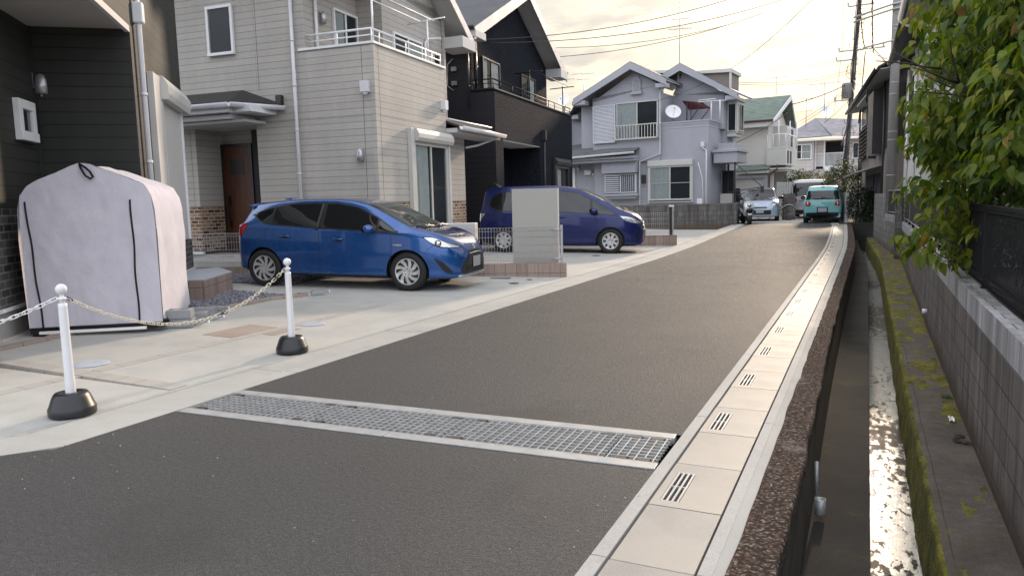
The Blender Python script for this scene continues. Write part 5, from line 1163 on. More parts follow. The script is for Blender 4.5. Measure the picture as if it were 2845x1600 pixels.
for s0, s1, z0, z1 in ((4.6, 6.0, 2.9, 4.0), (6.3, 8.2, 2.95, 4.2), (8.6, 11.2, 2.9, 4.2)):
    m.box(RB, s0, s1, -.12, -.021, z0, z1)
    for i in range(8): z = lerp(z0, z1, i/8); m.dz(RB, [(-.2, z), (-.12, z+.03), (-.12, z+.1), (-.17, z+.06)], s0, s1)
m.build('louvre_panel', 'brownw', t); window(F((RB(0, -.08, 0).x, RB(0, -.08, 0).y), -84.8), -6.0, -4.6, 4.05, 4.9, t, 'alu', 2, .04, .05); window(F((RB(0, -.03, 0).x, RB(0, -.03, 0).y), -84.8), -10.8, -9.0, 4.3, 4.95, t, 'alu', 2, .04, .05)
m = MB(); m.slab([RB(3.0, -.9, 2.15), RB(9.5, -.9, 2.1), RB(9.5, .0, 2.35), RB(3.0, 0, 2.4)], .04); m.build('corrugated_canopy', 'alu', t); P('dark_opening', 'inside', t, (RB, 3.4, 5.0, -.04, -.005, .5, 2.1), (RB, 5.6, 8.6, -.04, -.005, .5, 2.1))
m = MB(); m.tube([RB(11.6, -.1, 5.2), RB(11.6, -.1, .3)], .04, 6); m.tube([RB(3.0, -.6, 5.1), RB(3.0, -.6, 4.6)], .03, 6); m.tube([RB(2.2, -.1, 5.2), RB(2.2, -.1, .3)], .04, 6); m.tube([RB(8.6, -.1, 2.9), RB(8.4, -.3, 2.7), RB(8.2, -.3, 2.1)], .05, 6); m.build('downpipe', 'darkfr', t)
m = MB(); m.lathe(RB(5.2, -.35, 2.72), [(.12, -.15), (.17, .1), (.17, .12)], 14); m.build('hanging_pot', 'orange', t) if False else None
t = thing('white_wall_house', 'white walled house with a dark roof, half hidden behind the tree', 'house', (1.5, 22.5, 0))
m = MB(); m.box(W, 1.02, 6, -27.0, -18.2, .0, 4.9); m.prism([Vector((1.02, 18.2, 4.9)), Vector((6, 18.2, 4.9)), Vector((3.5, 18.2, 6.1))], [Vector((1.02, 18.6, 4.9)), Vector((6, 18.6, 4.9)), Vector((3.5, 18.6, 6.1))]); m.build('stucco_wall', 'cream', t)
m = MB(); m.slab([Vector((.58, 17.6, 4.90)), Vector((.50, 24.6, 5.12)), Vector((3.5, 24.6, 6.5)), Vector((3.5, 17.6, 6.5))], .08); m.slab([Vector((6.5, 17.6, 5.0)), Vector((6.5, 24.6, 5.0)), Vector((3.5, 24.6, 6.5)), Vector((3.5, 17.6, 6.5))], .08); m.build('roof', 'roofb', t)
m = MB(); gutterline(m, (.56, 17.6, 4.93), (.47, 24.6, 5.10)); m.build('roof_gutter', 'darkfr', t); window(F((1.02, 0), -90), -22.6, -21.0, 3.0, 4.2, t, 'darkfr', 2, .05, .1); P('air_vent', 'darkfr', t, (W, .96, 1.02, -24.6, -23.2, 2.3, 2.4)); m = MB(); m.tube([(.98, 24.3, 4.8), (.98, 24.3, .4)], .04, 8); m.build('downpipe', 'pvc', t); m = MB(); m.tube([(.98, 20.6, 4.8), (.98, 20.6, .4)], .04, 8); m.build('downpipe', 'pvc', t)
t = thing('white_eaves_house', 'pale house whose wide white eaves show above the tree', 'house', (2, 13, 0))
m = MB(); m.box(W, 1.3, 6, -16.4, -12.5, .0, 4.7); m.build('stucco_wall', 'cream', t); m = MB(); m.slab([Vector((.52, 17.0, 4.78)), Vector((.58, 11.4, 4.72)), Vector((3.6, 11.4, 6.2)), Vector((3.6, 17.0, 6.2))], .07); m.build('roof', 'roofk', t)
m = MB(); m.prism([Vector((.56, 17.0, 4.70)), Vector((.60, 11.4, 4.64)), Vector((1.4, 11.4, 4.66)), Vector((1.4, 17.0, 4.72))], [Vector((.56, 17.0, 4.66)), Vector((.60, 11.4, 4.60)), Vector((1.4, 11.4, 4.62)), Vector((1.4, 17.0, 4.68))]); m.build('soffit', 'soffit', t)
m = MB(); gutterline(m, (.50, 17.02, 4.80), (.56, 11.4, 4.76)); m.tube([(.50, 16.95, 4.72), (.62, 16.9, 4.62), (1.2, 16.6, 4.58), (1.26, 16.5, 4.4), (1.26, 16.5, .4)], .035, 8); m.build('roof_gutter', 'pvc', t)
# ================================================================ things in the street
# ---- lilac bicycle-shed cover
s0 = Vector((-8.02, 4.78, 0)); ua = radians(37); SF = F((s0.x, s0.y), 37); SW, SD = 1.33, 1.28   # s to the right, d negative to the back
t = thing('storage_shed', 'pale lilac fabric storage shed with two black zips, beside the dark green house', 'shed', (s0.x+.3, s0.y+.8, .07))
def sprof(k, n=34):
    """outline of the front: up the left side, over the roof, down the right side"""
    pts = [(0, .16), (-.012, .6), (-.02, 1.1), (-.005, 1.42), (.03, 1.56), (.10, 1.66), (.2, 1.72), (.40, 1.80), (.55, 1.87), (.63, 1.895), (.70, 1.885), (.9, 1.81), (1.12, 1.72), (1.24, 1.66), (1.30, 1.55), (1.325, 1.40), (1.335, 1.1), (1.33, .6), (1.33, .16)]
    L = [0]
    for a, b2 in zip(pts, pts[1:]): L.append(L[-1]+math.dist(a, b2))
    q = k*L[-1]; i = max(j for j in range(len(L)-1) if L[j] <= q+1e-9); f = (q-L[i])/(L[i+1]-L[i])
    return lerp(pts[i][0], pts[i+1][0], f), lerp(pts[i][1], pts[i+1][1], f)
def fold(x, y, z): return noise.noise(Vector((x*1.6, y*1.8, z*1.3)))*.016+noise.noise(Vector((x*3.1, y*3.4, z*4.2+5)))*.008+noise.noise(Vector(((x+z)*5, y*4, (z-x)*2)))*.006+noise.noise(Vector((x*9, y*8, z*2.2)))*.007*max(0, 1-abs(z-.2)/.55)
m = MB(); NS = 90; ND = 26; rows = []
for j in range(ND+1):
    d = -SD*j/ND; row = []
    for i in range(NS+1):
        s, z = sprof(i/NS); k = 4*(j/ND)*(1-j/ND); side = 1 if s < .1 or s > 1.2 else .4
        if j == 0: w_ = .004
        else: w_ = fold(s*3, d*2.2, z)*(1.2 if side == 1 else .8)
        # cloth sags between the two hoops
        sag = .018*sin(pi*2*j/ND)**2
        cx, cz = .66, 1.0; dx, dz = s-cx, z-cz; l = math.hypot(dx, dz); zz_ = z-.02*max(0, j/ND-.3) + (.03*(abs(noise.noise(Vector((d*4, s, 0))))) if z < .2 else 0)
        row.append(SF(s+dx/l*(w_-sag), d, zz_+dz/l*(w_-sag)))
    rows.append(row)
m.grid(rows); m.build('side_cover', 'canvas', t, recalc=False)
m = MB(); rows = []
for i in range(61):                                                  # front sheet as columns
    s = .004+1.322*i/60; zt_ = max(z for k in range(400) for (x, z) in [sprof(k/399)] if abs(x-s) < .006) if 0 < i < 60 else 1.3
    rows.append([SF(s, .006+.018*sin(pi*j/30)*sin(pi*i/60)+fold(s*2, 0, .16+(zt_-.16)*j/30)*.7*(0.2 if i in (0, 60) else 1), lerp(.165, zt_, j/30)) for j in range(31)])
m.grid(rows); m.build('front_flap', 'canvas', t, recalc=False)
for nm, sb, st_ in (('zip', .135, .075), ('zip', 1.09, 1.10)):
    m = MB(); rows = []
    for j in range(25):
        z = lerp(.16, 1.50, j/24); s = lerp(sb, st_, j/24)+.006*sin(j*.5); zz_ = fold(s*2, 0, z)*.7+.018*sin(pi*(z-.16)/1.6)*sin(pi*s/1.33)
        rows.append([SF(s-.010, .012+zz_, z), SF(s-.006, .020+zz_, z), SF(s+.006, .020+zz_, z), SF(s+.010, .012+zz_, z)])
    m.grid(rows); m.build(nm, 'blackm', t, recalc=False)
m = MB(); m.tube([SF(.63, .01, 1.885), SF(.65, .045, 1.84), SF(.69, .05, 1.76), SF(.74, .055, 1.725), SF(.765, .055, 1.745), SF(.74, .055, 1.80), SF(.69, .05, 1.85), SF(.63, .02, 1.885)], .012, 6); m.build('strap_loop', 'blackm', t)
m = MB(); m.tube([SF(.12, .03, .155), SF(1.10, .03, .155)], .009, 6); m.build('bottom_zip', 'blackm', t)
m = MB(); m.box(SF, .10, 1.16, .01, .05, .095, .125); m.build('front_rail', 'white', t, bevel=.004)
P('base_frame', 'blackm', t, (SF, .0, 1.33, -.03, .0, .10, .16), (SF, 1.30, 1.34, -SD, -.031, .12, .165), (SF, -.0, .04, -SD, -.031, .1, .16), (SF, .04, 1.29, -SD, -SD+.04, .1, .16))
P('base_foot', 'blackm', t, (SF, .02, .14, -.12, -.0-.005, .04, .099), (SF, 1.18, 1.30, -.5, -.38, .04, .1))
for d in (-.12, -.5, -.9, -1.2): m = MB(); m.tube([SF(1.335, d, .19), SF(1.36, d, .15), SF(1.335, d+.01, .12)], .006, 5); m.build('cord', 'blackm', t)
def cblock(s, d, z, l=.39, w_=.19, h=.10, deg=0, lab=''):
    q = SF.sub(s, d, deg); t = thing('cement_block', lab, 'block', (q.p.x, q.p.y, z), 'cement blocks holding down the shed'); m = MB()
    m.box(q, 0, l, 0, w_*.28, z, z+h); m.box(q, 0, l, w_*.72, w_, z, z+h); m.box(q, .001, l*.12, w_*.28, w_*.72, z+.001, z+h-.001); m.box(q, l*.88, l-.001, w_*.28, w_*.72, z+.001, z+h-.001); m.box(q, l*.4, l*.6, w_*.28, w_*.72, z+.001, z+h-.001); m.build('block_body', 'blockm', t, bevel=.006)
cblock(1.20, -.36, .055, lab='lower front cement block under the shed corner'); cblock(1.22, -.35, .158, .36, lab='upper front cement block under the shed corner'); cblock(1.26, -.80, .057, lab='middle cement block along the shed side'); cblock(1.28, -1.2, .058, lab='rear cement block along the shed side')
def bottle(x, y, deg, lab, up=False):
    z = gz(x); t = thing('water_bottle', lab, 'bottle', (x, y, z), 'clear plastic water bottles on the driveway'); m = MB()
    ax = (cos(radians(deg)), sin(radians(deg)), 0); pr = [(.0, 0), (.04, .004), (.043, .03), (.04, .06), (.043, .09), (.04, .12), (.043, .15), (.04, .19), (.02, .235), (.014, .25), (.014, .27)]
    m.lathe((x, y, z+.045), pr, 18, ax); m.build('bottle_body', 'bottle', t); m = MB(); m.lathe((x+ax[0]*.271, y+ax[1]*.271, z+.045), [(.016, 0), (.016, .018)], 14, ax); m.build('cap', 'white', t)
bottle(-7.05, 5.92, 30, 'clear plastic bottle nearest to the shed corner blocks'); bottle(-7.18, 6.28, 25, 'clear plastic bottle in the middle by the shed side'); bottle(-7.62, 6.75, 40, 'clear plastic bottle lying at the start of the brick edging'); bottle(-7.68, 7.45, 95, 'clear plastic bottle on the gravel by the edging'); bottle(-7.42, 8.52, 60, 'clear plastic bottle lying at the corner end of the edging')
# ---- tiled planter step behind the shed
t = thing('tiled_step', 'low tan tiled block with a pale concrete top, between the shed and the gravel', 'planter', (-9.0, 7.9, .1))
ST = [(-8.62, 7.32), (-8.38, 7.44), (-9.02, 8.55), (-9.9, 9.1), (-10.2, 8.3), (-9.4, 7.3)]
m = MB(); m.prism([Vector((x, y, .05)) for x, y in ST], [Vector((x, y, .38)) for x, y in ST]); m.build('tiled_side', 'tile', t); m = MB(); m.prism([Vector((x, y, .381)) for x, y in ST], [Vector((x, y, .395)) for x, y in ST]); m.build('top_slab', 'lidw', t)
# ---- chain stands
def stand(x, y, label):
    z = gz(x, y)+.005; t = thing('chain_stand', label, 'bollard', (x, y, z), 'white chain stands on black bases')
    m = MB(); pr = []
    m.lathe((x, y, z), [(.142, 0), (.148, .012), (.148, .052), (.142, .062), (.118, .128), (.105, .150), (.098, .156), (.045, .157), (.042, .14), (.0, .14)], 36); m.build('weight_base', 'plastk', t)
    m = MB(); m.lathe((x, y, z), [(.033, .141), (.033, .16), (.030, .30), (.028, .74), (.0281, .765), (.022, .768), (.0, .768)], 24); m.build('pole', 'polew', t)
    m = MB(); m.lathe((x, y, z), [(.018, .768), (.018, .80), (.013, .806), (.013, .826), (.018, .832)] + [(.036*sin(a), .862-.036*cos(a)) for a in [radians(28+8*i) for i in range(19)]] + [(.0, .898)], 24); m.build('ball_top', 'polew', t)
    m = MB(); m.lathe((x, y, z), [(.026, .79), (.027, .795), (.027, .805), (.020, .808)], 20); m.build('chain_ring', 'polew', t); return (x, y, z+.80)
pa = stand(-4.87, 3.13, 'nearer white chain stand on a round black base, left of the drain grating'); pb = stand(-4.89, 5.31, 'farther white chain stand on a black base, in front of the blue car')
pc = (-5.95, 1.55, .80)
def chain(A, B, sag, mat, label, blacks=(), asym=0):
    A, B = Vector(A), Vector(B); n = 400; pts = [A.lerp(B, i/n)-Vector((0, 0, sag*4*(i/n)*(1-i/n)*(1+asym*(i/n-.5)))) for i in range(n+1)]
    t = thing('chain', label, 'chain', A.lerp(B, .5)-Vector((0, 0, sag))); L = [0]
    for a, b2 in zip(pts, pts[1:]): L.append(L[-1]+(b2-a).length)
    pitch = .040; N = int(L[-1]/pitch); m = MB(); mk = MB()
    for k in range(N):
        q = (k+.5)*L[-1]/N; i = max(j for j in range(n) if L[j] <= q); c = pts[i].lerp(pts[i+1], (q-L[i])/(L[i+1]-L[i])); tg = (pts[i+1]-pts[i]).normalized()
        sd_ = tg.cross(Vector((0, 0, 1))).normalized(); up_ = sd_.cross(tg); ang = (k % 2)*pi/2+radians(38)+random.uniform(-.2, .2); nn = sd_*cos(ang)+up_*sin(ang)
        hl, hw = .0175, .0115; ring = [c+tg*(hl*sgn+hw*cos(a)*1.0)+nn*hw*sin(a) for sgn, aa in ((1, range(-90, 91, 36)), (-1, range(90, 271, 36))) for a in [radians(x) for x in aa]]
        (mk if k in blacks else m).tube(ring, .0034, 6, close=True)
    m.build('links', mat, t); 
    if mk.v: mk.build('black_joint_link', 'plastk', t)
random.seed(4)
chain((pa[0]+.0, pa[1]+.03, pa[2]), (pb[0], pb[1]-.03, pb[2]), .33, 'chainy', 'aged cream plastic chain hanging between the two white stands', (0, 34, 35, 52))
chain(pc, (pa[0]-.02, pa[1]-.03, pa[2]), .22, 'chainw', 'white plastic chain running off the left edge of the photo')
# ---- tiled boundary walls with mesh fences
def meshfence(fr, s0, s1, z0, z1, t, r=.0028, step=.055, posts=(), mat='alu'):
    m = MB(); s = s0
    while s < s1: m.tube([fr(s, -.0, z1-.05), fr(s, .035, z1-.02), fr(s, .0, z1+.01), fr(s, -.028, z1-.02), fr(s, .0, z1-.055), fr(s, .0, z0+.055), fr(s, .028, z0+.02), fr(s, .0, z0-.005)], r, 4, caps=False); s += step
    for z in (z1+.005, z1-.055, lerp(z0, z1, .72), lerp(z0, z1, .48), lerp(z0, z1, .25), z0+.05, z0): m.tube([fr(s0, .005, z), fr(s1, .005, z)], r*1.2, 4)
    m.build('mesh_panel', mat, t)
    for s in posts: m = MB(); m.box(fr, s-.022, s+.022, -.05, -.008, z0-.16, z1+.04); m.build('post', mat, t, bevel=.004)
W1 = F((-4.85, 12.345), 17.6)
t = thing('tiled_wall', 'low tan tiled boundary wall running behind the blue car', 'wall', (-8, 11.3, .1)); P('tiled_body', 'tile', t, (W1, -7.4, -.0, -.14, 0, -.02, .262)); P('grout_base', 'kerbc', t, (W1, -7.3, -.05, -.13, -.01, -.1, -.021))
t = thing('mesh_fence', 'light grey wire mesh fence on the tiled wall behind the blue car', 'fence', (-8, 11.3, .3)); meshfence(W1.sub(0, -.045), -7.3, -.16, .31, .90, t, posts=(-.08, -2.05, -4.0, -6.0))
m = MB(); m.tube([W1(-.26, -.03, .86), W1(-.08, -.04, .86)], .016, 6); m.build('bracket', 'alu', t); m = MB(); m.tube([W1(-.26, -.03, .34), W1(-.08, -.04, .34)], .016, 6); m.build('bracket', 'alu', t)
t = thing('nameplate_wall', 'freestanding plain beige panel wall behind the mesh fence', 'wall', (-5.35, 12.35, .1)); q = W1.sub(0, -.15)
PLt = (-.97, -.155)
P('panel', 'plate', t, (q, -.98, -.16, -.14, 0, .12, 1.60), bevel=.004); P('edge_trim', 'soffitw', t, (q, -.159, -.135, -.14, .0, .12, 1.60)); P('base_strip', 'kerbc', t, (q, -.97, -.15, -.13, -.005, -.02, .119))
W2 = F((-4.87, 21.05), 21.0)
t = thing('tiled_wall', 'low tan tiled wall end just beyond the nose of the navy minivan', 'wall', (-6, 20.6, .1)); P('tiled_body', 'tile', t, (W2, -5.6, .0, -.14, 0, -.02, .262+.06)); 
t = thing('mesh_fence', 'wire mesh fence with a dark end post beyond the navy minivan', 'fence', (-6, 20.6, .3)); meshfence(W2.sub(0, -.05), -5.4, -.2, .37, .95, t, r=.003, step=.06)
m = MB(); m.box(W2, -.20, -.13, -.11, -.04, .32, 1.12); m.build('end_post', 'darkfr', t); m = MB(); m.box(W2, -.13, -.09, -.11, -.04, .32, 1.12); m.build('post_face', 'alu', t); P('post_cap', 'white', t, (W2, -.22, -.08, -.12, -.03, 1.121, 1.17))
# grey block wall in front of the grey house
WG0, WG1, WG2 = Vector((-9.6, 30.55, 0)), Vector((-7.05, 30.75, 0)), Vector((-4.86, 31.7, 0))
t = thing('block_wall', 'grey concrete block garden wall in front of the grey house', 'wall', (-6.5, 31, .1))
for a, b2 in ((Vector((-12.5, 31.3, 0)), WG1), (WG1, WG2), (WG2, Vector((-5.0, 33.4, 0)))):
    m = MB(); v = (b2-a).normalized(); n = Vector((v.y, -v.x, 0))*-.12; A_ = [a, b2, b2+n, a+n]; m.prism([p+Vector((0,0,-.05)) for p in A_], [p+Vector((0,0,1.10)) for p in A_]); m.build('courses', 'wallgray', t, bevel=.004)
# air conditioner
AF = F((-6.99, 12.36), 17.6, z=.0); t = thing('air_conditioner', 'grey outdoor air conditioner unit behind the front of the blue car', 'air conditioner', (-6.8, 12.5, .4))
P('casing', 'soffitw', t, (AF, -.55, .26, -.30, .0, .42, .99), bevel=.015); m = MB(); c = AF(-.22, .004, .70)
for r in (.05, .09, .13, .17, .21): m.tube([c+AF.t*r*cos(a)+Vector((0,0,r*sin(a))) for a in [2*pi*i/20 for i in range(20)]], .005, 5, close=True)
for a in range(0, 360, 30): m.tube([c, c+AF.t*.21*cos(radians(a))+Vector((0,0,.21*sin(radians(a))))], .004, 4)
m.build('fan_grille', 'alu', t); P('fan_recess', 'inside', t, (AF, -.42, -.02, .0005, .003, .5, .9)); P('support_stand', 'blockm', t, (AF, -.5, .2, -.28, -.02, .05, .419))
# climbing plant beside the white pipe
def leafcard(m, c, d, up_, L, wd, tone, curl=.25):
    """pointed leaf: folded along its midrib and drooping to the tip"""
    d = d.normalized(); s = d.cross(up_)
    s = s.normalized() if s.length > 1e-4 else Vector((1, 0, 0)); n = s.cross(d).normalized()
    P0 = c; mid = [c+d*L*f-n*curl*L*f*f for f in (.0, .28, .6, .85, 1.0)]; ws = (0, .48, .42, .18, 0); V = [mid[0]]
    for i in (1, 2, 3): V += [mid[i]+s*wd*ws[i]+n*wd*.16, mid[i], mid[i]-s*wd*ws[i]+n*wd*.16]
    V.append(mid[4]); m.add(V, [(0,1,2),(0,2,3),(1,4,5,2),(2,5,6,3),(4,7,8,5),(5,8,9,6),(7,10,8),(8,10,9)], True, tone)
t = thing('climbing_plant', 'small climbing plant beside the terrace window of the beige house', 'plant', tuple(BB(3.1, .05, .1))); m = MB(); random.seed(8)
stem = [BB(3.2, .05, .2)]
for i in range(12): stem.append(BB(3.2+.03*sin(i*1.7), .06+.02*cos(i), .2+.12*i))
m.tube(stem, .006, 5); m.build('stem', 'bark', t); m = MB()
for i in range(60): p = stem[random.randrange(1, 13)]; leafcard(m, p, Vector((random.gauss(0,1), random.gauss(0,1), random.gauss(-.2,.6))), Vector((0,0,1)), .06, .04, random.uniform(.2, .7))
m.build('leaves', 'leaf', t, recalc=False)
# ---- utility poles
t = thing('utility_pole', 'thick grey concrete utility pole standing behind the canal wall', 'utility pole', (.66, 26.4, -.2)); px_, py_ = .66, 26.4
m = MB(); m.lathe((px_, py_, 0), [(.155, -.3), (.112, 9.8)], 24); m.build('pole_shaft', 'conpole', t)
for z in (1.9, 3.0, 3.25, 4.4, 4.75, 5.55, 6.35, 6.45, 7.0): m = MB(); m.lathe((px_, py_, z), [(.153-.0044*z+.006, 0), (.153-.0044*z+.006, .025)], 20); m.build('band', 'galv', t)
for z in (7.05, 6.9): m = MB(); m.tube([(px_-1.22, py_+.9, z-.0), (px_-.1, py_-.14, z+.05), (px_+.3, py_-.2, z+.08)], .03, 6); m.build('crossarm', 'galv', t)
m = MB(); m.tube([(px_-.92, py_+.3, 5.95), (px_-.1, py_-.1, 6.02), (px_+.2, py_-.1, 6.04)], .026, 6); m.build('crossarm', 'galv', t); m = MB(); m.tube([(px_-.62, py_+.2, 5.9), (px_-.1, py_, 5.2)], .02, 6); m.build('brace', 'galv', t)
m = MB()
for z in [1.7+.45*i for i in range(17)]: m.tube([(px_, py_-.1, z), (px_+.0, py_-.2, z+.0)], .01, 5)
m.build('step_bolts', 'galv', t)
t = thing('utility_pole', 'slender far utility pole tangled in cables with a grey transformer', 'utility pole', (-1.3, 50, 0)); p0, p1 = Vector((-1.42, 50, 0)), Vector((-.70, 50, 13.4)); pz = lambda z: p0.lerp(p1, z/13.4)
m = MB(); m.tube([p0, pz(13.4)], [.17, .12], 14); m.build('pole_shaft', 'conpole', t)
m = MB(); c = pz(7.5)+Vector((-.28, -.15, 0)); m.lathe(c, [(.24, -.45), (.26, -.42), (.26, .42), (.24, .46), (0, .48)], 18)
for i in range(14): a = 2*pi*i/14; m.tube([c+Vector((.275*cos(a), .275*sin(a), -.38)), c+Vector((.275*cos(a), .275*sin(a), .38))], .02, 4)
m.build('transformer', 'conpole', t)
for z, a, b2 in ((9.85, -.9, 1.6), (9.3, -1.0, .15), (12.4, -.6, .8), (6.95, -.95, .3)): m = MB(); m.tube([pz(z)+Vector((a, -.1, 0)), pz(z)+Vector((b2, -.1, .02))], .045, 6); m.build('crossarm', 'galv', t)
random.seed(14)
for z, x in ((9.9, -.9), (9.9, .9), (9.9, 1.5), (9.35, -1.0), (12.45, -.6), (12.45, .7), (7.0, -.9), (7.0, -.5)): m = MB(); m.lathe(pz(z)+Vector((x, -.1, 0)), [(.03, 0), (.06, .05), (.04, .1), (.06, .15), (.03, .2)], 10); m.build('insulator', 'galv', t)
m = MB()
for k in range(22):
    z = random.uniform(3, 12.8); r = random.uniform(.12, .34); c = pz(z)+Vector((random.uniform(-.2, .25), -.12, 0)); a0 = random.uniform(0, 6)
    m.tube([c+Vector((r*cos(a0+.5*i), -.05*i*.1, r*1.3*sin(a0+.5*i))) for i in range(random.randrange(6, 13))], .014, 4)
for k in range(7): x = random.uniform(-.16, .2); m.tube([pz(z)+Vector((x+random.uniform(-.05, .05), -.16, 0)) for z in [2.5+1.05*i for i in range(11)]], .02, 4)
for z in [3+.4*i for i in range(25)]: m.tube([pz(z)+Vector((.1, -.1, 0)), pz(z)+Vector((.42, -.12, 0))], .012, 4)
m.build('wiring', 'cable', t)
def cable(a, b2, sag, label, r=.012, mid=None, tw=False):
    a, b2 = Vector(a), Vector(b2); pts = [a.lerp(b2, i/20)-Vector((0,0,sag*4*(i/20)*(1-i/20))) for i in range(21)]; m = MB(); m.tube(pts, r, 5)
    if tw:
        n = 90; q = []
        for i in range(n+1): f = i/n; p = a.lerp(b2, f)-Vector((0,0,sag*4*f*(1-f))); q.append(p+Vector((cos(i*.9), 0, sin(i*.9)))*.03)
        m.tube(q, .012, 4)
    o = m.build('overhead_cable', 'cable'); tag(o, label, 'cable', 'overhead cables'); return o
cable((-10.35, 18.5, 5.86), (-2.0, 28, 8.95), .55, 'topmost overhead cable rising right from the black house', .011)
cable((-10.41, 20.0, 6.06), (-1.0, 31, 9.3), .6, 'second overhead cable from the top, right of the black house', .012)
cable((-10.89, 26.0, 6.99), (-5.0, 31.5, 8.25), .25, 'third overhead cable from the top, faint and thin', .010)
cable((-11.11, 27.0, 6.83), (-4.0, 32, 8.6), .3, 'lowest of the four overhead cables right of the black house', .012)
cable((-6.13, 38.0, 7.56), (-.7, 26.3, 8.6), .25, 'long cable rising steeply right from the grey house roof', .013)
cable((-8.9, 33.2, 5.6), (-6.13, 38.0, 7.5), .12, 'thin service wire crossing the grey house front', .010)
cable((-5.99, 36.0, 3.68), (-4.0, 43.0, 5.75), .12, 'dark service cable between the grey and cream houses', .018)
cable((-6.13, 38.0, 6.91), (-1.1, 50.0, 8.74), .3, 'upper of two thin cables from the grey house to the far pole', .012)
cable((-5.9, 38.0, 6.78), (-1.1, 50.0, 8.6), .3, 'lower of two thin cables from the grey house to the far pole', .012)
cable((-4.36, 44.0, 6.22), (-1.2, 50.0, 7.95), .15, 'thick cable from the green roof gable to the far pole', .028)
cable((-4.2, 44.0, 5.0), (-1.2, 50.0, 7.8), .2, 'upper thin cable from the cream house balcony to the far pole', .014); cable((-4.2, 44.0, 4.8), (-1.2, 50.0, 7.65), .2, 'lower thin cable from the cream house balcony to the far pole', .014)
cable((-2.6, 52.0, 5.9), (-1.2, 50.0, 6.9), .05, 'short cable from the hip roof up to the far pole', .016)
cable((-.55, 26.3, 9.6), (-.35, 49.8, 9.95), .9, 'left twisted power cable hanging beside the far pole', .022, tw=True); cable((-.1, 26.3, 9.4), (.15, 49.8, 9.9), 1.5, 'right twisted power cable between the two poles', .024, tw=True)
cable((-.15, 33, 7.0), (.45, 28.0, 5.75), .05, 'cable slanting down to the brown house roof', .014); cable((-1.0, 50, 8.2), (.3, 30, 5.5), .4, 'cable from the far pole down to the brown house eave', .016); cable((-1.05, 50, 7.9), (-.4, 38, 5.4), .2, 'lower cable from the far pole down to the brown house eave', .016)
cable((.55, 26.2, 6.9), (.75, 17.2, 4.9), .1, 'cable from the concrete pole to the white eaves', .012); cable((.6, 26.2, 6.45), (.85, 20, 5.3), .1, 'cable from the concrete pole to the half hidden dark roof', .012)
cable((-1.62, 50, 9.8), (-1.55, 48, 13.5), .05, 'thin drop wire left of the far pole above its crossarm', .012); cable((-1.65, 50, 9.7), (-2.0, 51, 6.4), .05, 'thin drop wire left of the far pole below its crossarm', .012)
cable((-.35, 49.8, 9.7), (-.6, 49.5, 5.5), .03, 'thick drop cable right of the far pole', .03); cable((-1.05, 50, 6.2), (-1.5, 49, 4.2), .05, 'thick grey drop cable left of the far pole', .04)
# ---- aerials and dishes
def aerial(x, y, z, h, label, arms=((.95, .9, 8), (.7, .6, 5)), yaw=20, r=.014, parent=None):
    t = thing('tv_aerial', label, 'aerial', (x, y, z)); m = MB(); m.tube([(x, y, z), (x, y, z+h)], r, 6); m.build('mast', 'alu', t)
    for f, L, n in arms:
        fr = F((x, y), yaw, z=z+h*f); m = MB(); m.tube([fr(-L/2, .02, 0), fr(L/2, .02, 0)], r*.7, 5)
        for i in range(n): s = lerp(-L/2, L/2, i/(n-1)); e = .16+.1*(i/(n-1)); m.tube([fr(s, -e, .0), fr(s, e, .0)], r*.45, 4)
        m.build('boom', 'alu', t)
    return t
ag = aerial(-8.45, 37.0, 7.3, 3.9, 'tall thin TV aerial on the grey house roof', ((.68, .75, 7), (.56, 1.05, 9)), 12, .02)
m = MB(); 
for dx, dy in ((-2.2, .5), (-1.1, -.6), (1.7, .6), (.6, -1)): m.tube([(-8.45, 37, 9.7), (-8.45+dx, 37+dy, 7.55)], .005, 3)
m.build('guy_wires', 'alu', ag)
aerial(-19.64, 50, 7.0, 2.9, 'small TV aerial beside the small dish, left of the grey house', ((.98, 1.6, 5),), 5, .025); aerial(-19.95, 55, 8.0, 3.2, 'second small TV aerial between the black and grey houses', ((.93, 1.6, 6), (.8, .9, 5)), 15, .03)
aerial(-4.6, 43.0, 6.7, 1.0, 'small aerial sticking out behind the grey house dormer', ((.95, 1.1, 4),), 0, .02); aerial(-3.99, 56, 6.0, 2.0, 'little TV aerial at the left of the hipped roof', ((.98, .8, 4), (.55, .8, 4)), 10, .03); aerial(-2.79, 55, 6.9, 1.9, 'TV aerial above the round dish on the hipped roof', ((.97, 2.0, 6),), -8, .03)
def dish(c, r, yaw, label, col='white', tilt=35):
    c = Vector(c); t = thing('satellite_dish', label, 'satellite dish', c); ax = Vector((sin(radians(yaw))*cos(radians(tilt)), -cos(radians(yaw))*cos(radians(tilt)), sin(radians(tilt))))
    m = MB(); m.lathe(c, [(0, -.03*r), (r*.5, .03*r), (r*.8, .10*r), (r, .17*r), (r*1.02, .16*r), (r*.8, .06*r), (0, -.08*r)], 28, ax); m.build('reflector', col, t)
    m = MB(); tip = c+ax*r*1.1-Vector((0,0,.15*r)); m.tube([c-Vector((0,0,r))+ax*.1*r, tip], r*.03, 5); m.lathe(tip, [(r*.09, -.1*r), (r*.12, .0), (r*.09, .12*r)], 12, ax); m.build('feed_arm', 'ivory', t)
    m = MB(); m.tube([c-ax*.1*r, c-ax*.35*r, c-ax*.35*r-Vector((0,0,r*1.3))], r*.05, 6); m.build('mount', 'alu', t)
dish(tuple(GL_(-2.2, -.4, 5.36)), .36, 25, 'white satellite dish on the balcony of the grey house', tilt=30); dish((-18.05, 46, 7.84), .42, -10, 'small white dish on a roof left of the grey house', tilt=20); dish((-2.72, 56.2, 7.0), .42, 5, 'round white dish on the hipped roof at the street end', tilt=25)
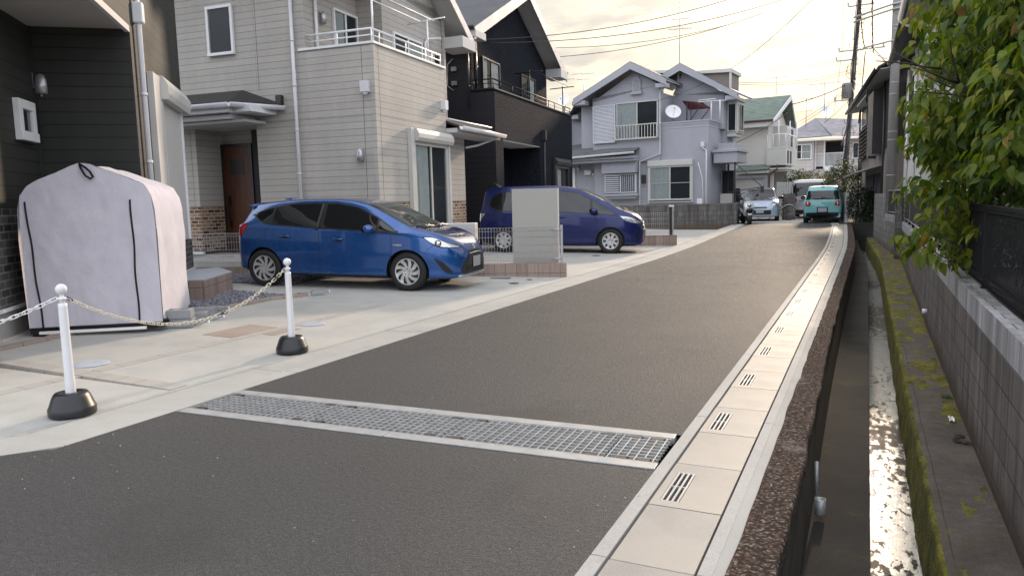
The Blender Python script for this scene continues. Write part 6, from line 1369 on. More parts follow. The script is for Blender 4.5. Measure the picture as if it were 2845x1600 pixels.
# distant roof behind, so the small dish and aerials stand on something
t = thing('far_house', 'distant house roof barely seen between the black and grey houses', 'house', (-20, 52, 0)); FF = F((-22, 50), 0)
m = MB(); m.box(FF, -3, 6, -8, 0, 0, 6.2); m.build('stucco_wall', 'cream', t); m = MB(); m.slab([FF(-3.5, .6, 6.2), FF(6.5, .6, 6.2), FF(6.5, -4, 7.6), FF(-3.5, -4, 7.6)], .08); m.slab([FF(-3.5, -8.6, 6.2), FF(6.5, -8.6, 6.2), FF(6.5, -4, 7.6), FF(-3.5, -4, 7.6)], .08); m.build('roof', 'roofp', t)
# ================================================================ vehicles
def crom(pts, n=6):
    out = []
    for i in range(len(pts)-1):
        p0 = pts[max(i-1, 0)]; p1 = pts[i]; p2 = pts[i+1]; p3 = pts[min(i+2, len(pts)-1)]
        for k in range(n):
            t = k/n; out.append(tuple(.5*((2*b_)+(-a+c)*t+(2*a-5*b_+4*c-d)*t*t+(-a+3*b_-3*c+d)*t**3) for a, b_, c, d in zip(p0, p1, p2, p3)))
    out.append(tuple(pts[-1])); return out
class Car:
    def __init__(c, sp, label, paintm, name='parked_car', cat='car', group=None):
        c.sp = sp; c.t = thing(name, label, cat, (0, 0, 0), group); c.paint = paintm; c.cache = {}
        c.x0 = sp['zt'][0][0]; c.x1 = sp['zt'][-1][0]
    def sec(c, x):
        k = round(x, 4)
        if k in c.cache: return c.cache[k]
        s = c.sp; zt = smooth_interp(s['zt'], x); zb = smooth_interp(s['zb'], x); f = smooth_interp(s['f'], x); wr = smooth_interp(s['wr'], x)
        belt = min(smooth_interp(s['belt'], x), zt-.09*min(1, (zt-zb)/.5)); W_ = s['w']; mid = lerp(zb, belt, .55)
        wr = min(wr, W_*.985*f-.02)
        e = min(.075, (zt-belt)*.40); er = min(s.get('er', .13), wr*.42)
        pts = [(0, zb), (W_*.80*f, zb), (W_*.955*f, zb+.05*min(1, (zt-zb))), (W_*s.get('low', .972)*f, lerp(zb, belt, .26)), (W_*f, mid), (W_*s.get('wbf', .985)*f, lerp(mid, belt, .8)), (W_*s.get('wbf', .985)*f-.018, belt+.004*min(1, (zt-belt)/.1))]
        pts += [(lerp(W_*.975*f, wr, .5), lerp(belt, zt-e, .5))]
        pts += [(wr, zt-e), (wr-er*.35, zt-e*.36), (wr-er, zt-e*.12), (max(0, wr*.45), zt-.002), (0, zt)]
        pts = [(max(0, a), b_) for a, b_ in pts]; out = [pts[0], pts[1]]+crom(pts[1:-1], 5)[1:]+[pts[-1]]
        out = [(max(0, a), b_) for a, b_ in out]; c.cache[k] = out; return out
    def hw(c, x, z):
        """half width of the body at height z"""
        S = c.sec(x); r = -1
        for a, b_ in zip(S[1:], S[2:]):
            if min(a[1], b_[1]) <= z <= max(a[1], b_[1]) and b_[1] != a[1]: r = max(r, lerp(a[0], b_[0], (z-a[1])/(b_[1]-a[1])))
        return r
    def side(c, x, z, sg): 
        y = c.hw(x, z)
        if y < 0: S = c.sec(x); y = S[-3][0] if z > S[-3][1] else 0
        return Vector((x, sg*y, z))
    def sidep(c, x, z, sg, off):
        p = c.side(x, z, sg); a = c.side(x+.02, z, sg)-c.side(x-.02, z, sg); b_ = c.side(x, min(z+.015, c.sec(x)[-6][1]), sg)-c.side(x, z-.015, sg); n = a.cross(b_)
        n = n.normalized() if n.length > 1e-9 else Vector((0, sg, 0))
        if n.y*sg < 0: n = -n
        return p+n*off
    def topz(c, x, y):
        S = c.sec(x); y = abs(y)
        for a, b_ in zip(S[::-1], S[-2::-1]):
            if a[0] <= y <= b_[0]: return lerp(a[1], b_[1], (y-a[0])/max(1e-6, b_[0]-a[0]))
        return S[-4][1]
    def topp(c, x, y, off):
        p = Vector((x, y, c.topz(x, y))); a = Vector((.04, 0, c.topz(x+.02, y)-c.topz(x-.02, y))); b_ = Vector((0, .04, c.topz(x, y+.02)-c.topz(x, y-.02))); n = a.cross(b_).normalized(); return p+n*off
    def endx(c, y, z, sg):
        x = c.x1 if sg > 0 else c.x0; st = -.006*sg; y = abs(y)
        for i in range(200):
            if c.hw(x, z) >= y: return x
            x += st
        return x
    def endp(c, y, z, sg, off): return Vector((c.endx(y, z, sg)+sg*off, y, z))
    # --- building
    def body(c, arches, r):
        m = MB(); n = c.sp.get('n', 74); xs = []
        for i in range(n+1): u = i/n; xs.append(lerp(c.x0, c.x1, u-.10*sin(2*pi*u)))
        rows = []
        for x in xs:
            S = c.sec(x); rows.append([(x, y, z) for y, z in S]+[(x, -y, z) for y, z in S[-2:0:-1]])
        k = len(rows[0])
        for rw in rows: m.v += [Vector(p) for p in rw]
        for i in range(len(rows)-1):
            for j in range(k): m.f.append((i*k+j, i*k+(j+1) % k, (i+1)*k+(j+1) % k, (i+1)*k+j)); m.sm.append(True); m.mi.append(0)
        m.f.append(tuple(range(k))); m.f.append(tuple((len(rows)-1)*k+j for j in range(k))); m.sm += [False]*2; m.mi += [0]*2
        o = m.build('body', c.paint, c.t, mats=['plastk'])
        for ax in arches:
            for sg in (1, -1):
                q = MB(); y0 = c.sp['w']-.26; q.lathe((ax, sg*y0, r*.985-.012), [(r+.045, 0), (r+.045, .6)], 40, (0, sg, 0)); q.mi = [0]*len(q.f); k2 = q.build('cut', 'plastk', None)
                k2.data.materials.clear(); k2.data.materials.append(M[c.paint]); k2.data.materials.append(M['plastk'])
                for p in k2.data.polygons: p.material_index = 1
                md = o.modifiers.new('b', 'BOOLEAN'); md.operation = 'DIFFERENCE'; md.solver = 'EXACT'; md.object = k2; md.material_mode = 'INDEX'
                bpy.context.view_layer.update(); dg = bpy.context.evaluated_depsgraph_get(); me = bpy.data.meshes.new_from_object(o.evaluated_get(dg)); o.modifiers.clear(); old = o.data; o.data = me; me.name = 'body'; bpy.data.meshes.remove(old); bpy.data.objects.remove(k2)
        o.data.set_sharp_from_angle(angle=radians(38)); return o
    def P(c, name, mat, mb, parent=None, **kw): return mb.build(name, mat, parent or c.t, **kw)
    def spatch(c, name, mat, x0, x1, zl, zu, off=.004, nx=16, nz=5, sgs=(1, -1), parent=None):
        o = None
        for sg in sgs:
            m = MB(); m.grid([[c.sidep(x, lerp(zl(x), zu(x), j/nz), sg, off) for j in range(nz+1)] for x in [lerp(x0, x1, i/nx) for i in range(nx+1)]]); o = c.P(name, mat, m, parent, recalc=False)
        return o
    def tpatch(c, name, mat, x0, x1, yw, off=.004, nx=12, ny=14, parent=None, xb=None):
        m = MB(); rows = []
        for i in range(nx+1):
            u = i/nx; row = []
            for j in range(ny+1):
                v = -1+2*j/ny; xx = lerp(x0(v) if callable(x0) else x0, x1(v) if callable(x1) else x1, u); row.append(c.topp(xx, v*(yw(xx) if callable(yw) else yw), off))
            rows.append(row)
        m.grid(rows); return c.P(name, mat, m, parent, recalc=False)
    def epatch(c, name, mat, z0, z1, yl, yr, sg, off=.004, ny=16, nz=8, parent=None):
        m = MB(); m.grid([[c.endp(lerp(yl(z), yr(z), i/ny), z, sg, off) for i in range(ny+1)] for z in [lerp(z0, z1, j/nz) for j in range(nz+1)]]); return c.P(name, mat, m, parent, recalc=False)
    def seam(c, pts, sgs=(1, -1), r=.0035, mat='plastk', name='panel_gap', off=.0):
        P_ = []
        for (xa, za), (xb, zb_) in zip(pts, pts[1:]):
            for i in range(8): P_.append((lerp(xa, xb, i/8), lerp(za, zb_, i/8)))
        P_.append(pts[-1])
        for sg in sgs: m = MB(); m.tube([c.sidep(x, z, sg, off) for x, z in P_], r, 5); c.P(name, mat, m)
    def wheel(c, x, r, sg, style, steer=0, mat='hub', rim=.70):
        w_ = .185; yo = c.sp['w']*1.0-.015; m = MB(); ax = Vector((sin(radians(steer)), sg*cos(radians(steer)), 0)); ce = Vector((x, sg*(yo-w_), r))
        pr = [(r*.62, .0), (r*.90, .0), (r*.985, .022), (r, .05), (r, w_-.05), (r*.985, w_-.022), (r*.90, w_-.002), (r*.80, w_+.004), (r*.70, w_-.004), (r*.655, w_-.018), (r*.62, w_-.03)]
        m.lathe(ce, pr, 44, ax); wh = c.P('wheel', 'rubber', m)
        R = r*rim; m = MB(); m.lathe(ce, [(R*1.0, w_-.035), (R*1.005, w_-.012), (R*.95, w_-.008), (R*.90, w_-.018), (R*.6, w_-.012), (R*.28, w_-.004), (R*.2, w_-.01), (0, w_-.012)], 44, ax); hb = c.P('hubcap', mat, m, wh)
        m = MB(); xa = ax.cross(Vector((0, 0, 1))).normalized(); za = Vector((0, 0, 1))
        def q(rr, a, h): return ce+ax*h+(xa*cos(a)*sg+za*sin(a))*rr
        n, tw, a0_, a1_, ri, ro = style
        for i in range(n):
            b0 = 2*pi*i/n; ring = [(ri, -a0_), (lerp(ri, ro, .5), -lerp(a0_, a1_, .5)+tw*.5), (ro, -a1_+tw), (ro*1.015, tw), (ro, a1_+tw), (lerp(ri, ro, .5), lerp(a0_, a1_, .5)+tw*.5), (ri, a0_)]
            pts = [q(R*rr, b0+aa, w_-.0055-.006*(abs(rr-.6) > .25)) for rr, aa in ring]; m.add(pts+[p-ax*.02 for p in pts], [tuple(range(7))]+[(k, (k+1) % 7, 7+(k+1) % 7, 7+k) for k in range(7)])
        for i in range(5): b0 = 2*pi*i/5+.3; m.lathe(q(R*.22, b0, w_-.012), [(.008, 0), (.008, .008)], 8, ax)
        c.P('hubcap_slot', 'plastk', m, wh); m = MB(); m.lathe(ce, [(R*.9, .02), (R*.9, .05)], 20, ax); return wh
    def mirror(c, x, z, sg, s=1.0, mat=None, dark=True):
        p = c.side(x, z, sg); m = MB(); ce = p+Vector((-.02, sg*.135, .035)); V = []; 
        rows = []
        for i in range(9):
            th = pi*i/8; rows.append([ce+Vector((.075*s*cos(th)*(1 if cos(th) < 0 else 1.25), sg*.105*s*sin(th)*cos(ph), .07*s*sin(th)*sin(ph))) for ph in [2*pi*j/14 for j in range(15)]])
        m.grid(rows); mi = c.P('wing_mirror', mat or c.paint, m, recalc=True); m = MB(); m.tube([p+Vector((0, -sg*.01, -.01)), ce+Vector((-.0, -sg*.03, -.055))], .018, 6); m.grid([[ce+Vector((-.078*s, sg*.085*s*cos(a)*q2, .055*s*sin(a)*q2)) for a in [2*pi*j/12 for j in range(13)]] for q2 in (1, .01)]); c.P('mirror_stalk', 'plastk', m, mi)
    def handle(c, x, z, sg, L=.2, mat=None):
        m = MB(); m.tube([c.sidep(x-L/2, z, sg, .003), c.sidep(x-L*.38, z+.003, sg, .028), c.sidep(x+L*.38, z+.004, sg, .028), c.sidep(x+L/2, z, sg, .003)], [.008, .013, .013, .008], 8); h = c.P('door_handle', mat or c.paint, m)
        m = MB(); m.grid([[c.sidep(x+L*.30*cos(a)*q2, z-.003+.035*sin(a)*q2, sg, .0035) for a in [2*pi*j/14 for j in range(15)]] for q2 in (1, .01)]); c.P('handle_recess', 'plastk', m, h, recalc=False)
    def plate(c, z, sg, y=0, w_=.33, h=.165, off=.012, x=None):
        x = x if x is not None else c.endx(.1, z, sg)+sg*off; m = MB(); m.box(W, min(x, x+sg*.012), max(x, x+sg*.012), -y-w_/2, -y+w_/2, z-h/2, z+h/2); c.P('number_plate', 'numpl', m, bevel=.004)
    def place(c, p, deg, slope=0, roll=0):
        c.t.location = p; c.t.rotation_euler = (0, -radians(slope), radians(deg))
def L_(tab): return lambda x: smooth_interp(tab, x)
PROJ = lambda c, p, n, r=.045: None
# ---- blue hatchback
sp = dict(w=.848, zt=[(-.605,.60),(-.596,.76),(-.565,.93),(-.50,1.10),(-.445,1.25),(-.41,1.335),(-.36,1.352),(-.1,1.388),(.3,1.42),(.8,1.443),(1.15,1.444),(1.5,1.42),(1.78,1.365),(2.1,1.235),(2.4,1.09),(2.60,.995),(2.78,.955),(3.0,.895),(3.18,.815),(3.29,.735),(3.35,.655),(3.382,.56),(3.39,.50)],
  zb=[(-.605,.52),(-.59,.36),(-.52,.27),(-.35,.22),(0,.19),(2.7,.175),(3.1,.185),(3.3,.20),(3.37,.24),(3.388,.34),(3.39,.40)],
  f=[(-.605,.60),(-.585,.74),(-.53,.85),(-.4,.92),(-.1,.975),(.3,1),(2.5,1),(2.8,.985),(3.0,.95),(3.15,.89),(3.25,.81),(3.32,.71),(3.365,.57),(3.39,.40)],
  wr=[(-.605,.42),(-.4,.50),(0,.55),(.8,.585),(1.6,.60),(2.0,.64),(2.4,.70),(2.62,.755),(2.9,.74),(3.1,.66),(3.25,.52),(3.39,.30)], belt=[(-.605,1.0),(0,.99),(1.2,.95),(2.3,.905),(2.7,.87),(3.1,.76),(3.39,.5)], er=.16, wbf=.985)
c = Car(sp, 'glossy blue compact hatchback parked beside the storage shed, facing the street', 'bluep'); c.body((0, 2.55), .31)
blt = [(-.3,1.19),(-.12,1.085),(.05,1.03),(.7,.99),(1.4,.955),(2.0,.925),(2.35,.905)]; tp = [(-.3,1.14),(-.2,1.20),(0,1.265),(.4,1.335),(.9,1.352),(1.3,1.342),(1.65,1.285),(2.0,1.13),(2.25,.985),(2.36,.915)]
c.spatch('window_trim', 'plastk', -.31, 2.40, lambda x: interp(blt, x)-.018, lambda x: min(interp(tp, x)+.018, c.sec(x)[-7][1]+.02), .0025, 60, 5)
for (a, b_) in ((-.28, .10), (.13, .98), (1.10, 2.02), (2.06, 2.34)):
    c.spatch('side_window', 'glassd', a, b_, lambda x: interp(blt, x)+.004, lambda x: interp(tp, x)-.004, .006, 18, 5)
c.tpatch('windscreen', 'cabin_sheen', lambda v: 1.82-.06*v*v, lambda v: 2.66-.16*v*v, lambda x: c.sec(x)[-4][0]+.0 if False else lerp(.575, .70, (x-1.78)/.88), .0025)
c.tpatch('windscreen_glass', 'glassc', lambda v: 1.82-.06*v*v, lambda v: 2.66-.16*v*v, lambda x: lerp(.57, .695, (x-1.78)/.88), .007)
c.tpatch('cowl', 'plastk', lambda v: 2.665-.16*v*v, lambda v: 2.74-.17*v*v, .68, .004, 3, 14)
m = MB()
for y0, y1, xx in ((.55, -.1, 2.66), (-.08, -.62, 2.66)): m.tube([c.topp(2.70, y0, .02), c.topp(2.66, lerp(y0, y1, .5), .03), c.topp(2.62, y1, .02)], .010, 6); m.tube([c.topp(2.73, lerp(y0, y1, .8), .01), c.topp(2.68, lerp(y0, y1, .3), .045)], .012, 6)
c.P('wiper', 'plastk', m)
c.tpatch('rear_glass', 'glassd', -.452, -.545, lambda x: .56, .006, 6, 10)
m = MB(); m.grid([[Vector((-.47+.0*v, v*.53, 1.338-.012*v*v)) if i == 0 else Vector((-.30, v*.52, c.topz(-.30, v*.52)+.012)) for v in [-1+2*j/12 for j in range(13)]] for i in (0, 1)]+[[Vector((-.40, v*.53, 1.30)) for v in [-1+2*j/12 for j in range(13)]]]); c.P('rear_spoiler', 'bluep', m, recalc=False)
c.seam([(.99, .93), (1.02, 1.34)], r=.02, mat='plastk', name='door_pillar')
c.seam([(1.03, .94), (1.05, .6), (1.03, .24)]); c.seam([(.10, .99), (.03, .86), (.14, .70), (.34, .42), (.48, .25)]); c.seam([(2.28, .90), (2.30, .65), (2.24, .3), (2.2, .24)]); c.seam([(.48, .25), (1.03, .235), (2.2, .235)])
c.seam([(2.36, .88), (2.62, .90), (2.85, .86)], r=.003); c.seam([(2.88, .64), (2.98, .72)], r=.003)
c.spatch('side_sill', 'plastk', .35, 2.2, lambda x: .19, lambda x: .225, .004, 20, 2)
for sg in (1, -1):
    c.handle(.42, .83, sg); c.handle(1.38, .79, sg); c.mirror(1.98, .93, sg)
    for x, st in ((0, 0), (2.55, -sg*0)): c.wheel(x, .304, sg, (9, .35, .07, .17, .38, .88), 0)
# head lamps, grille, bumper
for sg in (-1, 1):
    c.spatch('headlamp_surround', 'plastk', 2.80, 3.30, lambda x: smooth_interp([(2.80,.845),(2.95,.735),(3.12,.675),(3.30,.665)], x), lambda x: smooth_interp([(2.80,.85),(2.95,.842),(3.12,.775),(3.30,.69)], x), .003, 18, 4, (sg,))
    c.spatch('headlamp', 'lampi', 2.84, 3.285, lambda x: smooth_interp([(2.84,.825),(2.95,.755),(3.12,.692),(3.285,.675)], x), lambda x: smooth_interp([(2.84,.835),(2.95,.83),(3.12,.765),(3.285,.684)], x), .006, 18, 4, (sg,))
    p = c.sidep(3.05, .745, sg, .006); m = MB(); nn = (c.sidep(3.05, .745, sg, .1)-c.sidep(3.05, .745, sg, 0)).normalized()
    m.lathe(p, [(.052, 0), (.052, .012), (.044, .010), (.0, .0)], 20, nn); c.P('lamp_ring', 'plastk', m); m = MB(); m.lathe(p, [(.040, .0), (.038, .016), (.02, .026), (0, .028)], 20, nn); c.P('projector_lens', 'chrome', m)
    c.spatch('bumper_vent', 'plastk', 3.0, 3.24, lambda x: interp([(3.0,.50),(3.12,.32),(3.24,.265)], x), lambda x: interp([(3.0,.53),(3.12,.46),(3.24,.32)], x), .004, 10, 3, (sg,))
    c.spatch('tail_lamp', 'lampr', -.50, -.34, lambda x: interp([(-.50,.80),(-.34,.92)], x), lambda x: interp([(-.50,1.0),(-.34,1.04)], x), .006, 6, 4, (sg,))
gz_ = lambda z: interp([(.24,.50),(.34,.56),(.44,.47),(.56,.30),(.64,.22)], z)
c.epatch('grille', 'plastk', .25, .615, lambda z: -gz_(z), lambda z: gz_(z), 1, .006, 22, 12)
for z in (.275, .30, .325, .35, .375): m = MB(); m.tube([c.endp(y, z, 1, .012) for y in [-.42+.84*i/16 for i in range(17)]], .005, 5); c.P('grille_bar', 'blackm', m)
m = MB(); m.tube([c.endp(y, .575-.03*abs(y), 1, .014) for y in [-.28+.56*i/16 for i in range(17)]], .008, 6); c.P('chrome_strip', 'chrome', m)
m = MB(); m.tube([c.endp(y, .215+.02*abs(y), 1, .008) for y in [-.6+1.2*i/20 for i in range(21)]], .022, 6); c.P('front_lip', 'galv', m)
m = MB(); cc_ = c.endp(0, .665, 1, .016)
for rx, rz in ((.052, .036), (.018, .033)): m.tube([cc_+Vector((-.012*sin(a)*0, rx*cos(a), rz*sin(a))) for a in [2*pi*i/24 for i in range(24)]], .0045, 5, close=True)
m.tube([cc_+Vector((0, .038*cos(a), .022+.013*sin(a))) for a in [2*pi*i/20 for i in range(20)]], .004, 5, close=True); c.P('badge', 'chrome', m)
c.plate(.43, 1, 0); c.plate(.72, -1, 0)
m = MB(); m.tube([c.topp(.1, .0, .0), c.topp(.02, 0, .03), c.topp(-.06, 0, .04), c.topp(-.08, 0, .0)], [.03, .025, .012, .01], 6); c.P('roof_fin', 'bluep', m)
for sg in (1, -1):
    cu = bpy.data.curves.new('badge_lettering', 'FONT'); cu.body = 'HYBRID'; cu.size = .042; cu.extrude = .001; cu.align_x = 'CENTER'
    ob = bpy.data.objects.new('tmp', cu); COL.objects.link(ob); bpy.context.view_layer.update(); me = bpy.data.meshes.new_from_object(ob.evaluated_get(bpy.context.evaluated_depsgraph_get())); bpy.data.objects.remove(ob)
    for v in me.vertices: v.co = c.sidep(2.40-sg*v.co.x, .70+v.co.y, sg, .004+v.co.z)
    me.materials.clear(); me.materials.append(M['chrome']); o = bpy.data.objects.new('badge_lettering', me); COL.objects.link(o); o.parent = c.t
bx, by = -8.912, 9.113; hd = 9.5; q = radians(hd)
c.place((bx - sin(q)*c.sp['w'], by + cos(q)*c.sp['w'], .092), hd, -1.25)
# ---- navy minivan
sp = dict(w=.848, zt=[(-.655,.62),(-.648,.95),(-.62,1.18),(-.58,1.40),(-.53,1.58),(-.47,1.645),(-.3,1.672),(.3,1.70),(1.0,1.713),(1.5,1.69),(1.9,1.62),(2.3,1.46),(2.7,1.26),(3.0,1.10),(3.12,1.055),(3.3,.985),(3.42,.90),(3.50,.80),(3.54,.68),(3.56,.52)],
  zb=[(-.655,.50),(-.64,.36),(-.55,.25),(-.3,.20),(3.0,.18),(3.3,.19),(3.48,.20),(3.54,.26),(3.56,.40)],
  f=[(-.655,.80),(-.64,.88),(-.55,.945),(-.3,.98),(0,1),(2.7,1),(3.0,.985),(3.2,.945),(3.35,.87),(3.45,.77),(3.52,.63),(3.56,.45)],
  wr=[(-.655,.60),(-.5,.62),(0,.655),(1.2,.665),(1.9,.67),(2.5,.71),(2.95,.77),(3.2,.72),(3.4,.56),(3.56,.35)], belt=[(-.655,1.06),(0,1.05),(1.6,1.03),(2.6,.98),(3.0,.95),(3.3,.84),(3.56,.5)], er=.12)
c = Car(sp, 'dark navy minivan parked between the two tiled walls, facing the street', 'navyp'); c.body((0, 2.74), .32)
blt = [(-.40,1.20),(-.2,1.09),(0,1.06),(1.6,1.03),(2.5,.985),(2.9,.955)]; tp = [(-.40,1.22),(-.3,1.42),(-.1,1.53),(.6,1.58),(1.4,1.575),(1.9,1.50),(2.3,1.32),(2.7,1.09),(2.9,.965)]
c.spatch('window_trim', 'plastk', -.41, 2.92, lambda x: interp(blt, x)-.02, lambda x: interp(tp, x)+.02, .0025, 60, 5)
for a, b_ in ((-.38, .32), (.36, 1.22), (1.34, 2.22), (2.28, 2.84)): c.spatch('side_window', 'glassd', a, b_, lambda x: interp(blt, x)+.003, lambda x: interp(tp, x)-.004, .006, 18, 5)
c.tpatch('windscreen', 'cabin_sheen', lambda v: 1.88-.05*v*v, lambda v: 3.06-.22*v*v, lambda x: lerp(.62, .72, (x-1.88)/1.18), .0025); c.tpatch('windscreen_glass', 'glassc', lambda v: 1.88-.05*v*v, lambda v: 3.06-.22*v*v, lambda x: lerp(.615, .715, (x-1.88)/1.18), .007)
m = MB(); m.tube([c.topp(3.08, .5, .02), c.topp(3.02, 0, .03), c.topp(2.98, -.3, .02)], .010, 6); m.tube([c.topp(3.05, -.62, .02), c.topp(3.0, -.2, .03)], .010, 6); c.P('wiper', 'plastk', m)
c.seam([(1.28, 1.02), (1.28, .7), (1.24, .28)]); c.seam([(.34, 1.06), (.36, .5), (.42, .28)]); c.seam([(2.36, .98), (2.38, .7), (2.34, .26)]); c.seam([(-.5, 1.0), (0, .99), (.9, .985)], r=.006); c.seam([(.42, .26), (2.34, .24)]); c.seam([(3.0, .74), (3.08, .60)], r=.003); c.seam([(2.95, .86), (2.8, .97)], r=.003)
for sg in (1, -1):
    c.handle(.62, .93, sg, .22); c.handle(1.5, .90, sg, .22); c.mirror(2.34, 1.03, sg, 1.15)
    for x in (0, 2.74): c.wheel(x, .312, sg, (8, .0, .16, .17, .52, .84), 0, rim=.67)
    c.spatch('headlamp', 'lampi', 2.98, 3.46, lambda x: smooth_interp([(2.98,.925),(3.15,.80),(3.46,.745)], x), lambda x: smooth_interp([(2.98,.935),(3.15,.915),(3.46,.80)], x), .006, 18, 4, (sg,))
    c.spatch('fog_lamp_panel', 'plastk', 3.28, 3.46, lambda x: .36, lambda x: .52, .004, 6, 3, (sg,)); c.spatch('fog_lamp_inner', 'navyp', 3.31, 3.44, lambda x: .375, lambda x: .50, .006, 6, 3, (sg,))
    c.spatch('tail_lamp', 'lampi', -.635, -.50, lambda x: interp([(-.635,.78),(-.50,.98)], x), lambda x: 1.0, .006, 6, 4, (sg,)); c.spatch('front_lip', 'navyp', 2.95, 3.5, lambda x: .17, lambda x: .225, .012, 12, 2, (sg,))
c.epatch('grille', 'plastk', .62, .78, lambda z: -.36, lambda z: .36, 1, .005, 18, 5)
for z in (.65, .69, .73, .77): m = MB(); m.tube([c.endp(y, z+.03*abs(y), 1, .014) for y in [-.38+.76*i/16 for i in range(17)]], .009, 6); c.P('grille_bar', 'chrome', m)
m = MB(); m.tube([c.endp(y, .60, 1, .012) for y in [-.46+.92*i/16 for i in range(17)]], .012, 6); c.P('chrome_strip', 'chrome', m)
c.epatch('lower_grille', 'plastk', .26, .44, lambda z: -.40, lambda z: .40, 1, .005, 18, 5); c.plate(.50, 1, 0); c.plate(.80, -1, 0)
m = MB(); m.tube([c.topp(-.2, -.3, .0), c.topp(-.36, -.3, .14), c.topp(-.50, -.3, .26)], [.006, .004, .003], 5); c.P('antenna', 'plastk', m)
bx, by = -8.43, 17.05; hd = 13.5; q = radians(hd); c.place((bx - sin(q)*c.sp['w'], by + cos(q)*c.sp['w'], .082), hd, -1.2)
# ---- turquoise small car seen from behind
def boxcar(w_, L, h, rear, hood=.55, hh=.95, nose=.25, wr=.6, wbx=2.4, belt=.95, **k):
    x0 = -rear; x1 = L-rear; a = x1-hood
    d = dict(w=w_, zt=[(x0,h*.60),(x0+.012,h*.80),(x0+.05,h*.925),(x0+.13,h*.97),(x0+.35,h*.992),(x0+.9,h),(a-1.0,h*.995),(a-.62,h*.95),(a-.25,h*.80),(a,hh),(x1-.22,hh-.06),(x1-.08,hh-.15),(x1-.02,hh-.28),(x1,hh-.4)],
      zb=[(x0,.45),(x0+.02,.34),(x0+.1,.25),(x0+.3,.2),(x1-.4,.19),(x1-.06,.22),(x1,.36)],
      f=[(x0,.80),(x0+.02,.90),(x0+.08,.955),(x0+.25,.985),(x0+.6,1),(x1-.7,1),(x1-.3,.97),(x1-.1,.87),(x1,.62)],
      wr=[(x0,wr*.80),(x0+.1,wr*.94),(x0+.4,wr),(a-.6,wr),(a,wr*1.14),(x1-.2,wr*1.05),(x1,wr*.7)], belt=[(x0,belt),(a,belt-.03),(x1,belt-.3)], er=k.get('er', .10), n=60)
    return d
sp = boxcar(.735, 3.395, 1.525, .52, .62, .93, wr=.565, belt=.93, er=.2); c = Car(sp, 'small turquoise car with round red tail lamps, parked at the street end', 'turqp'); c.body((0, 2.46), .28)
c.epatch('rear_glass', 'glassd', .96, 1.31, lambda z: -interp([(.96,.63),(1.31,.545)], z), lambda z: interp([(.96,.63),(1.31,.545)], z), -1, .010, 18, 8)
c.epatch('bumper_guard', 'plastk', .24, .44, lambda z: -.60, lambda z: .60, -1, .010, 18, 4); c.spatch('bumper_side', 'plastk', -.50, -.27, lambda x: .21, lambda x: .43, .006, 8, 3); c.epatch('plate_recess', 'plastk', .44, .66, lambda z: -.21, lambda z: .21, -1, .007, 10, 4)
for sg in (1, -1):
    p = c.endp(sg*.545, .80, -1, .004); m = MB(); m.lathe(p, [(.105, -.02), (.108, .012), (.098, .022), (.04, .03), (0, .031)], 28, (-1, sg*.25, 0)); tl = c.P('tail_lamp', 'lampr', m); m = MB(); m.box(W, p.x-.036, p.x-.030, -p.y-.004, -p.y+.004, p.z-.1, p.z+.1); m.box(W, p.x-.036, p.x-.030, -p.y-.1, -p.y+.1, p.z-.004, p.z+.004); m.lathe(p+Vector((-.034, sg*.0, .035)), [(.028, 0), (0, .004)], 12, (-1, 0, 0)); c.P('lamp_cross', 'chrome', m, tl)
    c.spatch('side_window', 'glassd', -.30, .45, lambda x: .97, lambda x: 1.33-.12*max(0, (-x-.1)), .006, 10, 4, (sg,)); c.spatch('side_window', 'glassd', .50, 1.65, lambda x: .96, lambda x: min(1.36, 1.36-.35*max(0, x-1.35)), .006, 12, 4, (sg,)); c.mirror(1.62, 1.0, sg, 1.3, 'plastk')
    for x in (0, 2.46): c.wheel(x, .278, sg, (8, .1, .12, .16, .45, .85), 0)
c.plate(.545, -1); c.tpatch('windscreen', 'glassd', 1.75, 2.2, .55, .006); m = MB(); m.tube([c.endp(y, .84, -1, .008) for y in (-.06, 0, .06)], .014, 6); c.P('tailgate_handle', 'turqp', m); m = MB(); m.tube([Vector((c.x0+.07, -.05, 1.455)), Vector((c.x0+.04, 0, 1.455)), Vector((c.x0+.07, .05, 1.455))], .013, 6); c.P('brake_lamp', 'plastk', m)
m = MB(); m.tube([c.endp(-.02, .98, -1, .02), c.endp(.3, 1.0, -1, .02)], .008, 5); c.P('wiper', 'plastk', m); c.place((-1.62, 32.75, .2), 91)
# ---- silver van behind it
sp = boxcar(.84, 4.2, 1.86, .60, .5, 1.05, wr=.74, belt=1.02, er=.07); c = Car(sp, 'silver van with a dark rear window, parked behind the turquoise car', 'silvp', cat='van', name='parked_van'); c.body((0, 2.8), .31)
c.epatch('rear_glass', 'glassd', 1.07, 1.70, lambda z: -.70, lambda z: .70, -1, .012, 14, 8)
for sg in (1, -1): c.spatch('side_window', 'glassd', -.40, 1.0, lambda x: 1.08, lambda x: 1.64, .006, 12, 4, (sg,)); c.spatch('side_window', 'glassd', 1.06, 2.3, lambda x: 1.08, lambda x: 1.64, .006, 12, 4, (sg,)); c.mirror(2.3, 1.15, sg, 1.4, 'plastk')
for sg in (1, -1):
    c.spatch('tail_lamp', 'lampr', c.x0+.012, c.x0+.14, lambda x: .78, lambda x: .98, .006, 4, 4, (sg,)); m = MB(); m.box(W, c.x0-.012, c.x0+.03, -sg*.62-.10, -sg*.62+.10, .78, .98); c.P('tail_lamp_inner', 'lampr', m)
    for x in (0, 2.8): c.wheel(x, .30, sg, (6, .1, .2, .24, .45, .85), 0)
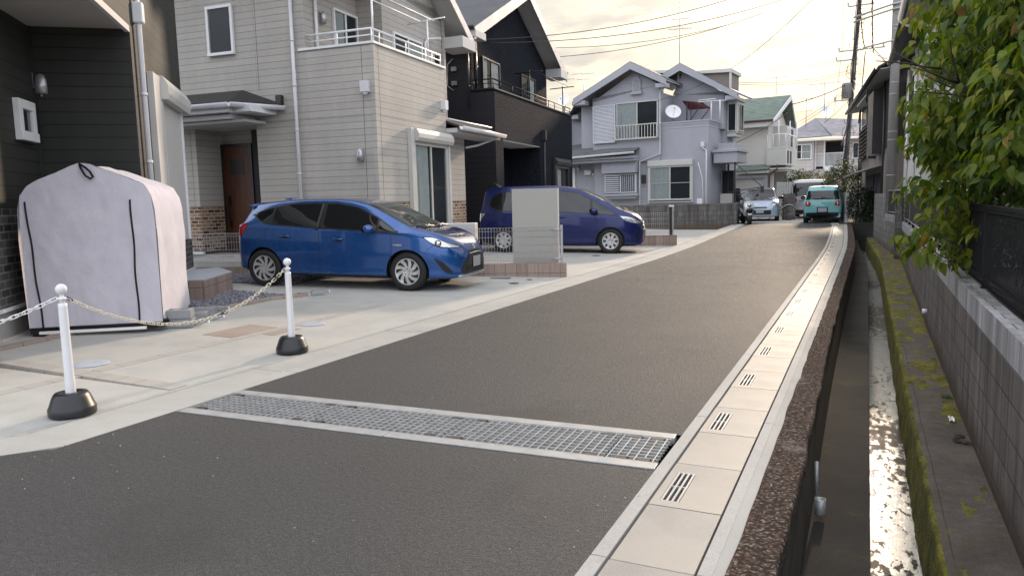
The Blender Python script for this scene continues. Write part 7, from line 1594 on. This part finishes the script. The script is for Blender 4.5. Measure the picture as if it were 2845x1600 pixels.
c.epatch('rear_bumper', 'silvp', .42, .55, lambda z: -.74, lambda z: .74, -1, .05, 14, 4); c.epatch('lower_bumper', 'plastk', .25, .42, lambda z: -.70, lambda z: .70, -1, .02, 14, 4); m = MB(); m.tube([c.endp(y, .86, -1, .014) for y in (-.4, 0, .4)], .022, 6); c.P('chrome_strip', 'chrome', m); c.plate(.72, -1); c.place((-2.52, 38.5, .23), 90)
# ---- pale blue compact facing the camera
sp = boxcar(.83, 3.75, 1.50, .60, .85, .98, wr=.60, belt=.95, er=.12); c = Car(sp, 'pale blue compact car facing the camera beside the cream house', 'palep'); c.body((0, 2.42), .295)
c.tpatch('windscreen', 'inside', lambda v: c.x1-.85-.66-.05*v*v, lambda v: c.x1-.86-.14*v*v, lambda x: .57+.10*(x-1.6), .0025); c.tpatch('windscreen_glass', 'glassd', lambda v: c.x1-.85-.66-.05*v*v, lambda v: c.x1-.86-.14*v*v, lambda x: .565+.10*(x-1.6), .007)
for sg in (1, -1):
    c.spatch('side_window', 'glassd', -.2, .75, lambda x: .98, lambda x: 1.33, .006, 12, 4, (sg,)); c.spatch('side_window', 'glassd', .8, 1.75, lambda x: .98, lambda x: 1.33-.3*max(0, x-1.4), .006, 12, 4, (sg,)); c.mirror(1.75, 1.0, sg, 1.2, 'plastk')
    c.spatch('headlamp', 'lampi', c.x1-.42, c.x1-.06, lambda x: .66, lambda x: interp([(c.x1-.42,.84),(c.x1-.06,.76)], x), .008, 8, 4, (sg,))
    for x in (0, 2.42): c.wheel(x, .29, sg, (7, .2, .12, .16, .4, .86), 0)
c.epatch('grille', 'plastk', .30, .50, lambda z: -.48, lambda z: .48, 1, .006, 14, 4); c.epatch('upper_grille', 'plastk', .58, .64, lambda z: -.3, lambda z: .3, 1, .006, 14, 2); c.plate(.45, 1); m = MB(); m.tube([c.topp(.9, 0, 0), c.topp(.75, 0, .16)], .008, 5); c.P('antenna', 'plastk', m); m = MB(); m.tube([c.topp(c.x1-.84, .5, .02), c.topp(c.x1-.9, .0, .03)], .01, 5); m.tube([c.topp(c.x1-.84, -.1, .02), c.topp(c.x1-.9, -.55, .03)], .01, 5); c.P('wiper', 'plastk', m)
c.place((-4.62, 37.6, .23), -84)
# ---- maxi scooter
def scooter(p, deg):
    t = thing('scooter', 'white and black scooter parked beside the grey block wall', 'scooter', (0, 0, 0))
    def wh(x, r): 
        m = MB(); m.lathe((x, -.06, r), [(r*.68, 0), (r*.93, .0), (r, .03), (r, .09), (r*.93, .12), (r*.68, .12)], 28, (0, 1, 0)); w_ = m.build('wheel', 'rubber', t); m = MB(); m.lathe((x, -.03, r), [(r*.68, 0), (r*.68, .06), (r*.2, .05), (r*.2, .01), (r*.66, .005)], 20, (0, 1, 0)); m.build('rim', 'alu', w_)
    wh(0, .26); wh(1.42, .27)
    def shell(name, mat, prof, hw_, rr=.6):
        """side outline (x,z) swollen to half width hw_"""
        m = MB(); cx = sum(p[0] for p in prof)/len(prof); cz = sum(p[1] for p in prof)/len(prof); rows = []
        for y, s in ((-hw_, .55), (-hw_*.85, .84), (-hw_*.45, .97), (0, 1), (hw_*.45, .97), (hw_*.85, .84), (hw_, .55)): rows.append([(cx+(x-cx)*s, y, cz+(z-cz)*s) for x, z in prof]+[(cx+(prof[0][0]-cx)*s, y, cz+(prof[0][1]-cz)*s)])
        m.grid(rows); k = len(prof)+1; m.f.append(tuple(range(k-1))); m.f.append(tuple(6*k+j for j in range(k-1))); m.sm += [True]*2; m.mi += [0]*2; return m.build(name, mat, t)
    shell('tail_cowl', 'whitep', [(-.35,.78),(-.1,.84),(.35,.70),(.50,.52),(.2,.42),(-.15,.52)], .19); shell('seat', 'seat', [(-.28,.86),(0,.92),(.25,.80),(.62,.74),(.66,.68),(.3,.70),(-.25,.78)], .15)
    shell('floor_panel', 'plastk', [(.2,.50),(.55,.50),(1.0,.46),(1.1,.30),(.5,.22),(.15,.30)], .17); shell('front_shield', 'whitep', [(1.02,.38),(1.0,.7),(1.08,1.0),(1.2,1.02),(1.4,.82),(1.46,.64),(1.22,.55),(1.2,.36)], .20); shell('front_nose', 'plastk', [(1.28,.60),(1.5,.72),(1.52,.60),(1.36,.50)], .12); shell('front_fender', 'whitep', [(1.2,.46),(1.4,.56),(1.62,.47),(1.66,.34),(1.6,.42),(1.42,.5),(1.25,.42)], .08); shell('engine', 'plastk', [(-.2,.35),(.2,.42),(.35,.25),(.1,.16),(-.2,.2)], .13)
    m = MB(); m.grid([[(1.28+.10*(1-v*v)-.16*u, v*(.19-.05*u), 1.0+.42*u) for v in [-1+2*j/10 for j in range(11)]] for u in [i/6 for i in range(7)]]); m.build('windshield', 'bottle', t, recalc=False)
    m = MB(); m.tube([(1.12, 0, 1.0), (1.08, .18, 1.06), (1.0, .34, 1.05)], .016, 6); m.tube([(1.12, 0, 1.0), (1.08, -.18, 1.06), (1.0, -.34, 1.05)], .016, 6); m.build('handlebar', 'plastk', t)
    for sg in (1, -1): m = MB(); m.tube([(1.08, sg*.22, 1.06), (1.14, sg*.32, 1.22)], .008, 5); m.lathe((1.14, sg*.34, 1.24), [(0, 0), (.055, .005), (.06, .02), (.03, .04), (0, .045)], 14, (1, 0, 0)); m.build('mirror', 'plastk', t)
    m = MB(); m.tube([(1.3, .05, .8), (1.44, .05, .27)], .02, 6); m.tube([(1.3, -.05, .8), (1.44, -.05, .27)], .02, 6); m.build('fork', 'alu', t); m = MB(); m.lathe((1.40, .0, .83), [(.06, -.05), (.09, 0), (.05, .06), (0, .07)], 14, (1, 0, .4)); m.build('headlamp', 'lampi', t); m = MB(); m.tube([(-.1, -.14, .3), (-.5, -.16, .42)], .045, 8); m.build('exhaust', 'galv', t)
    t.location = p; t.rotation_euler = (0, 0, radians(deg))
scooter((-4.78, 33.0, .16), -72)
def bicycle(p, deg, label):
    t = thing('bicycle', label, 'bicycle', (0, 0, 0))
    for x in (0, 1.05):
        m = MB(); m.tube([(x+.33*cos(a), 0, .34+.33*sin(a)) for a in [2*pi*i/32 for i in range(32)]], .015, 6, close=True); w_ = m.build('wheel', 'rubber', t); m = MB()
        for i in range(16): a = 2*pi*i/16; m.tube([(x, .02*(-1)**i, .34), (x+.32*cos(a), 0, .34+.32*sin(a))], .002, 3)
        m.build('spokes', 'alu', w_)
    m = MB()
    for a, b2 in (((0,0,.34), (.42,0,.30)), ((0,0,.34), (.30,0,.78)), ((.42,0,.30), (.30,0,.80)), ((.42,0,.30), (.88,0,.72)), ((.88,0,.62), (.90,0,.98)), ((1.05,0,.34), (.90,0,.66)), ((.32,0,.60), (.88,0,.76))): m.tube([a, b2], .014, 6)
    m.build('frame', 'blackm', t); m = MB(); m.tube([(.74, .26, 1.02), (.90, .16, 1.04), (.92, 0, 1.0), (.90, -.16, 1.04), (.74, -.26, 1.02)], .012, 6); m.build('handlebar', 'alu', t); m = MB(); m.prism([Vector(p_) for p_ in ((.18,.08,.86), (.18,-.08,.86), (.42,-.02,.87), (.42,.02,.87))], [Vector(p_) for p_ in ((.18,.08,.90), (.18,-.08,.90), (.42,-.02,.89), (.42,.02,.89))]); m.build('saddle', 'seat', t)
    m = MB(); m.tube([(.35*cos(a), 0, .34+.37*sin(a)) for a in [radians(20+14*i) for i in range(11)]], .018, 5); m.build('mudguard', 'alu', t)
    t.location = p; t.rotation_euler = (0, radians(0), radians(deg))
bicycle((-3.18, 35.6, .23), 187, 'black bicycle leaning by the dark wall between the cars')
# walls around the yard
t = thing('block_wall', 'dark grey block wall behind the bicycle', 'wall', (-3.3, 38.6, .2)); wallrun(t, [(-3.56, 36.6), (-3.02, 36.75)], .1, 1.42, .15, 'wallgray', 'courses')
t = thing('block_wall', 'whitish stained wall beside the turquoise car at the canal end', 'wall', (-1.0, 33.5, .2)); wallrun(t, [(-2.1, 35.4), (-.98, 34.6), (-.66, 32.3)], .1, 1.40, .12, 'wallwht', 'courses')
t = thing('plank_fence', 'pale upright plank fence beside the cream house', 'fence', (-3.9, 41, .2))
for i in range(7): m = MB(); m.box(F((-4.3, 41.2), 12), i*.12, i*.12+.1, 0, .02, .2, 2.05); m.build('plank', 'ivory', t)
t = thing('garden_post', 'dark letterbox post in front of the cream garage', 'post', (-5.6, 36.5, .2)); m = MB(); m.box(F((-5.55, 36.6), 0), -.1, .1, 0, .18, .2, 1.75); m.box(F((-5.55, 36.6), 0), -.02, .14, .18, .24, 1.2, 1.6); m.build('post_body', 'plastk', t, bevel=.02)
# ================================================================ trees and plants
def leafset(pts, L, wd, tonef, seed, droop=.5, spread=1.0):
    random.seed(seed); m = MB()
    for c, out in pts:
        k = random.uniform(.7, 1.15); d = Vector((out.x+random.gauss(0, .6)*spread, out.y+random.gauss(0, .6)*spread, out.z*.5-droop+random.gauss(0, .38)))
        if d.length < .05: continue
        upv = Vector((random.gauss(0, .35), random.gauss(0, .35), 1)); leafcard(m, c, d, upv, L*k, wd*k, tonef(c, out), random.uniform(.2, .75))
    return m
# big dogwood over the fence: limbs first, then sprays of leaves at the twig ends
t = thing('dogwood_tree', 'large leafy green tree overhanging the canal wall and black fence', 'tree', (1.95, 7.4, .28))
random.seed(31); m = MB(); tips = []
def limb(p, d, L, r, lev):
    pts = [p]; rs = [r]; q = Vector(p); dd = d.normalized()
    for i in range(4): dd = (dd+Vector((random.gauss(0,.13), random.gauss(0,.13), random.gauss(.03,.1)))).normalized(); q = q+dd*L/4; pts.append(Vector(q)); rs.append(r*(1-.16*(i+1)))
    m.tube(pts, rs, 6 if lev < 2 else 4)
    if lev >= 3: tips.append((q, dd)); tips.append((pts[2], dd)); return
    for k in range(3 if lev < 2 else 3): a = random.choice(pts[2:]); nd = (dd+Vector((random.gauss(0,.75), random.gauss(0,.75), random.gauss(.08,.45)))).normalized(); limb(a, nd, L*random.uniform(.6, .8), r*.52, lev+1)
for k in range(7): a = 2*pi*k/7; limb(Vector((1.95+.1*cos(a), 7.4+.1*sin(a), .9+.12*k)), Vector((cos(a), sin(a)*1.1, .55+.1*(k % 3))), 1.0, .04, 1)
m.tube([(1.95, 7.4, .2), (1.93, 7.35, 1.0), (1.98, 7.45, 2.0), (1.9, 7.4, 3.0), (1.95, 7.45, 3.8)], [.10, .085, .07, .05, .02], 10); m.build('trunk', 'bark', t)
cr = Vector((1.98, 7.75, 2.35)); rad = Vector((1.60, 2.5, 2.15)); pts = []
def env(v):
    e = Vector(((v.x-cr.x)/rad.x, (v.y-cr.y)/rad.y, (v.z-cr.z)/rad.z)); return e
random.seed(77); clumps = []
while len(clumps) < 1500:
    v = Vector((random.gauss(0,1), random.gauss(0,1), random.gauss(0,1))).normalized(); rr = random.uniform(.35, 1.0)**.5
    k = 1+.22*noise.noise(v*2.2+Vector((5, 0, 0)))+.10*noise.noise(v*5.5); p = Vector((cr.x+v.x*rad.x*rr*k, cr.y+v.y*rad.y*rr*k, cr.z+v.z*rad.z*rr*k))
    if p.z < .9 or (p.z < 1.42 and p.x < 1.15): continue
    clumps.append((p, v))
# low spray that hangs over the coping
for i in range(26): clumps.append((Vector((random.uniform(.50, .98), random.uniform(7.4, 8.7), random.uniform(.72, 1.40))), Vector((-.8, -.4, -.1))))
for i in range(5): clumps.append((Vector((.60-.07*i, 7.6+.1*i, .78+.04*i)), Vector((-1, -.2, -.1))))
for i in range(110): clumps.append((Vector((random.uniform(.42, .95), random.uniform(7.2, 9.4), random.uniform(1.35, 3.2))), Vector((-.9, -.4, 0))))
for i in range(90): clumps.append((Vector((random.uniform(.75, 1.25), random.uniform(5.6, 6.8), random.uniform(1.45, 3.1))), Vector((-.7, -.6, 0))))
m = MB()
for p, v in clumps[::2]:
    b0 = p-Vector((v.x*.30, v.y*.30, .16+v.z*.1)); m.tube([b0, p-Vector((v.x*.1, v.y*.1, .03)), p+v*.06], [.006, .004, .0015], 4, caps=False)
m.build('twigs', 'bark', t, recalc=False)
for p, v in clumps:
    n = random.randrange(9, 15)
    for i in range(n):
        a = random.uniform(0, 2*pi); rr = random.uniform(.01, .17); q = p+Vector((cos(a)*rr, sin(a)*rr, random.uniform(-.06, .06))); pts.append((q, Vector((cos(a), sin(a), 0))*1.0+v*.35))
random.seed(5)
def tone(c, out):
    e = env(c).length; s = random.gauss(.29, .17) + (.22 if e > .88 else 0) + (.10 if c.x < .9 else 0) + .25*noise.noise(c*1.7)  # outer leaves toned lighter as if lit, inner ones darker as if shaded
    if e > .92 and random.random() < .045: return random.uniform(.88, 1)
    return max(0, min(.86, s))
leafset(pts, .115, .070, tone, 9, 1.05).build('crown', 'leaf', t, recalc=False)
# dark backing shrubs behind the fence
def shrub(name, label, cat, c, rad_, n, L, wd, mat, seed, tlo=0, thi=1, stems=5, zmin=None):
    t = thing(name, label, cat, (c[0], c[1], c[2]-rad_[2])); random.seed(seed); m = MB(); z0 = c[2]-rad_[2]
    for k in range(stems): a = 2*pi*k/stems; m.tube([(c[0]+.05*cos(a), c[1]+.05*sin(a), z0-.1), (c[0]+rad_[0]*.3*cos(a), c[1]+rad_[1]*.3*sin(a), c[2]-rad_[2]*.3), (c[0]+rad_[0]*.6*cos(a+.4), c[1]+rad_[1]*.6*sin(a+.4), c[2]+rad_[2]*.35)], [.03, .02, .008], 5)
    m.build('stems', 'bark', t); P_ = []
    while len(P_) < n:
        v = Vector((random.gauss(0,1), random.gauss(0,1), random.gauss(0,1))).normalized(); rr = random.uniform(.35, 1)**.6; k = 1+.28*noise.noise(v*2+Vector((seed, 0, 0)))+.12*noise.noise(v*6)
        p = Vector((c[0]+v.x*rad_[0]*rr*k, c[1]+v.y*rad_[1]*rr*k, c[2]+v.z*rad_[2]*rr*k))
        if p.z < z0: continue
        P_.append((p, v))
    leafset(P_, L, wd, lambda c_, o_: random.uniform(tlo, thi), seed+1, .1, 1.2).build('foliage', mat, t, recalc=False); return t
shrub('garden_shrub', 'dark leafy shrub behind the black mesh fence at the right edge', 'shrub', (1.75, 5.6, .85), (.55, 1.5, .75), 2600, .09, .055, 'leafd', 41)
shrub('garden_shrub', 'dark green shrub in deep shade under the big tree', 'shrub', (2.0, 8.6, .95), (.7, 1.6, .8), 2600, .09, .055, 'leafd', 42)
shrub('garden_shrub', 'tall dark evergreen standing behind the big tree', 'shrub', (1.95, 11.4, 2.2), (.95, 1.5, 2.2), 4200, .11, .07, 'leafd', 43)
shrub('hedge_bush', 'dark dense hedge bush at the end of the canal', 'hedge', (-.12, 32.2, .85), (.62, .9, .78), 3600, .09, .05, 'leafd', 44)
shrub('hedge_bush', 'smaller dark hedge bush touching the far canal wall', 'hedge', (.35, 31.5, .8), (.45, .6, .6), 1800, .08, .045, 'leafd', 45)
shrub('olive_shrub', 'tall olive green shrub above the whitish wall', 'shrub', (-1.05, 38.5, 1.85), (.85, .8, 1.15), 4200, .10, .05, 'leafm', 46)
shrub('olive_shrub', 'green shrub beside the plank fence of the cream house', 'shrub', (-3.55, 43.2, 1.5), (.65, .7, 1.3), 2600, .12, .06, 'leafm', 47, 0, .5)
shrub('olive_shrub', 'low loose shrub behind the silver van roof', 'shrub', (-3.0, 48.5, 1.9), (1.3, .8, .9), 1800, .13, .07, 'leafm', 48)
shrub('potted_shrub', 'thin bare shrub behind the short black screen fence', 'shrub', (1.15, 21.5, 1.15), (.45, .9, .5), 500, .06, .03, 'leafm', 49, .3, 1)
# a few weeds on the canal ledge
t = thing('ledge_weed', 'tiny green weed growing on the moss by the block wall', 'plant', (.70, 7.65, -.49)); random.seed(2); m = MB()
for i in range(26): a = random.uniform(0, 6.28); leafcard(m, Vector((.70+random.uniform(-.03,.03), 7.65+random.uniform(-.05,.05), -.49)), Vector((cos(a), sin(a), random.uniform(.3, 1.2))), Vector((0,0,1)), .035, .018, random.uniform(.3, .7))
m.build('leaves', 'leaf', t, recalc=False)
